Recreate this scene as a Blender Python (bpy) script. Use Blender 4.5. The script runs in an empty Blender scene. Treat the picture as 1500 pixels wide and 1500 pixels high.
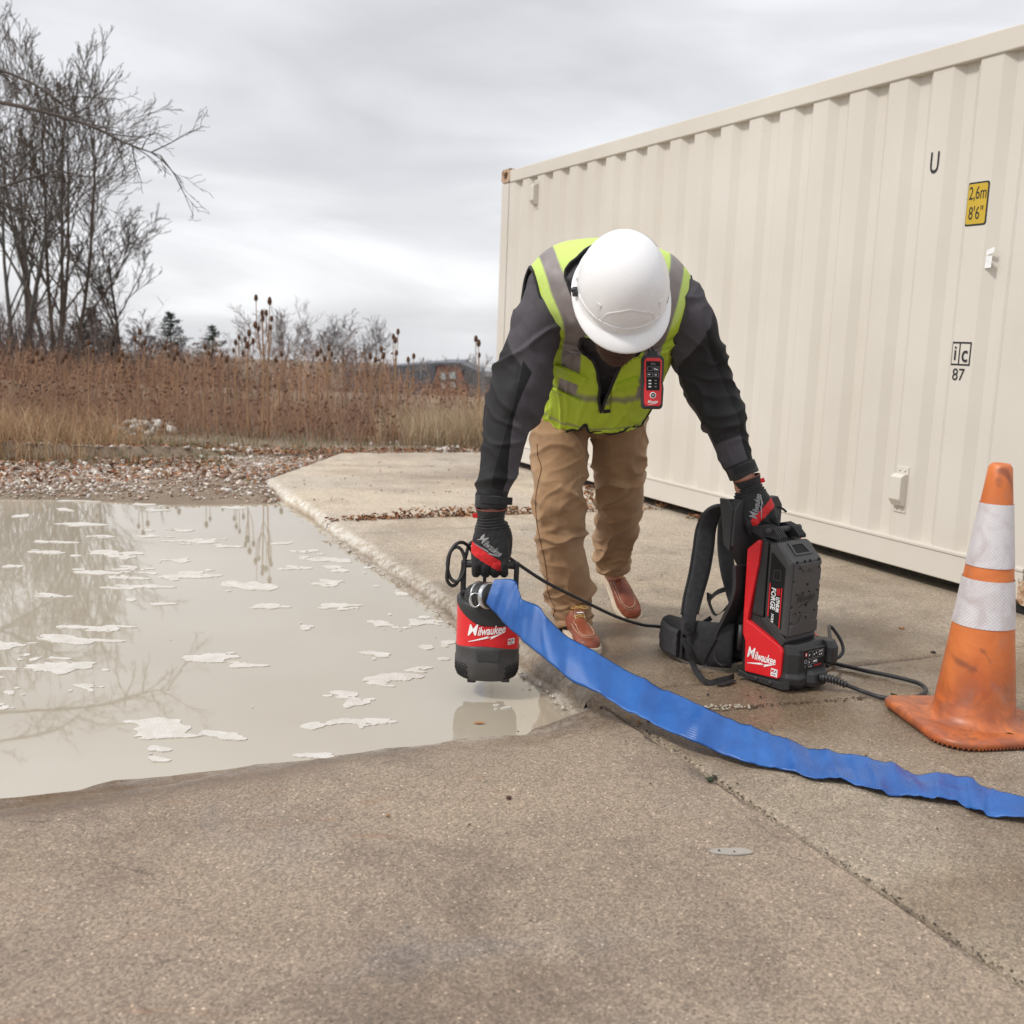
import bpy, bmesh, math, random
import numpy as np
from mathutils import Vector, Matrix, noise, Quaternion
random.seed(7); rng=np.random.default_rng(7)
SC=bpy.context.scene; COL=SC.collection
R=math.radians
# ---------------------------------------------------------------- camera
F_PX=1584.2; PITCH=0.16101; ROLL=0.037502; CAM_H=1.165
fwd=Vector((0,math.cos(PITCH),-math.sin(PITCH))); r0=Vector((1,0,0)); u0=r0.cross(fwd)
cr=(r0*math.cos(ROLL)+u0*math.sin(ROLL)); cu=(-r0*math.sin(ROLL)+u0*math.cos(ROLL))
cam=bpy.data.cameras.new('camera'); cam.sensor_width=36; cam.sensor_fit='HORIZONTAL'
cam.lens=F_PX/1500*36; cam.clip_end=3000; cam.clip_start=.05
co=bpy.data.objects.new('camera',cam); COL.objects.link(co)
m=Matrix((cr,cu,-fwd)).transposed().to_4x4(); m.translation=(0,0,CAM_H); co.matrix_world=m
cam.dof.use_dof=True; cam.dof.focus_distance=3.7; cam.dof.aperture_fstop=4.5
SC.camera=co
# ---------------------------------------------------------------- light
SUN_AZ=R(-62); SUN_EL=R(48)       # azimuth measured from the camera's back towards its left
sund=Vector((math.sin(SUN_AZ)*math.cos(SUN_EL),-math.cos(SUN_AZ)*math.cos(SUN_EL),math.sin(SUN_EL)))
sl=bpy.data.lights.new('sun','SUN'); sl.energy=1.5; sl.angle=R(10); sl.color=(1,.955,.89)
so=bpy.data.objects.new('sun',sl); COL.objects.link(so); so.rotation_euler=(-sund).to_track_quat('-Z','Y').to_euler()
so.location=(-6,-6,9)
wd=bpy.data.worlds.new('World'); SC.world=wd; wd.use_nodes=True; nt=wd.node_tree; nt.nodes.clear()
def N(t,**k):
    n=nt.nodes.new(t)
    for a,b in k.items(): setattr(n,a,b)
    return n
def L(a,b): nt.links.new(a,b)
sky=N('ShaderNodeTexSky',sky_type='NISHITA',sun_disc=False,sun_elevation=SUN_EL,sun_rotation=math.atan2(sund.x,sund.y))
b1=N('ShaderNodeBackground'); b1.inputs[1].default_value=.07; L(sky.outputs[0],b1.inputs[0])
tc=N('ShaderNodeTexCoord'); sp=N('ShaderNodeSeparateXYZ'); L(tc.outputs['Generated'],sp.inputs[0])
def M(op,a,b=None,c=None):
    n=N('ShaderNodeMath',operation=op)
    for i,v in enumerate((a,b,c)):
        if v is None: continue
        if isinstance(v,(int,float)): n.inputs[i].default_value=v
        else: L(v,n.inputs[i])
    return n.outputs[0]
zz=M('ADD',M('MAXIMUM',sp.outputs[2],0),.22)
cx=N('ShaderNodeCombineXYZ'); L(M('DIVIDE',sp.outputs[0],zz),cx.inputs[0]); L(M('DIVIDE',sp.outputs[1],zz),cx.inputs[1]); cx.inputs[2].default_value=3.1
def noise_n(scale,det,rough,vec,dist=0):
    n=N('ShaderNodeTexNoise'); n.inputs['Scale'].default_value=scale; n.inputs['Detail'].default_value=det
    n.inputs['Roughness'].default_value=rough; n.inputs['Distortion'].default_value=dist; L(vec,n.inputs['Vector']); return n.outputs[0]
n1=noise_n(1.25,6,.5,cx.outputs[0],.5)
mp=N('ShaderNodeMapping'); mp.inputs['Scale'].default_value=(1,1,5); L(tc.outputs['Generated'],mp.inputs[0])
n2=noise_n(2.6,6,.45,mp.outputs[0],.9)
f=M('ADD',M('MULTIPLY',n1,.55),M('MULTIPLY',n2,.45))
cr_=N('ShaderNodeValToRGB'); L(f,cr_.inputs[0]); e=cr_.color_ramp.elements
e[0].position=.36; e[0].color=(.53,.535,.56,1); e[1].position=.66; e[1].color=(.84,.85,.87,1)
x=e.new(.50); x.color=(.65,.655,.68,1)
hz=M('MULTIPLY',M('SUBTRACT',1,M('MINIMUM',M('MULTIPLY',M('ABSOLUTE',M('SUBTRACT',sp.outputs[2],.03)),9),1)),.14)
va=N('ShaderNodeVectorMath',operation='ADD'); L(cr_.outputs[0],va.inputs[0]); L(hz,va.inputs[1])
zg=M('MULTIPLY_ADD',M('MAXIMUM',sp.outputs[2],0),.60,.95)
vs=N('ShaderNodeVectorMath',operation='SCALE'); L(va.outputs[0],vs.inputs[0]); L(zg,vs.inputs[3])
b2=N('ShaderNodeBackground'); L(vs.outputs[0],b2.inputs[0]); b2.inputs[1].default_value=.745
mx=N('ShaderNodeMixShader'); mx.inputs[0].default_value=.93; L(b1.outputs[0],mx.inputs[1]); L(b2.outputs[0],mx.inputs[2])
wo=N('ShaderNodeOutputWorld'); L(mx.outputs[0],wo.inputs[0])
vw=SC.view_settings; vw.view_transform='Standard'; vw.look='None'; vw.exposure=0.66; vw.gamma=1
try: vw.use_curve_mapping=False
except Exception: pass
SC.cycles.max_bounces=6; SC.cycles.diffuse_bounces=3; SC.cycles.glossy_bounces=3; SC.cycles.use_denoising=True
# ---------------------------------------------------------------- placing helpers
O_CAM=Vector((0,0,CAM_H))
def ray(px,py): return (cr*((px-750)/F_PX)-cu*((py-750)/F_PX)+fwd)
def W(px,py,Y):
    d=ray(px,py); return O_CAM+d*(Y/d.y)
def G(px,py,z=0.):
    d=ray(px,py); return O_CAM+d*((z-CAM_H)/d.z)
def PLN(px,py,o,n):
    d=ray(px,py); return O_CAM+d*((Vector(o)-O_CAM).dot(n)/d.dot(n))
def sm(a,b,x):
    t=max(0,min(1,(x-a)/(b-a))); return t*t*(3-2*t)
# ---------------------------------------------------------------- material helper
class MT:
    def __init__(s,name):
        s.m=bpy.data.materials.new(name); s.m.use_nodes=True; s.t=s.m.node_tree; s.b=s.t.nodes['Principled BSDF']
        s.tc=s.t.nodes.new('ShaderNodeTexCoord')
    def n(s,t,**k):
        n=s.t.nodes.new(t)
        for a,b in k.items(): setattr(n,a,b)
        return n
    def l(s,a,b): s.t.links.new(a,b)
    def vec(s,scale=(1,1,1)):
        m=s.n('ShaderNodeMapping'); m.inputs['Scale'].default_value=scale; s.l(s.tc.outputs['Object'],m.inputs[0]); return m.outputs[0]
    def noise(s,sc,det=4,ro=.55,dist=0,vec=None,seed=0):
        n=s.n('ShaderNodeTexNoise'); n.inputs['Scale'].default_value=sc; n.inputs['Detail'].default_value=det
        n.inputs['Roughness'].default_value=ro; n.inputs['Distortion'].default_value=dist
        if seed:
            n.noise_dimensions='4D'; n.inputs['W'].default_value=seed
        s.l(vec or s.tc.outputs['Object'],n.inputs['Vector']); return n.outputs[0]
    def vor(s,sc,vec=None,out='Distance',feature='F1'):
        n=s.n('ShaderNodeTexVoronoi',feature=feature); n.inputs['Scale'].default_value=sc; s.l(vec or s.tc.outputs['Object'],n.inputs['Vector']); return n.outputs[out]
    def ramp(s,f,*st):
        n=s.n('ShaderNodeValToRGB'); s.l(f,n.inputs[0]); e=n.color_ramp.elements
        while len(e)<len(st): e.new(.5)
        for i,(p,c) in enumerate(st):
            e[i].position=p; e[i].color=(c,c,c,1) if isinstance(c,(int,float)) else (*c,1)
        return n.outputs[0]
    def mix(s,f,a,b,mode='MIX'):
        n=s.n('ShaderNodeMix',data_type='RGBA',blend_type=mode)
        for i,v in ((0,f),(6,a),(7,b)):
            if isinstance(v,(int,float)): n.inputs[i].default_value=v if i==0 else (v,v,v,1)
            elif isinstance(v,tuple): n.inputs[i].default_value=(*v,1)
            else: s.l(v,n.inputs[i])
        return n.outputs[2]
    def math(s,op,a,b=None,c=None):
        n=s.n('ShaderNodeMath',operation=op)
        for i,v in enumerate((a,b,c)):
            if v is None: continue
            if isinstance(v,(int,float)): n.inputs[i].default_value=v
            else: s.l(v,n.inputs[i])
        return n.outputs[0]
    def attr(s,name,o='Fac'):
        n=s.n('ShaderNodeAttribute'); n.attribute_name=name; return n.outputs[o]
    def set(s,col=None,rough=None,metal=None,**k):
        for key,v in dict([('Base Color',col),('Roughness',rough),('Metallic',metal)]+list(k.items())).items():
            if v is None: continue
            i=s.b.inputs[key]
            if isinstance(v,(int,float)): i.default_value=v
            elif isinstance(v,tuple): i.default_value=v if len(i.default_value)==3 else (*v,1)
            else: s.l(v,i)
        return s
    def bump(s,h,strength=.3,dist=.01,prev=None):
        n=s.n('ShaderNodeBump'); n.inputs['Strength'].default_value=strength; n.inputs['Distance'].default_value=dist
        s.l(h,n.inputs['Height'])
        if prev is not None: s.l(prev,n.inputs['Normal'])
        s.l(n.outputs[0],s.b.inputs['Normal']); return n.outputs[0]
MATS={}
def simple(name,col,rough=.5,metal=0,var=.18,scale=30,bump=.1,bd=.002,**k):
    """plain surface with grain: slight colour variation and fine relief"""
    t=MT(name); c=tuple(col)
    n=t.noise(scale,5,.6); n2=t.noise(scale*.13,3,.5,seed=2.7)
    f=t.math('ADD',t.math('MULTIPLY',n,.5),t.math('MULTIPLY',n2,.5))
    cc=t.ramp(f,(.3,tuple(max(0,v*(1-var)) for v in c)),(.7,tuple(min(1,v*(1+var)) for v in c)))
    t.set(cc,rough,metal,**k)
    if bump: t.bump(n,bump,bd)
    MATS[name]=t.m; return t.m
# ---------------------------------------------------------------- object helpers
def tag(o,label=None,cat=None,group=None,kind=None):
    for k,v in (('label',label),('category',cat),('group',group),('kind',kind)):
        if v: o[k]=v
    return o
def thing(name,label,cat,loc=(0,0,0),rot=None,group=None):
    o=bpy.data.objects.new(name,None); COL.objects.link(o); o.location=loc; o.empty_display_size=.05
    if rot is not None: o.rotation_euler=rot
    return tag(o,label,cat,group)
def rootloc(p):
    while p.parent: p=p.parent
    return p
def link(name,me,parent=None,world=True):
    """link a mesh; world=True: its vertices are in world space and are moved into the parent's frame"""
    o=bpy.data.objects.new(name,me); COL.objects.link(o)
    if parent is not None:
        o.parent=parent
        if world:
            r=rootloc(parent); mm=Matrix.LocRotScale(r.location,r.rotation_euler,None).inverted()
            me.transform(mm)
    return o
class MB:
    def __init__(s): s.v=[]; s.f=[]; s.m=[]; s.s=[]
    def add(s,vs,fs,mi=0,smooth=False):
        o=len(s.v); s.v+= [tuple(v) for v in vs]; s.f+=[tuple(i+o for i in f) for f in fs]
        s.m+=[mi]*len(fs) if isinstance(mi,int) else list(mi); s.s+=[smooth]*len(fs); return s
    def box(s,c,d,mi=0,M_=None,bev=0):
        x,y,z=[k/2 for k in d]; c=Vector(c)
        if bev:
            b=bev; vs=[];
            for sz in (-1,1):
                for ins in ((b if sz<0 else 0),(0 if sz<0 else b)):
                    zc=sz*z if ins else sz*(z-b)
                    xx,yy=x-ins,y-ins
                    for (px,py) in ((xx-b,-yy),(xx,-yy+b),(xx,yy-b),(xx-b,yy),(-xx+b,yy),(-xx,yy-b),(-xx,-yy+b),(-xx+b,-yy)): vs.append(Vector((px,py,zc)))
            fs=[tuple(reversed(range(8))),tuple(range(24,32))]
            for k in range(3):
                for i in range(8):
                    j=(i+1)%8; fs.append((k*8+i,k*8+j,(k+1)*8+j,(k+1)*8+i))
        else:
            vs=[Vector((sx*x,sy*y,sz*z)) for sz in (-1,1) for sx,sy in ((-1,-1),(1,-1),(1,1),(-1,1))]
            fs=[(3,2,1,0),(4,5,6,7),(0,1,5,4),(1,2,6,5),(2,3,7,6),(3,0,4,7)]
        vs=[(M_@(v)+c if M_ is not None else v+c) for v in vs]
        return s.add(vs,fs,mi)
    def tube(s,pts,rad,n=8,mi=0,cap=True,smooth=True,flat=None,up=None):
        pts=[Vector(p) for p in pts]; k=len(pts); rad=[rad]*k if isinstance(rad,(int,float)) else rad
        vs=[]; prev=None
        for i,p in enumerate(pts):
            d=(pts[min(i+1,k-1)]-pts[max(i-1,0)]).normalized()
            if prev is None:
                a=Vector(up) if up else (Vector((0,0,1)) if abs(d.z)<.9 else Vector((1,0,0)))
                a=(a-d*a.dot(d)).normalized()
            else: a=(prev-d*prev.dot(d)).normalized()
            prev=a; b=d.cross(a)
            for j in range(n):
                t=2*math.pi*j/n; vs.append(p+a*math.cos(t)*rad[i]+b*math.sin(t)*rad[i]*(flat or 1))
        fs=[]
        for i in range(k-1):
            for j in range(n):
                j2=(j+1)%n; fs.append((i*n+j,i*n+j2,(i+1)*n+j2,(i+1)*n+j))
        if cap: fs+=[tuple(reversed(range(n))),tuple(range((k-1)*n,k*n))]
        return s.add(vs,fs,mi,smooth)
    def rings(s,rings,mi=0,cap=True,smooth=True,closed=True):
        n=len(rings[0]); vs=[v for r in rings for v in r]; fs=[]
        for i in range(len(rings)-1):
            for j in range(n if closed else n-1):
                j2=(j+1)%n; fs.append((i*n+j,i*n+j2,(i+1)*n+j2,(i+1)*n+j))
        if cap: fs+=[tuple(reversed(range(n))),tuple(range((len(rings)-1)*n,len(rings)*n))]
        return s.add(vs,fs,mi,smooth)
    def lathe(s,prof,n=32,o=(0,0,0),mi=0,smooth=True,cap=True,M_=None,sx=1,sy=1):
        o=Vector(o); rs=[]
        for r,z in prof:
            rs.append([ (M_@Vector((r*sx*math.cos(2*math.pi*j/n),r*sy*math.sin(2*math.pi*j/n),z)) if M_ is not None else Vector((r*sx*math.cos(2*math.pi*j/n),r*sy*math.sin(2*math.pi*j/n),z)))+o for j in range(n)])
        return s.rings(rs,mi,cap,smooth)
    def prism(s,poly,vec,mi=0,smooth=False):
        """poly: planar 3-D outline; vec: extrusion"""
        n=len(poly); vec=Vector(vec); vs=[Vector(p) for p in poly]+[Vector(p)+vec for p in poly]
        fs=[tuple(reversed(range(n))),tuple(range(n,2*n))]+[(i,(i+1)%n,n+(i+1)%n,n+i) for i in range(n)]
        return s.add(vs,fs,mi,smooth)
    def grid(s,P,mi=0,smooth=True,flip=False):
        a=len(P); b=len(P[0]); vs=[p for r in P for p in r]; fs=[]
        for i in range(a-1):
            for j in range(b-1):
                q=(i*b+j,i*b+j+1,(i+1)*b+j+1,(i+1)*b+j); fs.append(q[::-1] if flip else q)
        return s.add(vs,fs,mi,smooth)
    def mesh(s,name,mats,fix=True):
        me=bpy.data.meshes.new(name); me.from_pydata(s.v,[],s.f)
        for mm in (mats if isinstance(mats,(list,tuple)) else [mats]): me.materials.append(mm)
        me.polygons.foreach_set('material_index',s.m); me.polygons.foreach_set('use_smooth',s.s)
        if fix:
            b=bmesh.new(); b.from_mesh(me); bmesh.ops.recalc_face_normals(b,faces=b.faces); b.to_mesh(me); b.free()
        me.update(); return me
    def build(s,name,mats,parent=None,world=True,fix=True):
        return link(name,s.mesh(name,mats,fix),parent,world)
def bevel(o,w=.003,seg=2,ang=30):
    b=o.modifiers.new('bevel','BEVEL'); b.width=w; b.segments=seg; b.limit_method='ANGLE'; b.angle_limit=R(ang)
    b.harden_normals=False; return o
def smoothpath(pts,n=8):
    """Catmull-Rom through the points"""
    P=[Vector(p) for p in pts]; P=[P[0]*2-P[1]]+P+[P[-1]*2-P[-2]]; out=[]
    for i in range(1,len(P)-2):
        a,b,c,d=P[i-1:i+3]
        for k in range(n):
            t=k/n; out.append(.5*((2*b)+(c-a)*t+(2*a-5*b+4*c-d)*t*t+(3*b-a-3*c+d)*t**3))
    out.append(P[-2]); return out
def lerp_list(v,n):
    o=[]
    for i in range(len(v)-1):
        for k in range(n): o.append(v[i]+(v[i+1]-v[i])*k/n)
    o.append(v[-1]); return o
def text_me(txt,size=1,shear=0,bold=0,sx=1,space=1):
    """flat lettering: list of vertices (2-D, centred) and faces"""
    c=bpy.data.curves.new('lettering','FONT'); c.body=txt; c.size=size; c.shear=shear; c.offset=bold; c.space_character=space
    c.align_x='CENTER'; c.align_y='CENTER'; c.resolution_u=3; c.fill_mode='FRONT' if hasattr(c,'fill_mode') else 'BOTH'
    o=bpy.data.objects.new('lettering',c); COL.objects.link(o); dg=bpy.context.evaluated_depsgraph_get(); dg.update()
    me=bpy.data.meshes.new_from_object(o.evaluated_get(dg)); vs=[(v.co.x*sx,v.co.y) for v in me.vertices]; fs=[tuple(p.vertices) for p in me.polygons]
    bpy.data.objects.remove(o); bpy.data.curves.remove(c); bpy.data.meshes.remove(me); return vs,fs
def letter(name,txt,mat,o,ax,ay,parent,size,world=True,fn=None,**k):
    vs,fs=text_me(txt,size,**k); o=Vector(o)
    b=MB(); b.add([fn(x,y) if fn else o+Vector(ax)*x+Vector(ay)*y for x,y in vs],fs)
    return b.build(name,mat,parent,world,fix=False)
def flatpoly(name,poly,mat,o,ax,ay,parent,world=True,fn=None):
    b=MB(); b.add([fn(x,y) if fn else Vector(o)+Vector(ax)*x+Vector(ay)*y for x,y in poly],[tuple(range(len(poly)))])
    return b.build(name,mat,parent,world,fix=False)
def grow(mb,voxel,smooth_it=6,fac=.5):
    """union of closed shapes into one continuous surface"""
    me=mb.mesh('tmp',MATS['skin']); o=bpy.data.objects.new('tmp',me); COL.objects.link(o)
    r=o.modifiers.new('r','REMESH'); r.mode='VOXEL'; r.voxel_size=voxel; r.adaptivity=0
    s=o.modifiers.new('s','SMOOTH'); s.factor=fac; s.iterations=smooth_it
    dg=bpy.context.evaluated_depsgraph_get(); dg.update()
    out=bpy.data.meshes.new_from_object(o.evaluated_get(dg)); bpy.data.objects.remove(o); bpy.data.meshes.remove(me)
    for p in out.polygons: p.use_smooth=True
    return out
def mesh_np(me):
    n=len(me.vertices); a=np.empty(n*3); me.vertices.foreach_get('co',a); b=np.empty(n*3); me.vertices.foreach_get('normal',b)
    return a.reshape(-1,3),b.reshape(-1,3)
def fn3(p,s=1.,o=0.): return noise.noise(Vector((p[0]*s+o,p[1]*s+o*.7,p[2]*s-o)))
# ================================================================ SETTING
# slab frame: origin at the kerb's near end, U runs away along the kerb, V to the right across the pad
KO=Vector((.41,3.18,0)); KU=Vector((-.412,.911,0)).normalized(); KV=Vector((KU.y,-KU.x,0))
def UV(u,v,z=0): return KO+KU*u+KV*v+Vector((0,0,z))
def toUV(p):
    d=Vector((p[0],p[1],0))-KO; return d.dot(KU),d.dot(KV)
WATER_Z=-.062
SHORE=[G(x,y,WATER_Z) for x,y in ((-700,1260),(-300,1212),(0,1170),(130,1150),(330,1126),(500,1104),(700,1079),(860,1066),(945,1060))]
def shore_y(x):
    P=SHORE
    if x<=P[0].x: return P[0].y+(x-P[0].x)*(P[1].y-P[0].y)/(P[1].x-P[0].x)
    for a,b in zip(P,P[1:]):
        if x<=b.x: return a.y+(b.y-a.y)*(x-a.x)/(b.x-a.x)
    return P[-1].y
# ---- concrete
def concrete(name,base,warm,dark,wet=0.):
    t=MT(name); big=t.noise(.55,5,.6,.4); mid=t.noise(3.2,6,.62,.3,seed=1.3); fine=t.noise(90,3,.7); spk=t.vor(150); spk2=t.vor(75)
    c=t.mix(t.ramp(big,(.38,0.),(.62,1.)),base,warm)
    c=t.mix(t.math('MULTIPLY',t.ramp(mid,(.46,0.),(.72,1.)),.5),c,dark)
    st=t.noise(1.1,7,.7,1.2,seed=4.); c=t.mix(t.math('MULTIPLY',t.ramp(st,(.54,0.),(.66,1.)),.42),c,tuple(v*.55 for v in dark))
    blue=t.noise(1.7,4,.6,.8,seed=9.); c=t.mix(t.math('MULTIPLY',t.ramp(blue,(.58,0.),(.72,1.)),.22),c,(.17,.18,.20))
    c=t.mix(t.ramp(fine,(.35,.0),(.75,.42)),c,t.mix(1.,c,(1.45,1.4,1.34),'MULTIPLY'))
    # exposed aggregate: each grain its own tone
    vc=t.vor(210,out='Color'); g=t.ramp(vc,(.0,.5),(.5,1.),(1.,1.7)); c=t.mix(.8,c,t.mix(1.,c,g,'MULTIPLY'))
    vc3=t.vor(95,out='Color'); g3=t.ramp(vc3,(.0,.3),(.14,1.),(.86,1.),(1.,2.)); c=t.mix(.25,c,t.mix(1.,c,g3,'MULTIPLY'))
    gd=t.vor(85); gc=t.vor(85,out='Color'); c=t.mix(t.ramp(gd,(.20,.85),(.30,0.)),c,t.mix(1.,c,t.ramp(gc,(.0,.25),(.30,.5),(.36,1.),(.72,1.),(.80,1.9),(1.,2.6)),'MULTIPLY'))
    gd2=t.vor(34); gc2=t.vor(34,out='Color'); c=t.mix(t.ramp(gd2,(.10,.8),(.15,0.)),c,t.mix(1.,c,t.ramp(gc2,(.0,.2),(.22,.4),(.3,1.),(.8,1.),(.88,2.2)),'MULTIPLY'))
    big_=t.vor(38,out='Color'); c=t.mix(.10,c,t.mix(1.,c,t.ramp(big_,(.0,.55),(.5,1.),(1.,1.5)),'MULTIPLY'))
    ck=t.vor(.62,vec=None,out='Distance',feature='DISTANCE_TO_EDGE'); wv=t.n('ShaderNodeVectorMath',operation='ADD'); nv=t.n('ShaderNodeTexNoise'); nv.inputs['Scale'].default_value=2.2; nv.inputs['Detail'].default_value=6; t.l(t.tc.outputs['Object'],nv.inputs['Vector']); t.l(nv.outputs['Color'],wv.inputs[0]); t.l(t.tc.outputs['Object'],wv.inputs[1]); t.l(wv.outputs[0],ck.node.inputs['Vector']); c=t.mix(t.math('MULTIPLY',t.ramp(ck,(.0005,.75),(.0035,0.)),t.ramp(mid,(.45,0.),(.6,1.))),c,(.05,.04,.033))
    pit=t.ramp(t.vor(24),(.03,1.),(.06,0.)); c=t.mix(t.math('MULTIPLY',pit,.8),c,(.06,.045,.035))
    e=t.attr('edge'); c=t.mix(t.math('MULTIPLY',e,t.ramp(t.noise(24,5,.7),(.42,0.),(.56,.75))),c,(.47,.44,.39))
    wn=t.noise(.9,5,.6,.6,seed=6.); wf=t.math('ADD',wn,t.attr('wet')); w=t.ramp(wf,(.56-wet,0.),(.76-wet,1.))
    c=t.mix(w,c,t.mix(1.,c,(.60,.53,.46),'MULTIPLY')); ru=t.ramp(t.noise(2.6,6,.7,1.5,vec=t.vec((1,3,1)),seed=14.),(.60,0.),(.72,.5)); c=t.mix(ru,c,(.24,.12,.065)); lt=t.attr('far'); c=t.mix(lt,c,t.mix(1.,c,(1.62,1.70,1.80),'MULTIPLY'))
    pool=t.ramp(wf,(.73,0.),(.80,1.))
    r=t.math('SUBTRACT',t.math('SUBTRACT',.80,t.math('MULTIPLY',w,.38)),t.math('MULTIPLY',pool,.4))
    t.set(c,r)
    h=t.math('ADD',t.math('MULTIPLY',t.noise(140,4,.7),1.),t.math('MULTIPLY',mid,1.2)); h=t.math('MULTIPLY',h,t.math('SUBTRACT',1.,t.math('MULTIPLY',pool,.9)))
    t.bump(h,.55,.004); MATS[name]=t.m; return t.m
concrete('concrete_pad',(.275,.230,.180),(.305,.248,.180),(.19,.152,.115),.05)
concrete('concrete_apron',(.235,.182,.138),(.27,.212,.155),(.145,.110,.088),.06)
def flatgrid(xs,ys,fz): return [[Vector((x,y,fz(x,y))) for x in xs] for y in ys]
def setattr_f(me,name,vals):
    a=me.attributes.new(name,'FLOAT','POINT'); a.data.foreach_set('value',np.asarray(vals,dtype=np.float32))
pad=thing('concrete_pad',None,None); pad['kind']='structure'
def edge_noise(u): return .018*fn3((u*5,0,0),1,3)+.02*fn3((u*1.3,4,0))+.01*fn3((u*19,1,7))
def slab(u0,u1,v0,v1,cell=.06,rough=False,corner=None,dz=0.,rise=(0,0,0,0)):
    """one cast slab with worn, slightly uneven arrises; rough: its v0 side is the broken kerb"""
    def axis(a,b,fine):
        L_=[a,a+.006,a+.018,a+.04]+list(np.arange(a+.07,b-.06,cell))+[b-.04,b-.018,b-.006,b]
        if fine: L_=[a-.01,a,a+.012,a+.026,a+.045,a+.07]+L_[4:]
        return L_
    us=axis(u0,u1,False); vs=axis(v0,v1,rough)
    if rough: us=sorted(set(us)|set(np.arange(u0+.05,u1-.05,.022)))
    P=[];ed=[];wt=[]
    for ring in (0,1):
        pass
    b=MB(); idx={}; V=[]
    def top(u,v):
        z=dz-.0025*abs(fn3((u,v,0),9)) +.004*fn3((u,v,2),.8)
        du=min(u-u0,u1-u); dv=v1-v
        if not rough: dv=min(dv,v-v0)
        dd=min(du,dv); 
        if dd<.02: z-=.006*(1-dd/.02)**2*(1+.8*fn3((u*30,v*30,0)))
        vv=v; uu=u; e=0.
        if rough:
            k=v-v0; nn=fn3((u*7,1,0))*.5+.5; wd_=.014+.032*nn
            if k<wd_:
                t=1-max(0,k)/wd_; z-=.022*t*t*(.5+.8*nn)+.006*fn3((u*40,v*40,5))*t
                vv=v+edge_noise(u)
            e=max(0,1-k/.055)
        if corner: uu,vv=corner(uu,vv)
        return uu,vv,z,e
    g=[]
    for u in us:
        r=[]
        for v in vs:
            uu,vv,z,e=top(u,v); r.append(len(V)); V.append(UV(uu,vv,z)); ed.append(e)
            w=-.10*sm(1.6,3.4,v)+.16*sm(1.3,0,abs(u-.5))*sm(2.4,.8,v)+.09*sm(1.2,.2,u); wt.append(w)
        g.append(r)
    fs=[(g[i][j],g[i+1][j],g[i+1][j+1],g[i][j+1]) for i in range(len(us)-1) for j in range(len(vs)-1)]
    # skirts
    def skirt(line,outv):
        prev=line
        for k,(dz_,off) in enumerate(((-.05,.012 if rough else .002),(-.16,.03 if rough else .003))):
            new=[]
            for i in line:
                p=V[i]; q=Vector((p.x,p.y,0))+outv*(off*(1+1.4*fn3(p,14,k)))+Vector((0,0,dz_+ (min(p.z,0)*.5)))
                new.append(len(V)); V.append(q); ed.append(.12 if k==0 else .05); wt.append(.16 if k==0 else .25)
            for a in range(len(line)-1): fs.append((prev[a],prev[a+1],new[a+1],new[a]))
            prev=new
    skirt([r[0] for r in g],-KV); skirt([r[-1] for r in g][::-1],KV); skirt(g[0][::-1],-KU); skirt(g[-1],KU)
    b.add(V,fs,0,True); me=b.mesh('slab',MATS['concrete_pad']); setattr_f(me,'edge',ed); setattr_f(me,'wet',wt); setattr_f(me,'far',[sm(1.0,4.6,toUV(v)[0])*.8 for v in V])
    return link('slab',me,pad)
J1=3.72; J0=.30; GAP=.012      # joints across the pad (metres along the kerb)
J2=7.35
def cc(u,v):  # clipped far-left corner
    k=(u-(5.65))
    if k>0 and v<2.2: v=v+(k*.62)*max(0,1-v/2.2)
    return u,v
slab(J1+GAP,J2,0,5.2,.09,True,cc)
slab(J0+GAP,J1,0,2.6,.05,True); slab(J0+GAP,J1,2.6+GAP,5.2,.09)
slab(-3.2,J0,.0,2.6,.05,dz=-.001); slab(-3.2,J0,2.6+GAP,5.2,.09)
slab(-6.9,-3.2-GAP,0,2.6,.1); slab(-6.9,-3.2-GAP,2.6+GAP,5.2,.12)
slab(J1+GAP,J2,5.2+GAP,9,.15); slab(J0+GAP,J1,5.2+GAP,9,.15); slab(-3.2,J0,5.2+GAP,9,.15); slab(-6.9,-3.2-GAP,5.2+GAP,9,.15)
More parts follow.
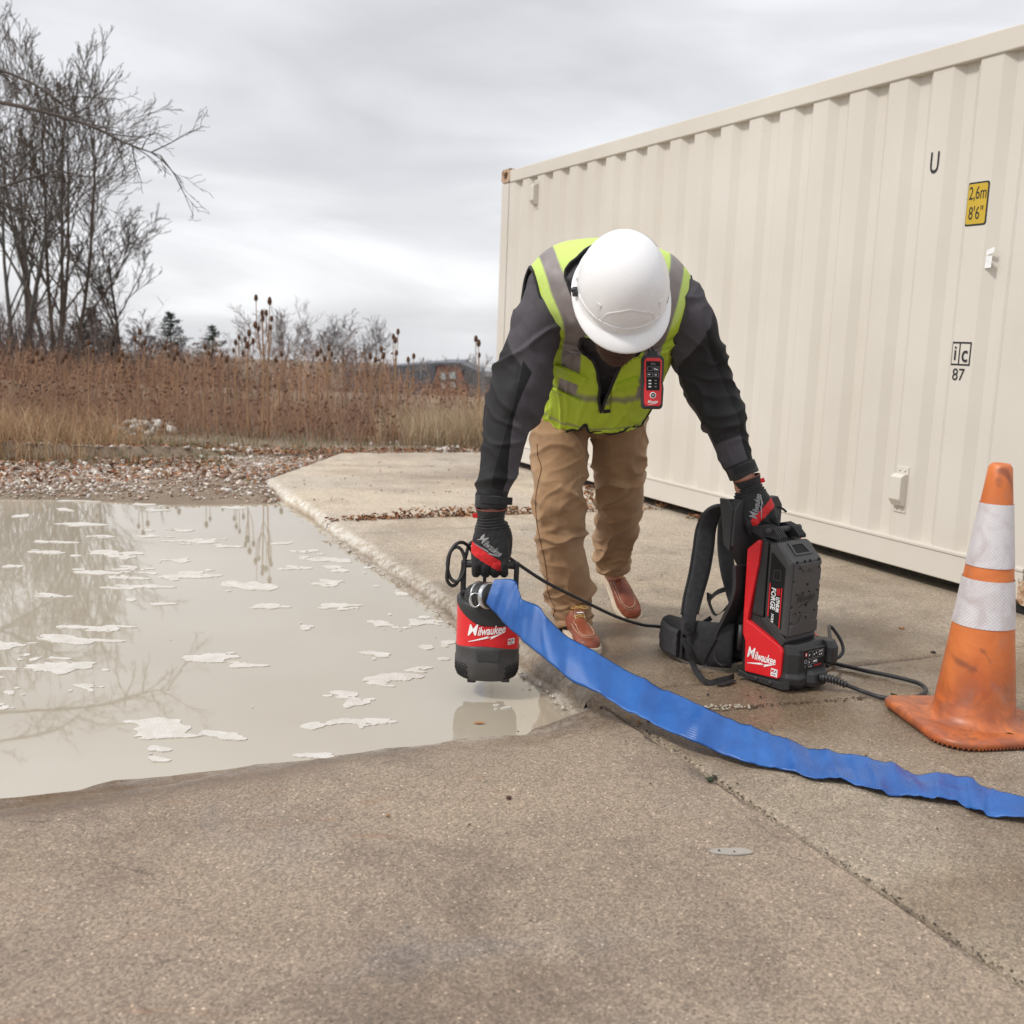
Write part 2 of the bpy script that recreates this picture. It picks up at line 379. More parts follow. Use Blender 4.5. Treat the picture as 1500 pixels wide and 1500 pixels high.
# ---- apron that dips into the water, left of the long joint
def apron(x0,x1,y0,name='apron_slab'):
    xs=np.arange(x0,x1,.035) if x1-x0<4 else np.arange(x0,x1,.07); V=[];ed=[];wt=[];g=[]
    ys_t=[0,.02,.05,.08,.11,.14,.17,.2,.24,.28,.33,.38,.44,.5,.57,.65,.75,.85,1.,1.2,1.45,1.8,2.2,2.7,3.3,4.2,5.5]
    for x in xs:
        r=[]; sy=shore_y(x)
        for t in ys_t:
            y=sy+.22-t; 
            # clip against joint line v=-GAP
            p=Vector((x,y,0)); u,v=toUV(p)
            if v>-GAP: p=p-KV*(v+GAP); u,v=toUV(p)
            d=sy-p.y; z=WATER_Z+.062*sm(-.02,.34,d)*1.0 if d>0 else WATER_Z+d*.28
            if d>0: z=WATER_Z+.060*sm(-.12,.42,d)-.060*sm(-.12,.42,0)*(1-sm(0,.3,d))
            z+=(.007*fn3(p,3.1)+.004*fn3(p,11)+.0022*fn3(p,37))*sm(.9,.0,abs(d)) + .003*fn3(p,1.1)
            k=sm(.3,0,-v-GAP); 
            if d>-.02: z=z*(1-k)+(-.003-.004*abs(fn3(p,20)))*k
            if p.y<y0: p.y=y0
            if -v-GAP<.02: z-=.006*(1-(-v-GAP)/.02)
            r.append(len(V)); V.append(Vector((p.x,p.y,z))); ed.append(max(0,1-abs(d-.02)/.05)*.9); wt.append(.17*sm(.55,.0,d)+.12*sm(-.2,-1.6,p.x)-.03)
        g.append(r)
    fs=[(g[i][j],g[i+1][j],g[i+1][j+1],g[i][j+1]) for i in range(len(g)-1) for j in range(len(ys_t)-1)]
    b=MB(); b.add(V,fs,0,True); me=b.mesh(name,MATS['concrete_apron'],False)
    bm=bmesh.new(); bm.from_mesh(me); bmesh.ops.remove_doubles(bm,verts=bm.verts,dist=.0004); bmesh.ops.recalc_face_normals(bm,faces=bm.faces)
    if sum(f.normal.z for f in bm.faces)<0: bmesh.ops.reverse_faces(bm,faces=bm.faces)
    bm.to_mesh(me); bm.free()
    return me,ed,wt
def apron_obj(x0,x1,y0):
    me,ed,wt=apron(x0,x1,y0)
    # attributes after the merge: recompute from position
    co,_=mesh_np(me); E_=[];W_=[]
    for c in co:
        d=shore_y(c[0])-c[1]; E_.append(max(0,1-abs(d-.02)/.05)*.9); W_.append(.22*sm(.35,.0,d)+.10*sm(-.2,-1.6,c[0])-.03)
    setattr_f(me,'edge',E_); setattr_f(me,'wet',W_)
    o=link('apron_slab',me,pad); return o
apron_obj(-4.2,2.4,-2.5)
# crumbled ledge along the foot of the kerb
b=MB(); V=[];ed=[]
us=np.arange(.05,5.9,.02); g=[]
for u in us:
    r=[]
    wd_=.035+.03*(fn3((u*3,2,1))*.5+.5)+(.05 if u>J1 else 0)+.012*fn3((u*23,0,0))
    for k,(f_,z) in enumerate(((-.10,-.050),(.25,-.0505),(.7,-.052),(1.,-.058),(1.25,-.09))):
        p=UV(u,-.01-wd_*f_+edge_noise(u),z+.008*fn3((u*12,k*1.3,3))+.006*fn3((u*45,k*2,3)) - (.0 if u<J1 else .012)); r.append(len(V)); V.append(p); ed.append((.2,.6,1.,1.,.6)[k])
    g.append(r)
fs=[(g[i][j],g[i+1][j],g[i+1][j+1],g[i][j+1]) for i in range(len(g)-1) for j in range(4)]
b.add(V,fs,0,True); me=b.mesh('kerb_ledge',MATS['concrete_pad']); setattr_f(me,'edge',ed); setattr_f(me,'wet',[.1]*len(ed)); link('kerb_ledge',me,pad)
# ---- ground sheet reaching the horizon
t=MT('soil'); a=t.noise(1.4,6,.6); c=t.ramp(a,(.3,(.17,.125,.085)),(.5,(.25,.19,.135)),(.7,(.34,.27,.2)))
gr=t.ramp(t.noise(.35,5,.6,seed=2.),(.52,0.),(.62,1.)); c=t.mix(t.math('MULTIPLY',gr,.6),c,(.10,.115,.05))
c=t.mix(t.ramp(t.noise(60,3,.7),(.4,0.),(.8,.5)),c,(.3,.24,.18)); t.set(c,.95); t.bump(t.noise(40,5,.7),.8,.03); MATS['soil']=t.m
BERM=[(x,G(x,y,0)) for x,y in ((-500,735),(0,712),(200,708),(380,706))]
def pool_far(x):   # far shoreline (world y) of the puddle
    return 8.15+.12*x if x<-1.7 else 8.15+.12*x
def ground_z(x,y):
    if y>16: return .03*fn3((x,y,0),.7)*sm(40,16,y)-4.2*sm(19,56,y)-.027*max(0,y-60)
    u,v=toUV((x,y))
    n=.03*fn3((x,y,0),.7)+.012*fn3((x,y,0),3)
    clip=5.65<u<J2+.05 and v<(u-5.65)*.62+.01
    if clip: return -.03+n*.5
    if v>-.05 and -7.2<u<J2+.05 and v<9.1: return -.2
    sy=shore_y(x)
    if v>=0 and u<=0: return -.2
    pf=pool_far(x)+.18*fn3((x,5,0),1.1)
    if v<.0 or u<0:
        if y<sy+.1: return -.2
        if y<pf+1.6 and v<0 or y<pf+1.6 and x<-1.9:
            # basin rising to the far bank
            z=-.2+.2*sm(pf-1.3,pf+.15,y)
            bk=.10*sm(pf+.1,pf+1.2,y)*sm(pf+2.6,pf+1.4,y)*sm(-1.6,-3.0,x)+.04*sm(pf,pf+.5,y)*sm(pf+2,pf+1,y)
            z=z*.93+bk+n*sm(pf-.6,pf+.2,y)
            kk=sm(-.45,-.04,v)*(1 if 0<u<J2 else 0)     # silt against the kerb
            return z+ (.075*kk*sm(5.1,5.9,u) if z<-.06 else 0)
    bk=(.10*sm(pf+.1,pf+1.2,y)*sm(pf+2.6,pf+1.4,y)*sm(-1.6,-3.0,x)+.04*sm(pf,pf+.5,y)*sm(pf+2,pf+1,y)) if x<-1.2 else 0
    return .0+n+bk-(.02 if v>-.2 else 0)*sm(-2.2,-1.2,x)
xs=sorted(set(np.round(np.concatenate([[-900,-400,-200,-100,-60,-40,-30,-24,-20,-17,-15,-13,-11.5],np.arange(-10,-6,.25),np.arange(-6,1.5,.08),np.arange(1.5,8,.5),[9,11,14,18,24,32,45,60,90,150,300,600,1200]]),3)))
ys=sorted(set(np.round(np.concatenate([[-600,-200,-80,-30,-12,-6,-3,0],np.arange(1,6.4,.2),np.arange(6.4,11.5,.08),np.arange(11.5,20,.4),[21,23,25,28,32,38,45,55,70,90,130,200,400,900,1800]]),3)))
b=MB(); b.grid(flatgrid(xs,ys,ground_z)); gob=b.build('ground',MATS['soil'],fix=False); tag(gob,kind='structure')
# ---- muddy water
t=MT('muddy_water'); c=t.ramp(t.noise(.5,4,.5),(.35,(.38,.33,.25)),(.65,(.435,.385,.305))); t.set(c,.022); t.b.inputs['IOR'].default_value=2.25
t.b.inputs['Specular IOR Level'].default_value=.5
bp=t.math('ADD',t.noise(2.2,3,.5,vec=t.vec((1,.5,1))),t.math('MULTIPLY',t.noise(13,2,.5),.12)); t.bump(bp,.035,.012); MATS['water']=t.m
b=MB(); b.add([(-16,.5,WATER_Z),(.75,.5,WATER_Z),(.75,11,WATER_Z),(-16,11,WATER_Z)],[(0,1,2,3)]); 
wob=b.build('water',MATS['water'],fix=False); tag(wob,kind='structure')
# the sheet must not show above ground elsewhere: trim it to the basin
bm=bmesh.new(); bm.from_mesh(wob.data); bmesh.ops.bisect_plane(bm,geom=bm.verts[:]+bm.edges[:]+bm.faces[:],plane_co=UV(0,.03),plane_no=KV,clear_outer=True); bm.to_mesh(wob.data); bm.free()
# ================================================================ SHIPPING CONTAINER
CYAW=.442977; CA=Vector((-.206757,10.131053,.045)); CD=Vector((math.sin(CYAW),-math.cos(CYAW),0)); CN=Vector((-math.cos(CYAW),-math.sin(CYAW),0))
CL,CH,CW=6.058,2.591,2.438
def CP(s,z,o=0): return CA+CD*s+CN*o+Vector((0,0,z))      # o: outwards from the long side
t=MT('container_paint'); big=t.noise(.9,4,.5); c=t.ramp(big,(.35,(.59,.55,.485)),(.65,(.65,.615,.555)))
st=t.noise(2.2,7,.65,.6,vec=t.vec((1,1,.22)),seed=2.); c=t.mix(t.math('MULTIPLY',t.ramp(st,(.55,0.),(.75,1.)),.35),c,(.55,.49,.38))
c=t.mix(t.math('MULTIPLY',t.ramp(t.noise(14,6,.7,1.,seed=5.),(.62,0.),(.72,1.)),.18),c,(.38,.32,.24)); 
ru=t.ramp(t.math('ADD',t.noise(26,6,.75,seed=8.),t.attr('rust')),(.80,0.),(.84,1.)); c=t.mix(ru,c,(.17,.07,.03))
t.set(c,t.ramp(st,(.3,.42),(.7,.6))); t.bump(t.math('ADD',t.noise(3.,4,.5),t.math('MULTIPLY',t.noise(200,2,.5),.03)),.22,.012); MATS['cpaint']=t.m
t=MT('rusty_steel'); c=t.ramp(t.noise(40,6,.7),(.35,(.60,.54,.45)),(.52,(.42,.25,.14)),(.66,(.12,.05,.03))); t.set(c,.75); t.bump(t.noise(60,5,.7),.5,.004); MATS['rust']=t.m
simple('black_vinyl',(.02,.02,.02),.45,bump=0); simple('yellow_vinyl',(.56,.38,.03),.45,var=.1,scale=12); simple('dark_void',(.012,.011,.01),.9)
simple('paper',(.82,.83,.84),.6,var=.05)
cont=thing('shipping_container','cream painted corrugated steel shipping container with faded decals','container',CP(CL/2,0,-CW/2))
PER=.29; PH=5.355
def corr(s):
    k=(s-PH)%PER
    if k<.125: return 0.
    if k<.175: return -.036*(k-.125)/.05
    if k<.24: return -.036
    return -.036*(1-(k-.24)/.05)
S0,S1=.155,CL-.34
brk=[s for s in sorted([PH+i*PER+q for i in range(-22,4) for q in (0,.125,.175,.24)]) if S0<s<S1]
brk=[S0]+brk+[S1]; zs=[.165]+list(np.linspace(.3,2.35,9))+[2.475]
def rust_attr(o,fn):
    co,_=mesh_np(o.data); mw=o.matrix_world; p=rootloc(o).location
    setattr_f(o.data,'rust',[fn(Vector(c)+p) for c in co])
def side(name,f):
    b=MB()
    for a,c_ in zip(brk,brk[1:]):
        fs_=[]
        n=len(zs); vs=[f(s,z,corr(s+(1e-5 if s==a else -1e-5))-.012) for s in (a,c_) for z in zs]
        b.add(vs,[(i,i+1,n+i+1,n+i) for i in range(n-1)])
    o=b.build(name,MATS['cpaint'],cont); rust_attr(o,lambda p:.12*sm(.25,.17,p.z)+.05*sm(2.4,2.52,p.z)); return o
side('side_panel',CP)
side('side_panel',lambda s,z,o: CP(s,z,-CW-o))
b=MB(); b.add([CP(S1,.16,-.012),CP(CL-.06,.16,-.012),CP(CL-.06,2.48,-.012),CP(S1,2.48,-.012)],[(0,1,2,3)]); b.build('side_panel',MATS['cpaint'],cont)
# end panels
es=np.arange(-.15,-CW+.14,-.06)
for e_,s_ in ((.03,1),(CL-.03,-1)):
    P=[[CP(e_+s_*(.0 if (int(i/2)%2) else .035),z,o) for z in (.16,1.3,2.48)] for i,o in enumerate(es)]; b=MB(); b.grid(P,smooth=False); b.build('end_panel',MATS['cpaint'],cont)
b=MB(); b.add([CP(.1,CH-.03,-.05),CP(CL-.1,CH-.03,-.05),CP(CL-.1,CH-.03,-CW+.05),CP(.1,CH-.03,-CW+.05)],[(0,1,2,3)]); b.build('roof',MATS['cpaint'],cont)
CM=Matrix((CD,CN,(0,0,1))).transposed()
def cbox(b,s0,s1,z0,z1,o0,o1,bev=0): b.box(CP((s0+s1)/2,(z0+z1)/2,(o0+o1)/2),(s1-s0,abs(o1-o0),z1-z0),0,CM,bev)
for oo in (0,-CW+.06):
    b=MB(); cbox(b,.162,CL-.162,.018,.150,oo-.055,oo-.004); o=b.build('bottom_rail',MATS['cpaint'],cont); bevel(o,.005); rust_attr(o,lambda p:.16*sm(.10,.045,p.z))
    b=MB(); cbox(b,.162,CL-.162,.150,.168,oo-.05,oo+.001); o=b.build('rail_lip',MATS['cpaint'],cont); bevel(o,.004); rust_attr(o,lambda p:.10)
    b=MB(); cbox(b,.162,CL-.162,2.472,2.575,oo-.055,oo-.002); o=b.build('top_rail',MATS['cpaint'],cont); bevel(o,.006); rust_attr(o,lambda p:.02)
for ss in (.02,CL-.075):
    for z0_,z1_ in ((.02,.155),(2.475,2.57)):
        b=MB(); cbox(b,ss,ss+.055,z0_,z1_,-CW+.165,-.165); o=b.build('end_rail',MATS['cpaint'],cont); bevel(o,.006)
for s0,s1 in ((0.003,.150),(CL-.150,CL-.003)):
    for o1 in (-.003,-CW+.153):
        b=MB(); cbox(b,s0,s1,.12,2.47,o1-.15,o1); o=b.build('corner_post',MATS['cpaint'],cont); bevel(o,.008); rust_attr(o,lambda p:.03)
def casting(s0,z0,o1):
    """corner casting: thick shell with an oval hole in each outer face"""
    b=MB(); hs,hz,hd=.178,.118,.162
    def face(c,ax,ay,nrm,w,h):
        n=16; out=[];inn=[];dp=[]
        for i in range(n):
            a=2*math.pi*(i+.5)/n; ca,sa=math.cos(a),math.sin(a); k=1/max(abs(ca),abs(sa)); out.append(c+ax*(ca*k*w/2)+ay*(sa*k*h/2))
            q=c+ax*(ca*.027+ (.012 if ca>0 else -.012))+ay*(sa*.034); inn.append(q); dp.append(q-nrm*.026)
        b.add(out+inn+dp,[(i,(i+1)%n,n+(i+1)%n,n+i) for i in range(n)]+[(n+i,n+(i+1)%n,2*n+(i+1)%n,2*n+i) for i in range(n)])
    z_=Vector((0,0,1)); C=CP(s0+hs/2,z0+hz/2,o1-hd/2); so_=1 if s0>3 else -1; oo_=1 if o1>-1 else -1
    face(C+CN*hd/2*oo_,CD,z_,CN*oo_,hs,hz); face(C+CD*hs/2*so_,CN,z_,CD*so_,hd,hz)
    for sg in (1,-1): face(C+z_*hz/2*sg,CD,CN,z_*sg,hs,hd)
    b.add([C-CD*hs/2*so_+CN*x*hd/2+z_*y*hz/2 for x,y in ((-1,-1),(1,-1),(1,1),(-1,1))],[(0,1,2,3)])
    o=b.build('corner_casting',MATS['rust'],cont)
    b=MB(); b.box(C,(.12,.11,.07),0,CM); b.build('casting_shade',MATS['dark_void'],o)  # near-black block puts the shade inside the hollow casting into colour
for s0 in (0,CL-.178):
    for z0 in (0,CH-.118+.002):
        for o1 in (0.001,-CW+.162): casting(s0,z0,o1)
def vent(s0,s1,z0,z1):
    b=MB(); cbox(b,s0+.01,s1-.01,z0-.035,z1+.035,-.014,-.006); o=b.build('vent_flange',MATS['cpaint'],cont); bevel(o,.002)
    b=MB(); h=(z1-z0); pr=[(0,0),(0,h),(.02,h+.0),(.045,h-.015),(.045,.035),(.02,0)]
    b.prism([CP(s0+.012,z0+q,p-.006) for p,q in pr],CD*(s1-s0-.024)); v=b.build('vent_cover',MATS['cpaint'],cont); bevel(v,.004)
    for zz_ in (z0-.018,z1+.018):
        for ss in ((s0+s1)/2-.018,(s0+s1)/2+.018):
            b=MB(); b.lathe([(.006,0),(.006,.004),(.003,.006)],8,CP(ss,zz_,-.006),M_=CM@Matrix.Rotation(-math.pi/2,3,'X')); b.build('screw',MATS['cpaint'],o)
vent(5.065,5.165,.335,.50); vent(.66,.76,2.23,2.40)
# decals follow the corrugated sheet
def decal(name,vs,fs,mat,s0,z0,k=1.,off=.0015):
    b=bmesh.new(); vv=[b.verts.new((x*k+s0,y*k+z0,0)) for x,y in vs]
    for f in fs:
        try: b.faces.new([vv[i] for i in f])
        except ValueError: pass
    for s in brk: bmesh.ops.bisect_plane(b,geom=b.verts[:]+b.edges[:]+b.faces[:],plane_co=(s,0,0),plane_no=(1,0,0))
    for v in b.verts: v.co=CP(v.co.x,v.co.y,corr(v.co.x)-.012+off)
    me=bpy.data.meshes.new(name); b.to_mesh(me); b.free(); me.materials.append(mat); return link(name,me,cont)
def rrect(w,h,r,n=4,cx=0,cy=0):
    p=[]
    for (sx,sy,a0) in ((1,1,0),(-1,1,90),(-1,-1,180),(1,-1,270)):
        for i in range(n+1):
            a=R(a0+90*i/n); p.append((cx+sx*(w/2-r)+r*math.cos(a),cy+sy*(h/2-r)+r*math.sin(a)))
    return p
def dtext(s,s0,z0,size,mat='black_vinyl',sx=1,bold=0,off=.003):
    v,f=text_me(s,size,0,bold,sx); decal('lettering',v,f,MATS[mat],s0,z0,1,off)
p_=rrect(.128,.200,.014); o=decal('height_placard',p_,[tuple(range(len(p_)))],MATS['black_vinyl'],5.412,1.813)
p_=rrect(.112,.184,.010); decal('placard_face',p_,[tuple(range(len(p_)))],MATS['yellow_vinyl'],5.412,1.813,off=.0028)
dtext('2,6m',5.414,1.86,.085,sx=.62,off=.004); dtext('8\'6"',5.412,1.768,.085,sx=.66,off=.004)
fr=[(-.06,-.056),(.06,-.056),(.06,.056),(-.06,.056),(-.052,-.048),(.052,-.048),(.052,.048),(-.052,.048)]
decal('lettering',fr,[(0,1,5,4),(1,2,6,5),(2,3,7,6),(3,0,4,7)],MATS['black_vinyl'],5.407,1.117)
decal('lettering',[(-.012,-.048),(-.005,-.048),(-.005,.048),(-.012,.048)],[(0,1,2,3)],MATS['black_vinyl'],5.407,1.117)
dtext('i',5.374,1.117,.10,sx=.9,bold=.001); dtext('c',5.432,1.114,.115,sx=.8,bold=.001); dtext('87',5.405,1.015,.082,sx=.92)
dtext('U',5.127,2.028,.145,sx=.62,bold=.001); dtext('22G1',5.415,2.028,.10,sx=.7,bold=.001) if False else None
# torn scrap of white paper
b=MB(); ss,zz_=5.512,1.545; P=[[CP(ss+x+.004*y*40*.1,zz_+y,-.009+.006*math.sin(x*60)+.004*fn3((x,y,0),40)) for x in np.linspace(-.02,.026,6)] for y in np.linspace(-.03,.025,6)]
b.grid(P); b.build('torn_paper',MATS['paper'],cont)
b=MB(); P=[[CP(ss+x+.006,zz_+.045+y+.3*x,-.010+.003*fn3((x,y,0),60)) for x in np.linspace(-.02,.022,5)] for y in np.linspace(-.012,.012,4)]; b.grid(P); b.build('torn_paper',MATS['paper'],cont)
# floor beams, near-black: the shade of the gap under the rail is in their colour
b=MB()
for s in np.arange(.4,5.8,.45): cbox(b,s,s+.05,.02,.13,-CW+.07,-.07)
b.build('floor_beam',MATS['dark_void'],cont)
# blocks that carry it
for s in (.09,CL-.09):
    for o in (-.09,-CW+.09): b=MB(); cbox(b,s-.11,s+.11,-.0448,-.0005,o-.08,o+.07); b.build('footing_shim',MATS['dark_void'],cont)
# ================================================================ TRAFFIC CONE
t=MT('orange_rubber'); big=t.noise(7,4,.55,.4); c=t.ramp(big,(.35,(.50,.115,.028)),(.65,(.66,.195,.05)))
z_n=t.noise(9,6,.7,.8,seed=3.); c=t.mix(t.math('MULTIPLY',t.ramp(z_n,(.54,0.),(.68,1.)),.45),c,(.30,.20,.17))
c=t.mix(t.ramp(t.noise(5,3,.6,1.,seed=11.),(.60,0.),(.66,.75)),c,(.16,.05,.03)); szz=t.n('ShaderNodeSeparateXYZ'); t.l(t.tc.outputs['Object'],szz.inputs[0]); gm=t.math('MULTIPLY',t.ramp(szz.outputs[2],(.0,1.),(.28,0.)),t.ramp(t.noise(11,6,.7,1.,seed=21.),(.36,0.),(.56,.9))); c=t.mix(gm,c,(.24,.075,.037)); c=t.mix(t.math('MULTIPLY',t.ramp(t.noise(120,4,.7,seed=4.),(.6,0.),(.72,1.)),.35),c,(.25,.08,.03))
t.set(c,.42,**{'Subsurface Weight':.08,'Subsurface Radius':(.05,.02,.01)}); t.bump(t.noise(60,4,.6),.12,.003); MATS['cone']=t.m
t=MT('reflective_sleeve'); v=t.n('ShaderNodeTexBrick'); 
uv=t.n('ShaderNodeUVMap'); mpn=t.n('ShaderNodeMapping'); mpn.inputs['Rotation'].default_value=(0,0,R(45)); t.l(uv.outputs[0],mpn.inputs[0])
ck=t.n('ShaderNodeTexVoronoi',feature='DISTANCE_TO_EDGE',distance='CHEBYCHEV'); 
ck=t.n('ShaderNodeTexVoronoi',feature='F1',distance='CHEBYCHEV'); ck.inputs['Randomness'].default_value=0; ck.inputs['Scale'].default_value=125; t.l(mpn.outputs[0],ck.inputs['Vector'])
g=t.ramp(ck.outputs['Distance'],(.36,0.),(.5,1.)); dirt=t.noise(14,6,.65,.5)
c=t.mix(g,(.60,.57,.585),(.78,.77,.78)); c=t.mix(t.math('MULTIPLY',t.ramp(dirt,(.45,0.),(.68,1.)),.65),c,(.42,.34,.33)); t.set(c,.35,.15); MATS['sleeve']=t.m
cb=G(1424,1063); cb.z=0
cone=thing('traffic_cone','scuffed orange traffic cone with two white reflective collars','traffic cone',cb,(0,0,R(10)))
KS=.83/.71
def coner(z): return .030*KS+ (.125-.030)*KS*(1-(z-.03)/(.80-.03))**1.02 if z>.03 else .125*KS
CHt=.838
def cr_at(z): 
    k=(z-.035)/(CHt-.035); return .125*(1-k)+.0335*k
b=MB(); pr=[(.156,.030),(.143,.034),(.132,.044)]+[(cr_at(z),z) for z in np.linspace(.06,CHt-.012,14)]+[(.029,CHt-.004),(.025,CHt),(.020,CHt),(.017,CHt-.01),(.016,CHt-.1)]
b.lathe(pr,56,cap=False); b.build('cone_body',MATS['cone'],cone,world=False)
def sleeve(z0,z1):
    b=MB(); n=64; rs=[[Vector(((cr_at(z)+.0022)*math.cos(2*math.pi*j/n),(cr_at(z)+.0022)*math.sin(2*math.pi*j/n),z)) for j in range(n+1)] for z in np.linspace(z0,z1,8)]
    b.grid([list(r) for r in rs]); me=b.mesh('reflective_collar',MATS['sleeve']); ul=me.uv_layers.new(name='UVMap')
    for lp in me.loops:
        co_=me.vertices[lp.vertex_index].co; a=math.atan2(co_.y,co_.x); ul.data[lp.index].uv=(a*.075,co_.z)
    link('reflective_collar',me,cone,False)
sleeve(.336,.482); sleeve(.522,.716)
b=MB(); nseg=14
def base_ring(h,r,z,n=12):
    p=[]
    for k,(sx,sy,a0) in enumerate(((1,1,0),(-1,1,90),(-1,-1,180),(1,-1,270))):
        r0_=r; r=r0_*(.6 if k==1 else 1.25)
        for i in range(n+1):
            a=R(a0+90*i/n); p.append(Vector((sx*(h-r)+r*math.cos(a),sy*(h-r)+r*math.sin(a),z)))
        r=r0_
    # slightly bowed sides
    q=[]
    for v in p:
        s_=1+.035*(1-min(abs(v.x),abs(v.y))/h); up=.012*sm(.16,.24,v.length)*(1 if z>.01 else .8)*max(0,math.cos(2*math.atan2(v.y,v.x)+1.)); q.append(Vector((v.x*s_,v.y*s_,v.z+up)))
    return q
b.rings([base_ring(.203,.075,.004),base_ring(.207,.078,.009),base_ring(.207,.078,.020),base_ring(.200,.074,.027),base_ring(.160,.10,.031),base_ring(.13,.12,.033)],cap=True)
b.build('cone_base',MATS['cone'],cone,world=False)
b=MB(); P=base_ring(.2035,.076,.004,10); P=[P[i]+(P[(i+1)%len(P)]-P[i])*k for i in range(len(P)) for k in np.linspace(0,1,max(1,int((P[(i+1)%len(P)]-P[i]).length/.0115)),endpoint=False)]
for p in P: b.lathe([(.0032,-.003),(.0036,.002),(.003,.008)],6,p)
for i in range(9):
    for j in range(9):
        x,y=(i-4)*.04,(j-4)*.04
        if max(abs(x),abs(y))<.17: b.lathe([(.004,0),(.005,.006)],6,(x,y,.0005))
o=b.build('tread_stud',MATS['cone'],cone,world=False); o['kind']='stuff'
# ================================================================ TOOLS: shared materials and marks
def plastic(name,col,rough=.5,spec=.5,coat=0):
    t=MT(name); n=t.noise(420,2,.5); sc=t.noise(30,6,.7,.6,seed=2.); c=t.mix(t.math('MULTIPLY',t.ramp(sc,(.56,0.),(.7,1.)),.35),col,tuple(min(1,v*1.3+.03) for v in col))
    dr=t.vor(95); dm=t.ramp(dr,(.10,1.),(.16,0.)); 
    t.set(c,t.ramp(sc,(.3,rough-.06),(.7,rough+.1)),**{'Coat Weight':coat,'Coat Roughness':.2}); t.bump(n,.25,.001); MATS[name]=t.m
plastic('black_plastic',(.022,.022,.023),.48); plastic('grey_plastic',(.060,.058,.058),.50); plastic('red_plastic',(.66,.012,.018),.38,coat=.15)
plastic('dark_plastic',(.034,.033,.034),.55); simple('cable_rubber',(.022,.022,.023),.52,scale=80); simple('steel',(.55,.55,.56),.25,.95,var=.08)
simple('white_print',(.86,.86,.86),.5,bump=0,var=.02); simple('red_print',(.62,.01,.016),.5,bump=0,var=.02); simple('grey_print',(.30,.30,.31),.55,bump=0,var=.05); simple('hole_dark',(.004,.004,.004),.8,bump=0)
def webbing(name,col,sc=300):
    t=MT(name); w=t.n('ShaderNodeTexWave'); w.inputs['Scale'].default_value=sc; t.l(t.tc.outputs['Object'],w.inputs['Vector']); n=t.noise(60,4,.6)
    t.set(t.ramp(n,(.3,tuple(v*.75 for v in col)),(.7,tuple(v*1.35 for v in col))),.85); t.bump(t.math('ADD',w.outputs[1],n),.3,.0015); MATS[name]=t.m
webbing('black_webbing',(.016,.016,.017)); webbing('mesh_fabric',(.035,.035,.038),500); webbing('pad_fabric',(.018,.018,.019),120)
BOLT=[(-.50,-.02),(.02,.115),(-.02,.035),(.50,.19),(.10,.02),(.13,.085),(-.50,-.075)]
BOLT=[(-.50,-.10),(-.05,.045),(-.11,-.02),(.10,.045),(.04,-.01),(.52,.14),(.13,-.0),(.17,.06),(-.03,.0),(.01,.055),(-.50,-.125)]
BOLT=[(-.50,-.09),(-.02,.03),(-.06,-.035),(.50,.12),(.06,-.03),(.10,.035)]
SCRIPT_W={'M':1.0}
def wordmark(parent,fn,w,mat='white_print',name='brand_lettering',slope=.0,world=True,bolt=True):
    """slanted script wordmark with a lightning-bolt underline; fn maps (x,y) metres to the surface"""
    v1,f1=text_me('M',1.35,.22,.006,.74); v2,f2=text_me('ilwaukee',1.0,.25,.018,.62,.97)
    x0=min(x for x,y in v2); x1=max(x for x,y in v2); m0=min(x for x,y in v1); m1=max(x for x,y in v1)
    tot=(m1-m0)+(x1-x0); k=w/tot
    b=MB(); b.add([fn((x-m0-tot/2)*k,(y+.12)*k+(x-m0-tot/2)*k*slope) for x,y in v1],f1); b.add([fn((x-x0+(m1-m0)*.97-tot/2)*k,(y)*k+(x-x0+(m1-m0)-tot/2)*k*slope) for x,y in v2],f2)
    if bolt:
        P=[(-.48,-.235),(-.02,-.155),(-.06,-.215),(.50,-.09),(.03,-.245),(.08,-.185)]
        P=[(-.48,-.27),(.02,-.15),(-.015,-.205),(.52,-.07),(.09,-.255),(.13,-.195),(-.48,-.285)]
        
        bm_=bmesh.new(); q_=[bm_.verts.new((x,y,0)) for x,y in P]; [bm_.faces.new([q_[i] for i in f]) for f in ((0,1,5,6),(1,2,5),(2,3,4,5))]
        for s_ in np.arange(-.45,.5,.07): bmesh.ops.bisect_plane(bm_,geom=bm_.verts[:]+bm_.edges[:]+bm_.faces[:],plane_co=(s_,0,0),plane_no=(1,0,0))
        bm_.verts.index_update(); b.add([fn(v.co.x*w,v.co.y*w+v.co.x*w*slope) for v in bm_.verts],[tuple(v.index for v in f.verts) for f in bm_.faces]); bm_.free()
    return b.build(name,MATS[mat],parent,world,fix=False)
def mxbox(parent,fn,s,world=True):
    b=MB(); b.add([fn(x*s/2,y*s/2) for x,y in ((-1,-1),(1,-1),(1,1),(-1,1))],[(0,1,2,3)]); o=b.build('badge',MATS['white_print'],parent,world,fix=False)
    for ch,x,m in (('M',-.23,'red_print'),('X',.23,'hole_dark')):
        v,f=text_me(ch,s*.62,0,.012*s,.9); b=MB(); b.add([fn(p+x*s*1.0,q+s*.16,.0006) for p,q in v],f); b.build('badge_lettering',MATS[m],o,world,fix=False)
    v,f=text_me('FUEL',s*.26,0,.008*s,1.2); b=MB(); b.add([fn(p,q-s*.27,.0006) for p,q in v],f); b.build('badge_lettering',MATS['hole_dark'],o,world,fix=False)
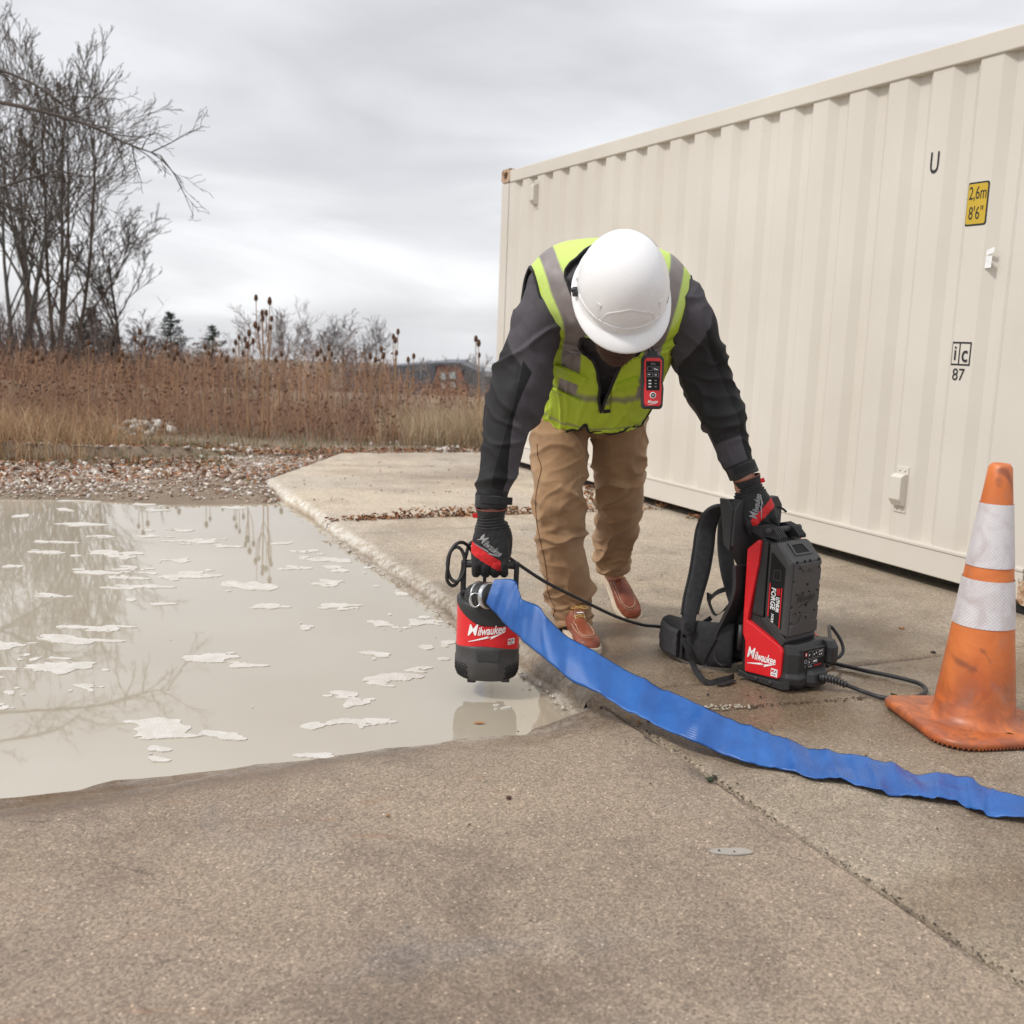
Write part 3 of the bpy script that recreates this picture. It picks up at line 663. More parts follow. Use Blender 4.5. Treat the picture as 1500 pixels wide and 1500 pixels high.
# ================================================================ SUBMERSIBLE PUMP
PY=3.62; PK=1.05; pb=W(714,986,PY); PKZ=.97; pt=W(714,862,PY)
PC=Vector((pb.x-.003,PY,0)); PZ0=pb.z; 
pump=thing('submersible_pump','red and black submersible water pump hanging from the left-hand glove over the puddle','water pump',(PC.x,PY,PZ0))
def pring(r,z,n=64,flat=.0,front=0.,sq=2.5):
    q=[]
    for j in range(n):
        a=2*math.pi*j/n; ca,sa=math.cos(a),math.sin(a); k=(abs(ca)**sq+abs(sa)**sq)**(-1/sq); rr=r*k
        if front and sa<0:
            h=abs(ca)*rr; 
            if h<.052: rr*=1+front*sm(.052,.044,h)
        q.append(Vector((rr*ca,rr*sa,z)))
    return q
def zlo(a): # lower edge of the red shell
    d=math.degrees(a)%360; return .118+.010*math.cos(R(d-270)*2)*(1)+.004*math.cos(R(d-200))
def zhi(a):
    d=(math.degrees(a)-270+180)%360-180     # 0 faces the camera, + to the right
    return .265-.062*sm(-75,-5,d)+.062*sm(40,110,d)
RB=.1035
b=MB(); n=64; rings=[]
for k in range(9):
    t_=k/8; rg=[]
    for j in range(n):
        a=2*math.pi*j/n; z=zlo(a)+(zhi(a)-zlo(a))*t_; p=pring(RB,z,n)[j]; rg.append(p)
    rings.append(rg)
b.rings(rings,cap=False); b.build('red_shell',MATS['red_plastic'],pump,False)
b=MB(); rings=[]
for k,(off,z) in enumerate(((.0018,0),(.0018,.006),(.0018,.4),(.0018,.8),(-.004,.93),(-.016,1.0),(-.05,1.0),(-.10,1.0))):
    rg=[]
    for j in range(n):
        a=2*math.pi*j/n; zz_=zhi(a); z1=.285; zq=zz_+(z1-zz_)*z if z>.01 else zz_+z; rg.append(pring(RB+off,zq,n)[j])
    rings.append(rg)
b.rings(rings); b.build('top_cap',MATS['black_plastic'],pump,False)
b=MB(); rings=[]
for z,r,fr in ((-.004,.060,0),(.0,.088,0),(.012,.098,0),(.03,.1035,.03),(.068,.1065,.03),(.074,.1035,.035),(.115,.1045,.035)):
    rings.append([v for v in pring(r,z,n,front=fr)])
top=[]
for j in range(n):
    a=2*math.pi*j/n; p=pring(RB+.0022,zlo(a),n,front=.02)[j]; top.append(p)
rings[-1]=[Vector((v.x,v.y,min(v.z,zlo(2*math.pi*j/n)-.006))) for j,v in enumerate(rings[-1])]
rings.append(top); rings.append([v*1 for v in [Vector((p.x*.97,p.y*.97,p.z+.001)) for p in top]])
# scalloped feet
for r in rings[:2]:
    for j,v in enumerate(r):
        a=(math.degrees(2*math.pi*j/n)+45)%90-45; v.z-=.006*sm(30,12,abs(abs(a)-45)) if False else 0
plastic('strainer_plastic',(.048,.046,.046),.5); b.rings(rings); b.build('strainer_base',MATS['strainer_plastic'],pump,False)
for k in range(4):
    a=R(45+90*k+8); b=MB(); b.box((.078*math.cos(a),.078*math.sin(a),-.007),(.028,.016,.012),bev=.002); b.build('foot',MATS['dark_plastic'],pump,False)
b=MB()
for row in range(6):
    for k in range(72):
        a=2*math.pi*(k+(row%2)*.5)/72; d=math.degrees(a)%90
        if 33<abs(d-45)+0 or 30<abs(((math.degrees(a)-270+180)%360)-180)<0: continue
        if abs(((math.degrees(a)-270+180)%360)-180)<34: continue
        z=.012+row*.0098; j=a/(2*math.pi)*n; 
        ca,sa=math.cos(a),math.sin(a); kk=(abs(ca)**2.5+abs(sa)**2.5)**(-1/2.5); rr=(.098 if z<.02 else (.102 if z<.028 else .1045))*kk+.0008
        M_=Matrix.Rotation(a,3,'Z')@Matrix.Rotation(math.pi/2,3,'Y'); b.lathe([(.0040,-.002),(.0040,.0006),(.0040,.0007),(.0001,.0007)],8,(rr*ca,rr*sa,z),M_=M_)
o=b.build('strainer_hole',MATS['hole_dark'],pump,False); o['kind']='stuff'  # near-black discs on the wall; the shade of the holes is their colour
b=MB(); b.box((0,-.1045*1.02-.002,.085),(.012,.004,.012)); 
# raised rating plate with relief
b=MB(); b.box((.004,-.1085,.095),(.07,.003,.03),bev=.001); b.build('rating_plate',MATS['dark_plastic'],pump,False)
# carrying frame
hz_=.392
b=MB(); hw=.086
for sx in (-1,1):
    b.box((sx*hw,0,(.285+hz_)/2+.006),(.017,.032,hz_-.285+.02),bev=.004)
o=b.build('handle_post',MATS['black_plastic'],pump,False); o['kind']='stuff'
bpy.data.objects.remove(o)
for sx in (-1,1):
    b=MB(); b.box((sx*hw,0,(.280+hz_)/2+.006),(.017,.032,hz_-.280+.025),bev=.004); b.build('handle_post',MATS['black_plastic'],pump,False)
b=MB(); b.tube([(-hw,0,hz_+.005),(-.04,0,hz_+.008),(.04,0,hz_+.008),(hw,0,hz_+.005)],.0145,12); b.build('handle_grip',MATS['black_plastic'],pump,False)
b=MB(); b.box((0,0,.2975),(.189,.04,.017),bev=.004); b.build('handle_base',MATS['black_plastic'],pump,False)
for sx in (-.035,.04):
    b=MB(); b.lathe([(.008,.300),(.008,.311),(.005,.314)],10,(sx,-.01,0)); b.build('bolt',MATS['black_plastic'],pump,False)
# outlet elbow, coupling and ring pull
oc=W(707,872,3.515)-Vector((PC.x,PY,PZ0)); oc=Vector((oc.x/PK,oc.y/PK,oc.z/PKZ)); od=Vector((.80,-.52,.10)).normalized()
q=od.to_track_quat('Z','Y').to_matrix()
b=MB(); b.tube(smoothpath([(0,-.02,.265),(-.005,-.055,.27),oc-od*.03,oc],5),[.034,.034,.034,.034,.034,.034,.034,.034,.035,.035,.035,.036,.036,.036,.036,.036],20); b.build('outlet_elbow',MATS['black_plastic'],pump,False)
b=MB(); b.lathe([(.036,-.026),(.0445,-.024),(.0455,-.014),(.042,-.011),(.042,-.004),(.047,-.002),(.047,.006),(.042,.009),(.041,.03)],28,oc,M_=q); b.build('camlock_coupling',MATS['black_plastic'],pump,False)
b=MB(); b.lathe([(.043,.007),(.0468,.009),(.0468,.021),(.043,.023)],32,oc+od*.004,M_=q); b.build('hose_clamp',MATS['steel'],pump,False)
b=MB(); b.lathe([(.043,-.0),(.0478,.002),(.0478,.005),(.043,.007)],32,oc-od*.018,M_=q); b.build('hose_clamp',MATS['steel'],pump,False)
rc=W(696,879,3.465)-Vector((PC.x,PY,PZ0)); rc=Vector((rc.x/PK,rc.y/PK,rc.z/PKZ))
ring=[rc+Vector((.0175*math.cos(t_),.006*math.sin(t_),.0225*math.sin(t_)-.0)) for t_ in np.linspace(0,2*math.pi,25)]
b=MB(); b.tube(ring,.0024,8,cap=False); b.build('ring_pull',MATS['steel'],pump,False)
b=MB(); b.tube([rc+Vector((.012,.0,.008)),rc+Vector((.026,.012,.010)),oc-od*.012+Vector((-.02,-.02,0))],[.004,.006,.006],8); b.build('cam_lever',MATS['steel'],pump,False)
# lettering on the shell (wrapped on the round front)
def pumpfn(x0,z0,lift=.002):
    def f(x,y,e=0.):
        xx=x0+x; yy=-(max(1e-4,(RB+lift+e)**2.5-abs(xx)**2.5))**(1/2.5); return Vector((xx,yy,z0+y))
    return f
wordmark(pump,pumpfn(-.002,.186),.122,slope=.14,world=False)
mxbox(pump,pumpfn(.077,.146),.021,False)
# cord of the pump: gland, coil at the handle, long run to the power unit
for o in pump.children_recursive: o.data.transform(Matrix.Diagonal((PK,PK,PKZ,1)))
cord=MB(); gl=Vector((PC.x-.02,PY+.03,PZ0+.275))
cpts=[gl,gl+Vector((0,.01,.07)),W(703,828,3.66),W(686,800,3.64),W(672,795,3.61),W(660,808,3.59),W(656,830,3.59),W(655,850,3.60),W(664,858,3.61),W(674,846,3.62),W(681,820,3.63),W(690,795,3.65),W(712,800,3.67),W(738,812,3.67),W(760,827,3.69),W(800,853,3.75),W(850,878,3.82),W(900,902,3.90),W(940,915,3.98),W(975,920,4.02)]
cpts+= [Vector((.78,4.07,.02)),Vector((.98,4.02,.012)),Vector((1.10,3.86,.03))]
cord.tube(smoothpath(cpts,8),.0062,10); o=cord.build('pump_cord',MATS['cable_rubber'],pump)
# small loop round the handle
b=MB(); lc=W(668,835,3.61); b.tube([lc+Vector((.030*math.cos(t_)*1.0,.01*math.sin(t_),.058*math.sin(t_)+.02)) for t_ in np.linspace(0,2*math.pi,29)],.0062,10,cap=False); b.build('cord_loop',MATS['cable_rubber'],pump)
# ================================================================ LAY-FLAT HOSE
lowE=[(712,884),(724,897),(741,915),(758,931),(774,946),(794,962),(815,980),(839,998),(870,1015),(900,1030),(930,1047),(960,1064),(1005,1084),(1045,1100),(1086,1115),(1120,1123),(1155,1130),(1190,1138),(1225,1144),(1258,1151),(1291,1159),(1322,1165),(1353,1168),(1380,1172),(1408,1179),(1432,1187),(1456,1194),(1500,1203),(1545,1210),(1600,1222),(1680,1246),(1800,1285),(1980,1350),(2250,1440)]
uppE=[(724,849),(752,849),(760,863),(767,878),(789,888),(803,906),(827,928),(856,945),(885,962),(920,982),(955,1001),(985,1016),(1030,1038),(1065,1052),(1100,1066),(1130,1075),(1162,1085),(1195,1096),(1230,1104),(1262,1108),(1295,1118),(1325,1127),(1360,1131),(1388,1133),(1415,1140),(1440,1152),(1463,1161),(1505,1167),(1550,1174),(1605,1184),(1690,1204),(1815,1238),(2000,1292),(2290,1370)]
nE=len(lowE); lo3=[];up3=[]
for i,(p,q_) in enumerate(zip(lowE,uppE)):
    g=G(*p,.008)
    if i<=11:
        t_=i/11; Yl=3.455+(G(*lowE[11],.05).y-3.455)*t_**1.25; lo=W(*p,Yl); wdt=.148+.012*t_
        # upper edge: the width vector lies down gradually
        Yu=Yl+.02+.155*sm(.1,1.2,t_); up=W(*q_,Yu)
    else:
        rise=.012+.03*sm(16,11,i)+.004*math.sin(i*1.7); lo=G(*p,.006+.038*sm(15,11,i)+.004*(1+math.sin(i*2.3))); up=G(*q_,rise+.055*sm(19,11,i)+.012)
    lo3.append(lo); up3.append(up)
lo3=smoothpath(lo3,7); up3=smoothpath(up3,7); m_=len(lo3); nc=18; rows=[]; rows2=[]
t=MT('blue_hose_fabric'); wv=t.n('ShaderNodeTexWave'); wv.bands_direction='X'; wv.inputs['Scale'].default_value=1; wv.inputs['Distortion'].default_value=.25
uvn=t.n('ShaderNodeUVMap'); mpn=t.n('ShaderNodeMapping'); mpn.inputs['Scale'].default_value=(1,95,1); mpn.inputs['Rotation'].default_value=(0,0,0); t.l(uvn.outputs[0],mpn.inputs[0])
sx_=t.n('ShaderNodeSeparateXYZ'); t.l(uvn.outputs[0],sx_.inputs[0])
rib=t.math('SINE',t.math('MULTIPLY',sx_.outputs[1],760)); cross=t.math('SINE',t.math('MULTIPLY',sx_.outputs[0],1400))
nz=t.noise(9,5,.6,.5); c=t.ramp(nz,(.3,(.008,.072,.28)),(.7,(.020,.120,.40))); c=t.mix(t.math('MULTIPLY',t.math('MULTIPLY_ADD',rib,.5,.5),.10),c,(.09,.25,.60))
wetp=t.ramp(t.noise(5,4,.5,.8,seed=3.),(.5,0.),(.6,1.)); c=t.mix(t.math('MULTIPLY',wetp,.3),c,(.006,.055,.25)); t.set(c,t.ramp(wetp,(0.,.40),(1.,.24)),**{})
t.bump(t.math('ADD',t.math('MULTIPLY',rib,.6),t.math('MULTIPLY',cross,.4)),.35,.0009); MATS['hose']=t.m
N_H=[]
for i in range(m_):
    a,c_=lo3[i],up3[i]; r_=[]; wv_=(c_-a); tn=(lo3[min(i+1,m_-1)]-lo3[max(i-1,0)]).normalized(); nr=tn.cross(wv_).normalized()
    if nr.z<0 and i>60: nr=-nr
    if nr.y>0 and i<=60: nr=-nr
    N_H.append(nr)
nrm_s=[]
for i in range(m_):
    v_=Vector((0,0,0))
    for k in range(max(0,i-4),min(m_,i+5)): v_+=N_H[k]
    nrm_s.append(v_.normalized())
for i in range(m_):
    a,c_=lo3[i],up3[i]; r_=[]; r2=[]; nr=nrm_s[i]; s_=i/7
    for j in range(nc+1):
        u=j/nc; p=a+(c_-a)*u
        fold=.007*fn3((s_*.9,u*1.1,0),1)+.013*fn3((s_*.8+u*.6,u*.6,4),1)+.004*fn3((s_*2.2+u,u*1.2,9),1)+.0045*max(0,1-abs(fn3((s_*1.1+u*.55,u*.25,17),1))*4.5)**1.4
        bul=.0065*math.sqrt(max(0,1-(2*u-1)**2)); e=min(1,i/6) 
        p1=p+nr*(fold*e+bul*.55); p2=p+nr*(fold*e-bul*.45)
        if p2.z<.002 and i>75: dz=.002-p2.z; p1=p1+Vector((0,0,dz)); p2=p2+Vector((0,0,dz))
        r_.append(p1); r2.append(p2)
    rows.append(r_+r2[::-1][1:-1])
b=MB(); b.rings(rows,cap=False); me=b.mesh('hose',MATS['hose']); ul=me.uv_layers.new(name='UVMap'); ring_n=len(rows[0]); L_=[0]
for i in range(1,m_): L_.append(L_[-1]+(lo3[i]-lo3[i-1]).length)
for lp in me.loops:
    i,j=divmod(lp.vertex_index,ring_n); ul.data[lp.index].uv=(L_[i],(j if j<=nc else 2*nc-j)/nc*.155)
hose=link('discharge_hose',me); tag(hose,'blue lay-flat hose running from the pump across the wet concrete','hose')
# ================================================================ BACKPACK POWER UNIT
BKO=Vector((.957,3.561,0)); BA=Vector((.64,-.768,0)).normalized(); BW=Vector((.768,.64,0)).normalized()
unit=thing('backpack_power_unit','red and grey backpack battery power unit with black harness held upright beside the cone','power unit',BKO)
def B3(a,w,z): return BKO+BA*a+BW*w+Vector((0,0,z))
BM=Matrix((BA,BW,(0,0,1))).transposed()
def bbox(a0,a1,w0,w1,z0,z1,bev=0,b=None):
    b=b or MB(); b.box(B3((a0+a1)/2,(w0+w1)/2,(z0+z1)/2),(a1-a0,w1-w0,z1-z0),0,BM,bev); return b
def sidep(poly,w0,w1): b=MB(); b.prism([B3(a,w0,z) for a,z in poly],BW*(w1-w0)); return b
WU=.178
# housing: base block + spine, chamfered
def hull(rings,name,mat,bw=.004):
    b=MB(); b.rings(rings,smooth=False); o=b.build(name,mat,unit); bevel(o,bw,2); return o
def plan(a0,a1,w0,w1,z,c=.03,c2=None):
    c2=c2 or c; return [B3(a0+c2,w0,z),B3(a1-c,w0,z),B3(a1,w0+c,z),B3(a1,w1-c,z),B3(a1-c,w1,z),B3(a0+c2,w1,z),B3(a0,w1-c2,z),B3(a0,w0+c2,z)]
hull([plan(-.198,.020,.012,.205,.002,.035),plan(-.212,.034,.0,.222,.022,.035),plan(-.212,.034,.0,.222,.045,.03),plan(-.205,.024,.004,.216,.060,.028),plan(-.205,.024,.004,.216,.128,.028),plan(-.205,.006,.008,.210,.160,.02)],'motor_base',MATS['black_plastic'])
o=sidep([(-.198,.05),(-.06,.05),(-.028,.172),(-.119,.226),(-.108,.30),(-.108,.498),(-.150,.512),(-.198,.470)],.012,WU).build('spine_housing',MATS['black_plastic'],unit); bevel(o,.006,2)
# red cheek panels on both sides
redp=[(-.155,.503),(-.143,.496),(-.147,.42),(-.158,.343),(-.176,.212),(-.030,.152),(-.020,.135),(-.021,.045),(-.032,.036),(-.172,.027),(-.180,.137),(-.194,.165),(-.199,.464)]
o=sidep(redp,-.006,.03).build('red_side_panel',MATS['red_plastic'],unit); bevel(o,.0035,2)
o=sidep(redp,.165,.228).build('red_side_panel',MATS['red_plastic'],unit); bevel(o,.0035,2)
o=sidep([(-.196,.03),(-.155,.022),(-.018,.030),(.008,.04),(.02,.05),(.02,.012),(-.01,.004),(-.2,.006)],-.011,-.002).build('bumper',MATS['black_plastic'],unit); bevel(o,.003)
for a_ in (-.115,-.055):
    b=MB(); b.lathe([(.007,0),(.007,.004),(.004,.005)],10,B3(a_,-.011,.018),M_=BM@Matrix.Rotation(math.pi/2,3,'X')); b.build('screw',MATS['dark_plastic'],unit)
# sculpted neck between spine and base (facets)
o=sidep([(-.122,.232),(-.119,.222),(-.030,.150),(-.018,.170),(-.024,.186),(-.108,.235)],.0,WU).build('battery_cradle',MATS['dark_plastic'],unit); bevel(o,.003)
o=sidep([(-.150,.500),(-.118,.50),(-.118,.235),(-.165,.24)],.004,WU-.002).build('battery_rail',MATS['black_plastic'],unit); bevel(o,.003)
# battery block
bs=[(-.112,.498),(-.078,.505),(-.012,.447),(-.012,.185),(-.030,.188),(-.110,.228)]
def bring(poly,w,ins):
    ca=sum(p[0] for p in poly)/len(poly); cz=sum(p[1] for p in poly)/len(poly)
    return [B3(a-(a-ca)/abs(a-ca+1e-9)*ins,w,z-(z-cz)/abs(z-cz+1e-9)*ins) for a,z in poly]
b=MB(); b.rings([bring(bs,-.004,.010),bring(bs,.006,0),bring(bs,.166,0),bring(bs,.176,.010)],smooth=False); bat=b.build('battery',MATS['grey_plastic'],unit); bevel(bat,.003)
# recessed grip on the chamfered top
def chamf(u,w,off=0): # u 0..1 down the chamfer
    a=-.078+.066*u; z=.505-.058*u; n=Vector((.66,0,.75)); return B3(a+.66*off,w,z+.75*off)
b=MB(); fr=[(.10,.045),(.10,.125),(.72,.135),(.72,.040)]; inn=[(.22,.056),(.22,.116),(.64,.124),(.64,.050)]
b.add([chamf(u,w,.001) for u,w in fr]+[chamf(u,w,.004) for u,w in fr]+[chamf(u,w,.004) for u,w in inn]+[chamf(u,w,-.0) for u,w in inn],[(i,(i+1)%4,4+(i+1)%4,4+i) for i in range(4)]+[(4+i,4+(i+1)%4,8+(i+1)%4,8+i) for i in range(4)]+[(8+i,8+(i+1)%4,12+(i+1)%4,12+i) for i in range(4)])
gp=b.build('battery_grip',MATS['grey_plastic'],bat); b=MB(); b.add([chamf(u,w,.0012) for u,w in inn],[(0,1,2,3)]); b.build('grip_shade',MATS['hole_dark'],gp)  # flat near-black sheet paints the shade in the hollow of the grip
# front plate with notched edge and raised relief
def bf(w,z,off=0): return B3(-.012+off,w,z)
front=[(.010,.192),(.010,.225),(.016,.228),(.016,.236),(.010,.239),(.010,.283),(.016,.286),(.016,.293),(.010,.296),(.010,.372),(.016,.375),(.016,.383),(.010,.386),(.010,.440),(.162,.440),(.162,.428),(.154,.426),(.154,.418),(.162,.415),(.162,.372),(.154,.369),(.154,.361),(.162,.358),(.162,.296),(.154,.293),(.154,.286),(.162,.283),(.162,.239),(.154,.236),(.154,.229),(.162,.226),(.162,.192)]
b=MB(); b.prism([bf(w,z,-.001) for w,z in front],BA*.0065); o=b.build('battery_cover',MATS['grey_plastic'],bat); bevel(o,.0012,1)
b=MB(); b.prism([bf(w,z,.005) for w,z in ((.012,.193),(.160,.193),(.160,.232),(.118,.236),(.106,.262),(.066,.262),(.054,.236),(.012,.224))],BA*.004); o=b.build('cover_ridge',MATS['grey_plastic'],bat); bevel(o,.001,1)
b=MB(); b.prism([bf(w,z,.005) for w,z in ((.030,.438),(.140,.438),(.134,.425),(.118,.410),(.060,.410),(.045,.424))],BA*.003); o=b.build('cover_ridge',MATS['grey_plastic'],bat); bevel(o,.001,1)
b=MB()
for w,z,s_ in ((.088,.416,.008),(.075,.416,.005),(.101,.416,.005),(.088,.365,.007),(.088,.292,.007),(.088,.250,.008),(.036,.425,.004),(.030,.335,.005),(.066,.337,.005),(.100,.339,.005),(.146,.339,.005),(.030,.268,.005),(.056,.270,.005),(.14,.268,.005),(.146,.42,.005)):
    b.box(bf(w,z,.0065 if z>.27 or abs(w-.088)>.02 else .009),(.003,s_,s_),0,BM)
o=b.build('port',MATS['hole_dark'],bat); o['kind']='stuff'
for w in (.028,.070,.100,.150):
    b=MB(); b.box(bf(w,.444,-.002),(.010,.004,.012),0,BM); b.build('cover_slot',MATS['hole_dark'],bat)
def batf(w0,z0,off): return lambda x,y,e=0: bf(w0+x,z0+y,off+e)
wordmark(bat,batf(.086,.318,.0068),.10,'dark_plastic','embossed_lettering',.08)
# side label
def sd(a,z,off=0): return B3(a,-.0048-off,z)
def sdpoly(pl,mat,name,off,par): b=MB(); b.add([sd(a,z,off) for a,z in pl],[tuple(range(len(pl)))]); return b.build(name,MATS[mat],par,fix=False)
lab=sdpoly([(-.096,.468),(-.090,.470),(-.034,.425),(-.034,.212),(-.040,.212),(-.096,.246)],'hole_dark','label',.0004,bat)
sdpoly([(-.0935,.363),(-.0885,.363),(-.0885,.245),(-.0935,.248)],'red_print','label_stripe',.0012,bat)
sdpoly([(-.044,.355),(-.0395,.355),(-.0395,.214),(-.044,.217)],'red_print','label_stripe',.0012,bat)
def sidetext(s,a0,z0,size,mat,sx=.8,bold=0,shear=.1):
    v,f=text_me(s,size,shear,bold,sx); b=MB(); b.add([sd(a0+y,z0-x,.0016) for x,y in v],f); b.build('label_lettering',MATS[mat],bat,fix=False)
sidetext('RED',-.055,.339,.018,'red_print',.75,.0009); sidetext('LITHIUM',-.055,.295,.018,'white_print',.75,.0009); sidetext('FORGE',-.075,.312,.026,'white_print',.95,.0006); sidetext('XC8.0',-.072,.244,.013,'white_print',.9,.0004)
v,f=text_me('MX',.03); b=MB()
b.add([sd(-.065+x,.395+y,.0012) for x,y in rrect(.03,.036,.004)]+[sd(-.065+x,.395+y,.0012) for x,y in rrect(.026,.032,.003)],[(i,(i+1)%20,20+(i+1)%20,20+i) for i in range(20)]); b.build('label_lettering',MATS['grey_plastic'],bat,fix=False)
# control console
def cs(w,z,off=0): return B3(.0255+off,w,z)
o=MB(); o.prism([cs(w,z,-.004) for w,z in ((.045,.146),(.175,.143),(.172,.068),(.052,.071))],BA*.006); con_=o.build('console_panel',MATS['dark_plastic'],unit); bevel(con_,.002)
b=MB(); b.add([cs(w,z,.0025) for w,z in ((.049,.142),(.171,.139),(.168,.072),(.056,.075))],[(0,1,2,3)]); b.build('console_face',MATS['hole_dark'],con_)
def cq(w0,w1,z0,z1,mat,name='console_mark',off=.0032):
    b=MB(); b.add([cs(w0,z0,off),cs(w1,z0,off),cs(w1,z1,off),cs(w0,z1,off)],[(0,1,2,3)]); b.build(name,MATS[mat],con_,fix=False)
def cfr(w0,w1,z0,z1,t_=.0012):
    for q in ((w0,w1,z0,z0+t_),(w0,w1,z1-t_,z1),(w0,w0+t_,z0,z1),(w1-t_,w1,z0,z1)): cq(*q,'grey_print')
cq(.058,.069,.120,.134,'red_print'); cq(.0605,.0665,.123,.131,'white_print',off=.0036)
b=MB(); b.lathe([(.0075,0),(.0075,.001),(.005,.001),(.005,0)],18,cs(.064,.102,.0025),M_=BM@Matrix.Rotation(math.pi/2,3,'Y'),cap=False); b.build('power_button',MATS['grey_print'],con_)
cfr(.076,.100,.110,.136); cfr(.104,.133,.110,.136); cfr(.137,.165,.108,.134); cfr(.076,.100,.088,.106); cfr(.104,.133,.088,.106)
for w,z in ((.083,.123),(.111,.122),(.122,.126),(.143,.128),(.154,.128),(.143,.117),(.154,.117),(.084,.097)): cq(w-.002,w+.003,z-.003,z+.003,'white_print')
cq(.108,.129,.094,.100,'white_print')
for i in range(4): cq(.116+i*.0105,.124+i*.0105,.0785,.0835,'red_print')
cfr(.060,.066,.080,.090); v,f=text_me('POWER',.007); b=MB(); b.add([cs(.092+x,.081+y,.0032) for x,y in v],f); b.build('console_lettering',MATS['white_print'],con_,fix=False)
# block on the console's far shoulder, cable gland, ribbed strain relief
hull([plan(-.02,.044,.182,.232,.075,.012),plan(-.02,.05,.180,.234,.085,.012),plan(-.02,.05,.180,.234,.135,.012),plan(-.02,.036,.182,.230,.158,.012)],'shoulder_block',MATS['black_plastic'])
hull([plan(.0,.052,.072,.178,.012,.02),plan(.0,.056,.068,.182,.030,.02),plan(.0,.050,.074,.176,.058,.015),plan(.0,.030,.08,.170,.070,.01)],'cable_block',MATS['black_plastic'])
g0=B3(.052,.115,.045); g1=G(1241,1004,.022)
path=[g0+(g1-g0)*k for k in np.linspace(0,1,41)]
rad=[]
for k in range(41): rad.append(.0125-.004*k/40+.0052*max(0,math.sin(k*2*math.pi/4.4))**.5*(1 if 2<k<38 else 0))
b=MB(); b.tube([p+Vector((0,0,+.006*math.sin(math.pi*i/40))) for i,p in enumerate(path)],rad,16); b.build('strain_relief',MATS['black_plastic'],unit)
def gz(x,y): return G(x,y,.0085)
pts=[g1+Vector((-.01,.004,0)),g1]+[gz(*q) for q in ((1262,1012),(1290,1021),(1320,1024),(1345,1020),(1356,1012),(1350,1003),(1330,996),(1300,989),(1270,983),(1240,976),(1212,970))]+[B3(.00,.24,.05)]
b=MB(); b.tube(smoothpath(pts,8),.0075,12); b.build('power_cable',MATS['cable_rubber'],unit)
pts=[B3(-.06,.225,.12),B3(-.02,.27,.12),W(1215,917,4.0),W(1230,935,4.0),W(1235,953,3.97),W(1226,964,3.95),W(1206,967,3.95),B3(-.10,.25,.05)]
b=MB(); b.tube(smoothpath(pts,8),.0065,12); b.build('power_cable',MATS['cable_rubber'],unit)
# carry handle on top: two toothed brackets and a bar
for w0 in (.020,.128):
    for k in range(4):
        w=w0+k*.011; pr=[(-.205,.520),(-.205,.540),(-.150,.556),(-.110,.545),(-.082,.520),(-.082,.508),(-.14,.512),(-.16,.505)]
        o=sidep([(a,z) for a,z in pr],w,w+.006).build('handle_bracket',MATS['black_plastic'],unit); bevel(o,.0015,1)
b=MB(); b.tube([B3(-.13,.0,.535),B3(-.13,.19,.535)],.012,12); b.build('handle_pin',MATS['dark_plastic'],unit)
b=MB(); b.tube([B3(-.20,.025,.535),B3(-.20,.165,.535)],.013,12); b.build('handle_pin',MATS['black_plastic'],unit)
# back frame: upper plate with cut corners, lower curved shell
def backplate(pl,a0,a1,name,mat='dark_plastic',bw=.004):
    b=MB(); b.prism([B3(a0,w,z) for w,z in pl],BA*(a1-a0)); o=b.build(name,MATS[mat],unit); bevel(o,bw); return o
backplate([(-.045,.600),(-.015,.632),(.195,.632),(.222,.600),(.222,.47),(.16,.38),(.03,.38),(-.045,.47)],-.262,-.232,'back_plate')
o=sidep([(-.300,.632),(-.262,.632),(-.240,.60),(-.240,.45),(-.268,.47)],-.052,-.040).build('plate_wing',MATS['black_plastic'],unit); bevel(o,.003)
shell=[(-.236,.40),(-.232,.30),(-.270,.20),(-.300,.13),(-.296,.05),(-.262,.03)]
b=MB(); P=[]; 
for th in (0,.012):
    P.append([[B3(a+th,w,z) for a,z in [(x.x,x.z) for x in smoothpath([Vector((a,0,z)) for a,z in shell],5)]] for w in (-.035,-.02,.19,.205)])
for w0,w1 in ((-.035,.205),): 
    sp_=[(x.x,x.z) for x in smoothpath([Vector((a,0,z)) for a,z in shell],5)]
    b.rings([[B3(a,w0,z),B3(a,w1,z),B3(a+.016,w1,z),B3(a+.016,w0,z)] for a,z in sp_],smooth=False)
o=b.build('back_shell',MATS['black_plastic'],unit); bevel(o,.003)
o=sidep([(-.29,.045),(-.20,.045),(-.20,.40),(-.236,.40),(-.226,.30),(-.27,.17)],.05,.13).build('frame_spacer',MATS['black_plastic'],unit)
b=MB(); b.tube([B3(-.20,-.008,.10),B3(-.20,-.008,.19)],.009,10); b.build('side_rod',MATS['black_plastic'],unit)
# harness
def WPL(px,py,w): return PLN(px,py,B3(0,w,0),BW)
def strap(pts,width,th,name,mat,wdir=None,parent=unit,n=7,seg=10,taper=None):
    P=smoothpath(pts,n); k=len(P); rs=[]; 
    for i,p in enumerate(P):
        d=(P[min(i+1,k-1)]-P[max(i-1,0)]).normalized(); wd=Vector(wdir) if not callable(wdir) else wdir(i/(k-1)); wd=(wd-d*wd.dot(d)).normalized(); nn=d.cross(wd)
        tp=1 if not taper else taper(i/(k-1)); ring=[]
        for j in range(seg):
            a=2*math.pi*j/seg; ca,sa=math.cos(a),math.sin(a); ca=math.copysign(abs(ca)**.45,ca); sa=math.copysign(abs(sa)**.7,sa)
            ring.append(p+wd*ca*width/2*tp+nn*sa*th/2)
        rs.append(ring)
    b=MB(); b.rings(rs); return b.build(name,MATS[mat],parent)
wv=(BW*.75+BA*.35).normalized()
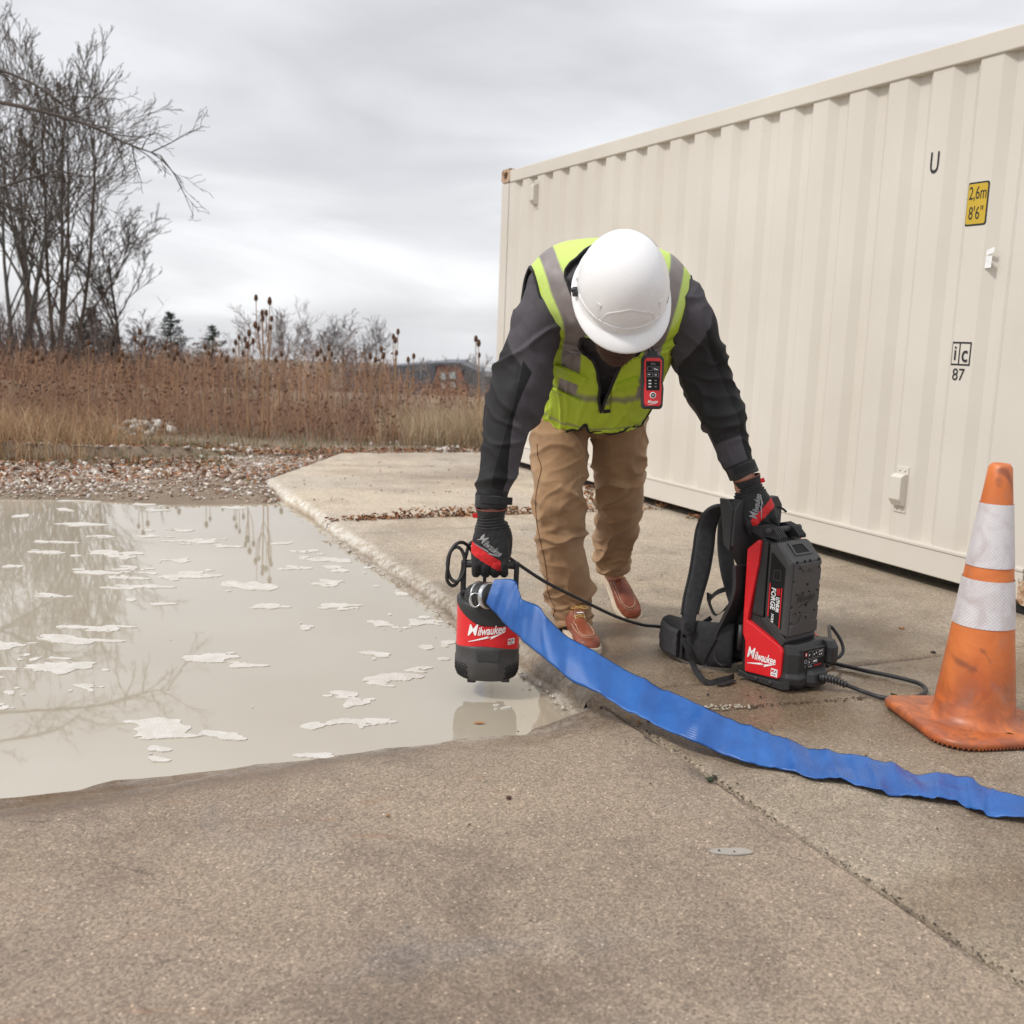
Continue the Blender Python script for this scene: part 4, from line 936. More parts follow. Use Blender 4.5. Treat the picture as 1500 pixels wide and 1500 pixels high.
rt=lambda t_: (1 if t_<.94 else math.sqrt(max(.02,1-((t_-.94)/.06)**2)))*(.85+.3*math.sin(math.pi*min(1,t_*1.1)))
st1=strap([WPL(1078,747,.03),WPL(1060,742,.0),WPL(1043,752,-.01),WPL(1034,775,-.01),WPL(1030,805,-.02),WPL(1024,840,-.035),WPL(1015,875,-.06),WPL(1009,905,-.08),WPL(1007,932,-.085)],.064,.016,'shoulder_strap','mesh_fabric',wv,taper=rt)
st2=strap([WPL(1085,752,.13),WPL(1070,752,.12),WPL(1063,768,.12),WPL(1062,800,.12),WPL(1066,835,.12),WPL(1075,870,.12),WPL(1083,895,.12)],.062,.016,'shoulder_strap','mesh_fabric',wv)
strap([WPL(1058,740,.02),WPL(1085,741,.05),WPL(1115,750,.06),WPL(1128,758,.06)],.045,.007,'top_strap','black_webbing',(0,0,1))
for sgn in (-1,1):
    P=smoothpath([WPL(1060,742,.0),WPL(1043,752,-.01),WPL(1034,775,-.01),WPL(1030,805,-.02),WPL(1024,840,-.035),WPL(1015,875,-.06),WPL(1010,900,-.08)],6)
    b=MB(); b.tube([p+wv*sgn*.033*(.85+.3*math.sin(math.pi*min(1,(i/len(P))*.95)))  for i,p in enumerate(P)],.005,8); b.build('strap_piping',MATS['pad_fabric'],st1)
b=MB(); b.box(WPL(1008,915,-.085)-Vector((0,.014,0)),(.022,.006,.024),bev=.001); b.build('bar_tack',MATS['black_webbing'],st1)
# waist belt pads
def pad(pts,hs,th,name,mat='pad_fabric'):
    P=smoothpath(pts,6); hs=lerp_list(hs,6); rs=[]; k=len(P)
    for i,p in enumerate(P):
        d=(P[min(i+1,k-1)]-P[max(i-1,0)]).normalized(); nn=d.cross(Vector((0,0,1))).normalized(); ring=[]
        z0,z1=hs[i]
        for j in range(16):
            a=2*math.pi*j/16; ca,sa=math.cos(a),math.sin(a); ca=math.copysign(abs(ca)**.6,ca); ring.append(Vector((p.x,p.y,(z0+z1)/2))+Vector((0,0,1))*ca*(z1-z0)/2+nn*sa*th/2*(1+.12*fn3((i*.4,j*.5,0))))
        rs.append(ring)
    b=MB(); b.rings(rs); return b.build(name,MATS[mat],unit)
def bg(a,w): return B3(a,w,0)
class HV(list): pass
def HL(v,n):
    o=[]
    for i in range(len(v)-1):
        for k in range(n): t_=k/n; o.append((v[i][0]*(1-t_)+v[i+1][0]*t_,v[i][1]*(1-t_)+v[i+1][1]*t_))
    o.append(v[-1]); return o
lerp_list_old=lerp_list; lerp_list=lambda v,n: HL(v,n) if isinstance(v[0],tuple) else lerp_list_old(v,n)
wb=pad([bg(-.25,.02),bg(-.33,-.03),bg(-.42,-.035),bg(-.54,.0),bg(-.60,.05),bg(-.635,.11)],[(.012,.18),(.008,.175),(.006,.165),(.006,.150),(.010,.12),(.02,.075)],.045,'waist_belt')
pad([bg(-.25,.15),bg(-.33,.20),bg(-.42,.22),bg(-.50,.20)],[(.012,.16),(.008,.155),(.006,.135),(.012,.09)],.04,'waist_belt')
b=MB(); P=[bg(-.43,-.062),bg(-.49,-.050),bg(-.56,-.01)]
b.rings([[p+Vector((0,0,z))+BW*o_ for z,o_ in ((.02,0),(.02,-.012),(.03,-.018),(.115,-.018),(.125,-.012),(.125,0))] for p in smoothpath(P,5)],smooth=False); b.build('belt_pocket',MATS['mesh_fabric'],wb)
b=MB(); b.box(bg(-.415,-.068)+Vector((0,0,.075)),(.012,.008,.11),0,BM,bev=.002); b.build('belt_strap',MATS['black_webbing'],wb)
b=MB(); b.box(bg(-.645,.10)+Vector((0,0,.030)),(.035,.06,.045),0,BM,bev=.012); b.build('belt_buckle',MATS['black_plastic'],wb)
# loose webbing
gq=lambda x,y,z=.006: G(x,y,z)
strap([WPL(1000,935,-.10),WPL(1008,952,-.10),WPL(1016,975,-.10),gq(1026,992,.02),gq(1040,1000),gq(1055,997),gq(1068,994),gq(1075,990,.008)],.024,.0025,'loose_webbing','black_webbing',lambda t_:(BW*.2+Vector((.3,.1,0))+Vector((0,.4,.3))*t_))
strap([gq(1050,1003,.004),gq(1062,1001,.006),gq(1075,996,.006)],.02,.0025,'loose_webbing','black_webbing',(.3,1,0))
strap([WPL(1050,937,-.07),WPL(1040,955,-.07),WPL(1032,972,-.075),WPL(1035,976,-.075)],.016,.002,'loose_webbing','black_webbing',(.8,.3,.2))
strap([WPL(1002,934,-.045),WPL(1012,925,-.05),WPL(1042,905,.03)],.018,.002,'loose_webbing','black_webbing',(.1,.3,1))
strap([WPL(1037,880,.08),WPL(1050,868,.08),WPL(1066,862,.1)],.018,.002,'loose_webbing','black_webbing',(.1,.3,1))
strap([WPL(1037,868,.06),WPL(1038,880,.06),WPL(1047,900,.06),WPL(1058,896,.07),WPL(1068,885,.09)],.012,.002,'loose_webbing','black_webbing',(.6,.3,.3))
b=MB(); b.box(WPL(1040,878,.06),(.008,.01,.045),bev=.002); b.build('adjuster_buckle',MATS['black_plastic'],unit)
# lettering on the red cheek
wordmark(unit,lambda x,y,e=0: B3(-.103+x,-.0072-e,.095+y),.122,slope=.0)
mxbox(unit,lambda x,y,e=0: B3(-.046+x,-.0072-e,.056+y),.027)
# ================================================================ PERSON
from mathutils.bvhtree import BVHTree
t=MT('skin'); c=t.ramp(t.noise(25,4,.6),(.35,(.50,.22,.15)),(.65,(.60,.30,.21))); t.set(c,.5,**{'Subsurface Weight':.12,'Subsurface Radius':(.02,.008,.004)}); t.bump(t.noise(300,3,.6),.2,.001); MATS['skin']=t.m
def cloth(name,c,rough=.8,wv=900,var=.25,wear=None,sheen=.1):
    t=MT(name); n=t.noise(6,5,.6,.5); f=t.noise(wv,2,.5); cc=t.ramp(n,(.32,tuple(v*(1-var) for v in c)),(.68,tuple(v*(1+var) for v in c)))
    if wear: cc=t.mix(t.math('MULTIPLY',t.ramp(t.noise(4,6,.65,.8,seed=5.),(.52,0.),(.68,1.)),.5),cc,wear)
    cc=t.mix(t.math('MULTIPLY',f,.25),cc,tuple(v*.6 for v in c))
    t.set(cc,rough,**{'Sheen Weight':sheen,'Sheen Roughness':.5}); b_=t.bump(f,.35,.0008); t.bump(t.noise(28,5,.65,.8,seed=2.),.28,.006,b_); MATS[name]=t.m
cloth('jacket_grey',(.085,.078,.088),.62,var=.1); cloth('jacket_black',(.022,.022,.024),.66,var=.15); cloth('jacket_char',(.021,.021,.022),.64,var=.12)
cloth('duck_canvas',(.325,.192,.098),.85,700,.14,(.44,.30,.18)); cloth('trim_black',(.010,.010,.011),.8)
cloth('lime_cloth',(.46,.63,.025),.6,800,.08,sheen=.05); cloth('glove_black',(.012,.012,.013),.72); cloth('glove_red',(.62,.012,.014),.6)
t=MT('lime_mesh'); v=t.vor(330); h=t.ramp(v,(.15,0.),(.34,1.)); t.set(t.mix(h,(.36,.50,.06),(.54,.70,.17)),.7); t.bump(h,.3,.0008); MATS['lime_mesh']=t.m
t=MT('reflective_tape'); n=t.noise(9,5,.6,.6); t.set(t.ramp(n,(.3,(.215,.185,.18)),(.7,(.30,.27,.265))),.42,.25); t.bump(n,.3,.006); MATS['tape']=t.m
t=MT('boot_leather'); n=t.noise(16,5,.65,.5); c=t.ramp(n,(.3,(.16,.035,.018)),(.55,(.26,.065,.03)),(.75,(.36,.14,.08))); t.set(c,t.ramp(n,(.3,.35),(.7,.6))); t.bump(t.noise(45,5,.65),.35,.003); MATS['leather']=t.m
simple('crepe_sole',(.62,.52,.40),.75,scale=60,bump=.3); simple('lace',(.50,.32,.10),.7,bump=.2); simple('stitch',(.62,.50,.36),.8,bump=0)
t=MT('hard_hat_shell'); sc_=t.noise(40,6,.7,1.,seed=2.); du=t.noise(6,5,.6,.6)
c=t.mix(t.math('MULTIPLY',t.ramp(du,(.5,0.),(.75,1.)),.25),(.80,.80,.81),(.62,.59,.57)); c=t.mix(t.ramp(sc_,(.66,0.),(.70,.35)),c,(.45,.43,.42)); t.set(c,t.ramp(du,(.3,.22),(.7,.36)),**{'Coat Weight':.25,'Coat Roughness':.2}); t.bump(t.noise(12,3,.5),.08,.004); MATS['hat']=t.m
simple('beard_hair',(.060,.030,.018),.9,scale=200,bump=.8,bd=.004); simple('eye_white',(.7,.68,.64),.2,bump=0)
per=thing('person','person in hard hat, safety vest and tan trousers bending over between pump and power unit','person',G(850,930))
DEP=lambda p:(p-O_CAM).dot(fwd)
def limb(spec,n=28,sq=1.):
    """spec rows: px, py, Y, radius in px (the world radius follows from the distance), depth factor"""
    C=[W(a,b_,y) for a,b_,y,r_,*_ in spec]; rad=[r_*DEP(C[i])/F_PX for i,(a,b_,y,r_,*_) in enumerate(spec)]; sqz=[(s[4] if len(s)>4 else 1.) for s in spec]
    C=smoothpath(C,5); rad=lerp_list(rad,5); sqz=lerp_list(sqz,5); rs=[]; k=len(C)
    for i,p in enumerate(C):
        d=(C[min(i+1,k-1)]-C[max(i-1,0)]).normalized(); a=Vector((1,0,0)); a=(a-d*a.dot(d)).normalized(); b_=d.cross(a)
        rs.append([p+a*math.cos(2*math.pi*j/n)*rad[i]+b_*math.sin(2*math.pi*j/n)*rad[i]*sqz[i] for j in range(n)])
    return rs,C,rad
# --- torso frame: rows = px,py,Y, half width, half thickness
TS=[(868,612,4.22,.185,.135),(868,590,4.19,.192,.142),(874,555,4.10,.205,.150),(883,500,3.98,.240,.165),(888,455,3.88,.275,.180),(892,436,3.80,.285,.182),(896,430,3.73,.262,.165),(899,427,3.67,.205,.138),(902,426,3.61,.135,.110),(904,428,3.54,.085,.085)]
TC=smoothpath([W(a,b_,y) for a,b_,y,*_ in TS],6); TW=lerp_list([s[3] for s in TS],6); TH=lerp_list([s[4] for s in TS],6); nT=len(TC)
TWIST=Vector((1,-.03,-.035)).normalized()
def tframe(i):
    d=(TC[min(i+1,nT-1)]-TC[max(i-1,0)]).normalized(); x=(TWIST-d*TWIST.dot(d)).normalized(); return d,x,d.cross(x)   # the last one points out of the back
def tpoint(tf,th,off=0.):
    """tf 0..1 along the torso, th 0 = wearer's left (picture right), 90 = back, 270 = chest"""
    f_=max(0,min(nT-1.001,tf*(nT-1))); i=int(f_); k=f_-i
    def pt(i):
        d,x,u=tframe(i); ca,sa=math.cos(th),math.sin(th); ca=math.copysign(abs(ca)**.78,ca); sa=math.copysign(abs(sa)**.86,sa); return TC[i]+x*ca*(TW[i]+off)+u*sa*(TH[i]+off)
    return pt(i)*(1-k)+pt(i+1)*k
ARML=[(818,420,3.78,26),(804,440,3.77,36),(791,472,3.75,40),(777,514,3.73,40),(762,560,3.71,42),(747,605,3.69,40),(736,655,3.66,34),(728,690,3.645,28.5),(721,722,3.635,24.5),(719,741,3.63,23.5)]
ARMR=[(985,420,3.78,26),(998,440,3.78,33),(1009,472,3.79,37),(1025,525,3.84,39),(1041,570,3.86,38),(1057,612,3.84,32),(1073,656,3.81,26.5),(1084,682,3.79,22.5),(1089,694,3.785,21.5)]
simple('tmp_mat',(.5,.5,.5))
torso=MB(); torso.rings([[tpoint(k/40,2*math.pi*j/48) for j in range(48)] for k in range(41)])
jk=MB(); jk.rings([[tpoint(k/40,2*math.pi*j/48) for j in range(48)] for k in range(3,39)])
ra,CAL,_=limb(ARML); jk.rings(ra); rb,CAR,_=limb(ARMR); jk.rings(rb)
# collar standing round the neck
cf=nT-1; dC,xC,uC=tframe(cf-3); cc0=TC[cf-4]
rs=[]
for k,(q,r_) in enumerate(((-.06,.115),(.0,.112),(.035,.108),(.045,.103),(.035,.094),(.0,.085),(-.05,.08))):
    rs.append([cc0+dC*(q+.012*math.sin(2*math.pi*j/36*1))+xC*math.cos(2*math.pi*j/36)*r_+uC*math.sin(2*math.pi*j/36)*r_*.92 for j in range(36)])
jk.rings(rs)
jme=grow(jk,.0054,3)
def near_t(p,C):
    A=_NP.get(id(C))
    if A is None:
        a=np.array([tuple(v) for v in C]); A=(a[:-1],a[1:]-a[:-1],C); _NP[id(C)]=A
    a,d,_=A; q=np.array(p)-a; k=np.clip((q*d).sum(1)/(d*d).sum(1),0,1); e=q-d*k[:,None]; l=(e*e).sum(1); i=int(l.argmin())
    return (i+k[i])/len(d),math.sqrt(l[i])
_NP={}
def on_curve(C,t_):
    f_=max(0,min(len(C)-1.001,t_*(len(C)-1))); i=int(f_); return C[i].lerp(C[i+1],f_-i)
def crease(p,ax,k1,k2,seed=0,w=.16):
    a=p.dot(ax); q=p*k2+ax*a*(k1-k2)+Vector((seed,seed*.7,-seed)); wv_=Vector((fn3(p,7,seed),fn3(p,7,seed+3),fn3(p,7,seed+9)))*.55
    n_=noise.noise(q+wv_); return n_,math.exp(-(n_/w)**2)
AXL=(CAL[-1]-CAL[8]).normalized(); AXR=(CAR[-1]-CAR[8]).normalized(); co_,nn_=mesh_np(jme); new=co_.copy(); JM=[0]*len(jme.polygons); inf=[]
for i in range(len(co_)):
    p=Vector(co_[i]); n_=Vector(nn_[i]); tl,dl=near_t(p,CAL); tr,dr=near_t(p,CAR); 
    t_,C=(tl,CAL) if dl<dr else (tr,CAR); k=int(t_*(len(C)-1)); ax=(C[min(k+1,len(C)-1)]-C[max(k-1,0)]).normalized()
    arm=sm(.09,.2,t_)
    ax=AXL if dl<dr else AXR; dg_=(ax+Vector((.8 if dl<dr else -.8,.35,0))).normalized(); a1,c1=crease(p,dg_,9,3.6,1,.2); a2,c2=crease(p,(ax+Vector((-.6,.3,0))).normalized(),17,6,5); r1=max(0,1-abs(a1)*3.4)**1.4; r2=max(0,1-abs(a2)*3.0)**1.4
    elb=math.exp(-((t_-.55)/.16)**2); amp=(.0060+.003*elb*arm)*(1 if dl<dr else .8)
    inf.append((t_,dl<dr,min(dl,dr)))
    d=amp*(a1*.7+r1*2.0-.6)+.0045*(r2-.3)*(1+elb)
    if t_>.985: d=0
    new[i]+=np.array(n_)*d
jme.vertices.foreach_set('co',new.ravel()); jme.update()
t=MT('jacket_cloth'); n=t.noise(6,5,.6,.5); f=t.noise(700,2,.5)
pc=t.ramp(t.attr('panel_charcoal'),(.498,0.),(.502,1.)); pb_=t.ramp(t.attr('panel_black'),(.498,0.),(.502,1.))
g_=t.ramp(n,(.3,(.060,.055,.064)),(.7,(.076,.070,.080))); c=t.mix(pc,g_,(.020,.0195,.021)); c=t.mix(pb_,c,(.0065,.0065,.007)); c=t.mix(t.math('MULTIPLY',f,.2),c,t.mix(1.,c,(.6,.6,.6),'MULTIPLY')); t.set(c,.72,**{'Specular IOR Level':.3})
b_=t.bump(f,.3,.0008); t.bump(t.noise(26,5,.65,.8,seed=2.),.25,.006,b_)
jme.materials.clear(); jme.materials.append(t.m); PCv=[];PBv=[]
for i in range(len(new)):
    c=Vector(new[i]); t_,L_,d=inf[i]; C=CAL if L_ else CAR; k=int(t_*(len(C)-1)); ax=(C[min(k+1,len(C)-1)]-C[max(k-1,0)]).normalized()
    rel=(c-on_curve(C,t_)); rel=rel-ax*rel.dot(ax); sx_=(rel.x*(1 if L_ else -1))/max(.03,rel.length); f_=rel.y/max(.03,rel.length)
    ang=math.degrees(math.atan2(sx_,-f_)); A=lambda v: v/240.
    if L_:
        bd=.34+.0012*(ang+60) if abs(ang)<150 else .4; lim=26+14*math.sin(t_*9)
        ch=min(t_-bd,A(-2+6*math.sin(t_*14)-ang)); ch=max(ch,t_-.865); bl=min(t_-bd+.02,A(ang+2-6*math.sin(t_*14)),A(lim-ang),.865-t_)
    else:
        ch=min(t_-.30-.0009*ang,A(70-ang),.72-t_ if ang>-30 else 1.); ch=max(ch,t_-.86,min(t_-.35,A(-62-ang))); bl=min(t_-.27,A(ang+62),A(-26-ang),.86-t_)
    if d>.17: ch=-.1; bl=(-.1 if (c-cc0).length>.15 else (.1 if c.z<cc0.z-.02 else -.1))
    PCv.append(.5+ch); PBv.append(.5+bl)
setattr_f(jme,'panel_charcoal',PCv); setattr_f(jme,'panel_black',PBv); jk_o=link('jacket',jme,per)
# cuffs: hem band and hook-and-loop tab
for C,s_ in ((CAL,1),(CAR,-1)):
    k=len(C)-1; ax=(C[k]-C[k-3]).normalized(); rr=(ra if s_==1 else rb)[-1]; r_=(rr[0]-C[k]).length
    e1=Vector((0,-1,0)); e1=(e1-ax*e1.dot(ax)).normalized(); e2=ax.cross(e1); e2=e2*(1 if e2.x>0 else -1)
    rs=[]
    for q,rf in ((-.036,1.0),(-.033,1.035),(-.01,1.03),(.006,1.035),(.008,1.0),(.004,.93),(-.03,.90)):
        rs.append([C[k]+ax*(q+.002*math.sin(j*.7))+e2*math.cos(2*math.pi*j/32)*r_*rf*(1+.02*math.sin(j*1.1))+e1*math.sin(2*math.pi*j/32)*r_*rf for j in range(32)])
    b=MB(); b.rings(rs); b.build('cuff',MATS['jacket_char'],jk_o)
    b=MB(); rs=[]
    for an in np.radians(np.linspace(-38,72 if s_==1 else 55,12)):
        fl=.10*max(0,(an-1.0)/.25)*s_ if s_==1 else 0
        o_=e1*math.cos(an)*r_*1.07+e2*math.sin(an)*(r_*1.07)+e2*fl*.12; base=C[k]-ax*.022
        rs.append([base+o_*(1+e)+ax*z for e,z in ((0,-.013),(.06,-.012),(.06,.012),(0,.013))])
    b.rings(rs,smooth=False); b.build('cuff_tab',MATS['trim_black'],jk_o)
# --- body: one continuous surface under the clothes
HC=W(911,426,3.33); HCR=Vector((.015,-.80,.60)).normalized(); HF=Vector((.03,-.60,-.80)); HF=(HF-HCR*HF.dot(HCR)).normalized(); HX=HCR.cross(HF).normalized()
if HX.x<0: HX=-HX
rl=Matrix.Rotation(R(3),3,HCR); HF=rl@HF; HX=rl@HX
def HP(x,f,c_): return HC+HX*x+HF*f+HCR*c_
bd=MB()
rs=[]
hr=[(-.165,.035,.045,.065),(-.150,.055,.062,.060),(-.120,.068,.082,.035),(-.085,.076,.096,.018),(-.04,.084,.104,.004),(0.,.088,.106,-.006),(.04,.087,.104,-.01),(.08,.074,.088,-.01),(.11,.045,.055,-.01),(.12,.018,.022,-.01)]
for c_,hw,hl,fo in hr: rs.append([HP(math.cos(2*math.pi*j/32)*hw,fo+math.sin(2*math.pi*j/32)*hl,c_) for j in range(32)])
bd.rings(rs)
nb=TC[nT-6]; bd.tube(smoothpath([nb,TC[nT-1],HP(0,-.02,-.10),HP(0,0,-.04)],5),.068,20)
bd.tube([HP(0,.088,-.015),HP(0,.103,-.035),HP(0,.118,-.058),HP(0,.108,-.068),HP(0,.09,-.07)],[.008,.010,.015,.013,.008],12)   # nose
for s in (-1,1): bd.rings([[HP(s*(.080+q),-.005+.016*r_*math.cos(a)-.012*q*20*.3,-.035+.032*r_*math.sin(a)) for a in np.linspace(0,2*math.pi,13)[:-1]] for q,r_ in ((-.006,.8),(.004,.95),(.012,1.),(.016,.8))])
for s in (-1,1): bd.rings([[HP(s*.033+.018*math.cos(a)*r_,.088+q,-.028+.009*math.sin(a)*r_) for a in np.linspace(0,2*math.pi,13)[:-1]] for q,r_ in ((-.01,1.),(.012,1.),(.018,.6))])   # brow/eye sockets
bd.tube([HP(-.024,.092,-.098),HP(-.01,.104,-.095),HP(.01,.104,-.095),HP(.024,.092,-.098)],.006,8)   # lips
bd.rings([[tpoint(k/40,2*math.pi*j/32,-.03) for j in range(32)] for k in range(1,38)])
def shrink(spec,f_): return [(a,b_,y,r_*f_,*x) for a,b_,y,r_,*x in spec]
WRL=(718,752,3.625); WRR=(1093,706,3.78)
HLp=W(716,800,3.62); HRp=W(1110,745,3.77)
for spec,wr,hp in ((ARML,WRL,HLp),(ARMR,WRR,HRp)):
    r_,C,_=limb(shrink(spec,.66)[:-2]+[(wr[0]+(0 if wr is WRL else -4),wr[1]-8,wr[2],16.5),(wr[0],wr[1]+12,wr[2],16.5)],20); bd.rings(r_)
    bd.tube([C[-1],C[-1]+(hp-C[-1])*.5,hp],[.033,.034,.026],14)
LEGL=[(838,585,4.20,34),(824,610,4.19,42.5,1.1),(820,650,4.16,43.5,1.12),(820,690,4.12,39.5,1.1),(821,730,4.09,37.5,1.05),(822,765,4.10,36,1.05),(823,800,4.13,35),(829,835,4.17,36),(834,860,4.19,35.5),(835,885,4.20,31),(839,905,4.20,27),(841,917,4.19,25)]
LEGR=[(894,585,4.22,34),(905,610,4.23,43,1.1),(908,650,4.24,40.5,1.12),(907,690,4.26,37,1.1),(908,720,4.30,36,1.05),(905,760,4.38,32.5,1.05),(900,795,4.46,28.5),(897,815,4.50,26),(898,830,4.52,23.5)]
for spec in (LEGL,LEGR):
    r_,C,_=limb(shrink(spec,.60),20); bd.rings(r_); e=C[-1]; bd.tube([e,e+Vector((0,-.02,-.05))],[.04,.035],12)
bme=grow(bd,.0065,3); bme.materials.clear(); bme.materials.append(MATS['skin']); body=link('body',bme,per)
for s in (-1,1): 
    b=MB(); b.lathe([(.0,-.011)]+[(.0115*math.sin(a),-.0115*math.cos(a)) for a in np.linspace(.3,2.8,6)]+[(0.,.0112)],12,HP(s*.032,.101,-.035),cap=False); b.build('eye',MATS['eye_white'],body)
# beard and hair
b=MB(); rs=[]
for c_,hw,f0,f1 in ((-.06,.080,.02,.085),(-.085,.084,.01,.112),(-.12,.082,.0,.122),(-.155,.074,.0,.128),(-.19,.062,.01,.128),(-.220,.045,.03,.118),(-.240,.022,.05,.10)):
    m_=(f0+f1)/2; h_=(f1-f0)/2+.006; rs.append([HP(math.cos(2*math.pi*j/28)*hw,m_+math.sin(2*math.pi*j/28)*h_,c_)+Vector((fn3((j,c_*90,0),3.3),fn3((j,c_*90,5),3.3),0))*.006 for j in range(28)])
b.rings(rs); 
for k in range(1500):   # hair strands
    a=random.uniform(0,2*math.pi); i=random.uniform(1,5.9); q0=rs[int(i)][int(a/(2*math.pi)*28)%28]; d=(q0-HP(0,.05,-.10)).normalized()+Vector((random.uniform(-.4,.4),random.uniform(-.3,.3),random.uniform(-1,0)))
    d.normalize(); w_=Vector((random.uniform(-1,1),random.uniform(-1,1),0)).normalized()*.0006; e=q0+d*random.uniform(.004,.011); b.add([q0-w_,q0+w_,e],[(0,1,2)])
bo=b.build('beard',MATS['beard_hair'],per,fix=False)
# --- trousers
tr=MB()
for spec in (LEGL,LEGR): r_,C,_=limb(spec); tr.rings(r_)
tr.rings([[tpoint(k/40,2*math.pi*j/48,-.004) for j in range(48)] for k in range(0,10)])
tr.rings([[p+Vector((math.cos(a)*r_*1.25,math.sin(a)*r_,0)) for a in np.linspace(0,2*math.pi,25)[:-1]] for p,r_ in ((W(866,640,4.20),.06),(W(866,620,4.20),.125),(W(866,595,4.20),.14))])
tme=grow(tr,.0050,4); co_,nn_=mesh_np(tme); new=co_.copy(); _,CLL,_r=limb(LEGL); _,CLR,_r=limb(LEGR)
UP=Vector((0,0,1))
def gauss(x,c_,w_): return math.exp(-((x-c_)/w_)**2)
for i in range(len(co_)):
    p=Vector(co_[i]); n_=Vector(nn_[i]); tl,dl=near_t(p,CLL); tr_,dr=near_t(p,CLR); L_=dl<dr; t_=tl if L_ else tr_
    side_=(p.x-(CLL if L_ else CLR)[int(t_*55*0)].x)
    kn=gauss(t_,.42,.13); an=gauss(t_,.84,.12) if L_ else gauss(t_,.85,.16); th=gauss(t_,.15,.1)
    dax=(UP+Vector((.55 if L_ else -.7,.2,0))).normalized()
    a1,c1=crease(p,dax,10,3.6,2 if L_ else 8,.17); a2,c2=crease(p,(UP+Vector((-.5,0,0))).normalized(),20,6.5,4); a3,c3=crease(p,UP,20,5,11,.2)
    amp=.0075+.014*kn+.019*an
    r1=max(0,1-abs(a1)*3.2)**1.5; r2=max(0,1-abs(a2)*3.)**1.5; r3=max(0,1-abs(a3)*2.6)**1.5
    d=amp*(a1*.7+r1*1.15-.4)+(.0022+.005*kn+.007*an)*(r2-.3)+(.010*an+.003*kn)*(a3*.8+r3*.6-.2)
    if t_>.975: d*=.2
    new[i]+=np.array(n_)*d
tme.vertices.foreach_set('co',new.ravel()); tme.materials.clear(); tme.materials.append(MATS['duck_canvas']); tme.update(); tro=link('trousers',tme,per)
tbvh=BVHTree.FromPolygons([tuple(v) for v in new],[tuple(p.vertices) for p in tme.polygons])
def onsurf(bvh,p,d,lift=.001):
    h=bvh.ray_cast(p,d,3)
    return h[0]+h[1]*lift if h[0] is not None else None
def seam(bvh,pxs,r_,mat,name,parent,lift=.0005,n=8):
    P=smoothpath([Vector((a,b_,0)) for a,b_ in pxs],n); out=[]
    for q in P:
        d=ray(q.x,q.y); h=onsurf(bvh,O_CAM,d.normalized()*1,lift) if True else None
        h=bvh.ray_cast(O_CAM,d.normalized(),8)
        if h[0] is not None: out.append(h[0]+h[1]*lift)
    if len(out)>3: b=MB(); b.tube(out,r_,6); return b.build(name,MATS[mat],parent)
simple('seam_thread',(.13,.065,.03),.9,bump=0)
seam(tbvh,[(787,650),(788,668),(793,685),(789,705),(785,730),(786,760),(791,790),(797,815),(801,840),(803,868),(812,890),(810,905)],.0018,'seam_thread','outseam',tro)
seam(tbvh,[(866,640),(865,625),(866,608)],.0018,'seam_thread','fly_seam',tro)
# hems
for C,rr in ((CLL,25),(CLR,23.5)):
    k=len(C)-1; ax=(C[k]-C[k-4]).normalized(); r_=rr*DEP(C[k])/F_PX; a=Vector((1,0,0)); a=(a-ax*a.dot(ax)).normalized(); b2=ax.cross(a)
    rs=[[C[k]+ax*(q+.004*math.sin(2*math.pi*j/32*2))+a*math.cos(2*math.pi*j/32)*r_*rf*(1+.05*math.sin(j*.6))+b2*math.sin(2*math.pi*j/32)*r_*rf for j in range(32)] for q,rf in ((-.022,1.0),(-.018,1.05),(.004,1.08),(.006,1.04),(.004,.98),(-.02,.92))]
    b=MB(); b.rings(rs); b.build('hem',MATS['duck_canvas'],tro)
# --- vest
NT,NH=150,260
def vest_off(tf,th):
    v=max(0,-math.sin(th)); sag=.022*v*sm(.62,.3,tf); a_=fn3((tf*5+math.cos(th)*2.2,math.cos(th)*2.4,math.sin(th)*2.),1,3); b__=fn3((tf*11-math.cos(th)*4,math.cos(th)*4,math.sin(th)*3),1,8); return .015+.005*fn3((tf*9,math.cos(th)*3,math.sin(th)*3),1)+v*sm(.62,.4,tf)*(.011*max(0,1-abs(a_)*4)**1.4+.006*max(0,1-abs(b__)*3.4)**1.4)+sag
VT0=.02
def vmat(tf,th,lx):
    a=abs(lx); s=math.sin(th); fr=s<0; left=lx<0; u=(s+1)/2
    b2=(.178+.150*u) if left else (.226+.062*u)      # outer edge of the shoulder strap: front .. back
    b1=b2-.038; b0=b1-(.062 if left else .058)
    if fr:
        q=(lx+.03)/(.125 if lx<-.03 else .115); 
        if tf<.012+.085*min(1.5,abs(abs(q)-.95)*1.3)**2+.030*math.exp(-(q/.16)**2)*1.6: return None
        vo=.004+.105*sm(.20,.64,tf)
        if tf>.22 and abs(lx-.015)<vo and tf<.72: return None
    elif tf<.06: return None
    if tf>.40 and a>b2+.20*sm(.56,.40,tf): return None
    wv_=sm(.9,.15,s); A_=b0*sm(.64,.80,tf)*wv_+(1-wv_)*.150*max(0,1-((1-tf)/.24)**2)**.5 if tf>.6 else 0
    if tf>.60 and a<A_: return None
    if tf>.975: return None
    if tf>.264 or not fr:
        if b0<a<b1: return 2
        return 1 if (not fr or tf>.72) else 0
    if fr and .262<tf<.274: return 2
    if fr and .150<tf<.158: return 2
    if not fr and .2<tf<.28: return 2
    return 0
b=MB(); P=[]; LX=[]
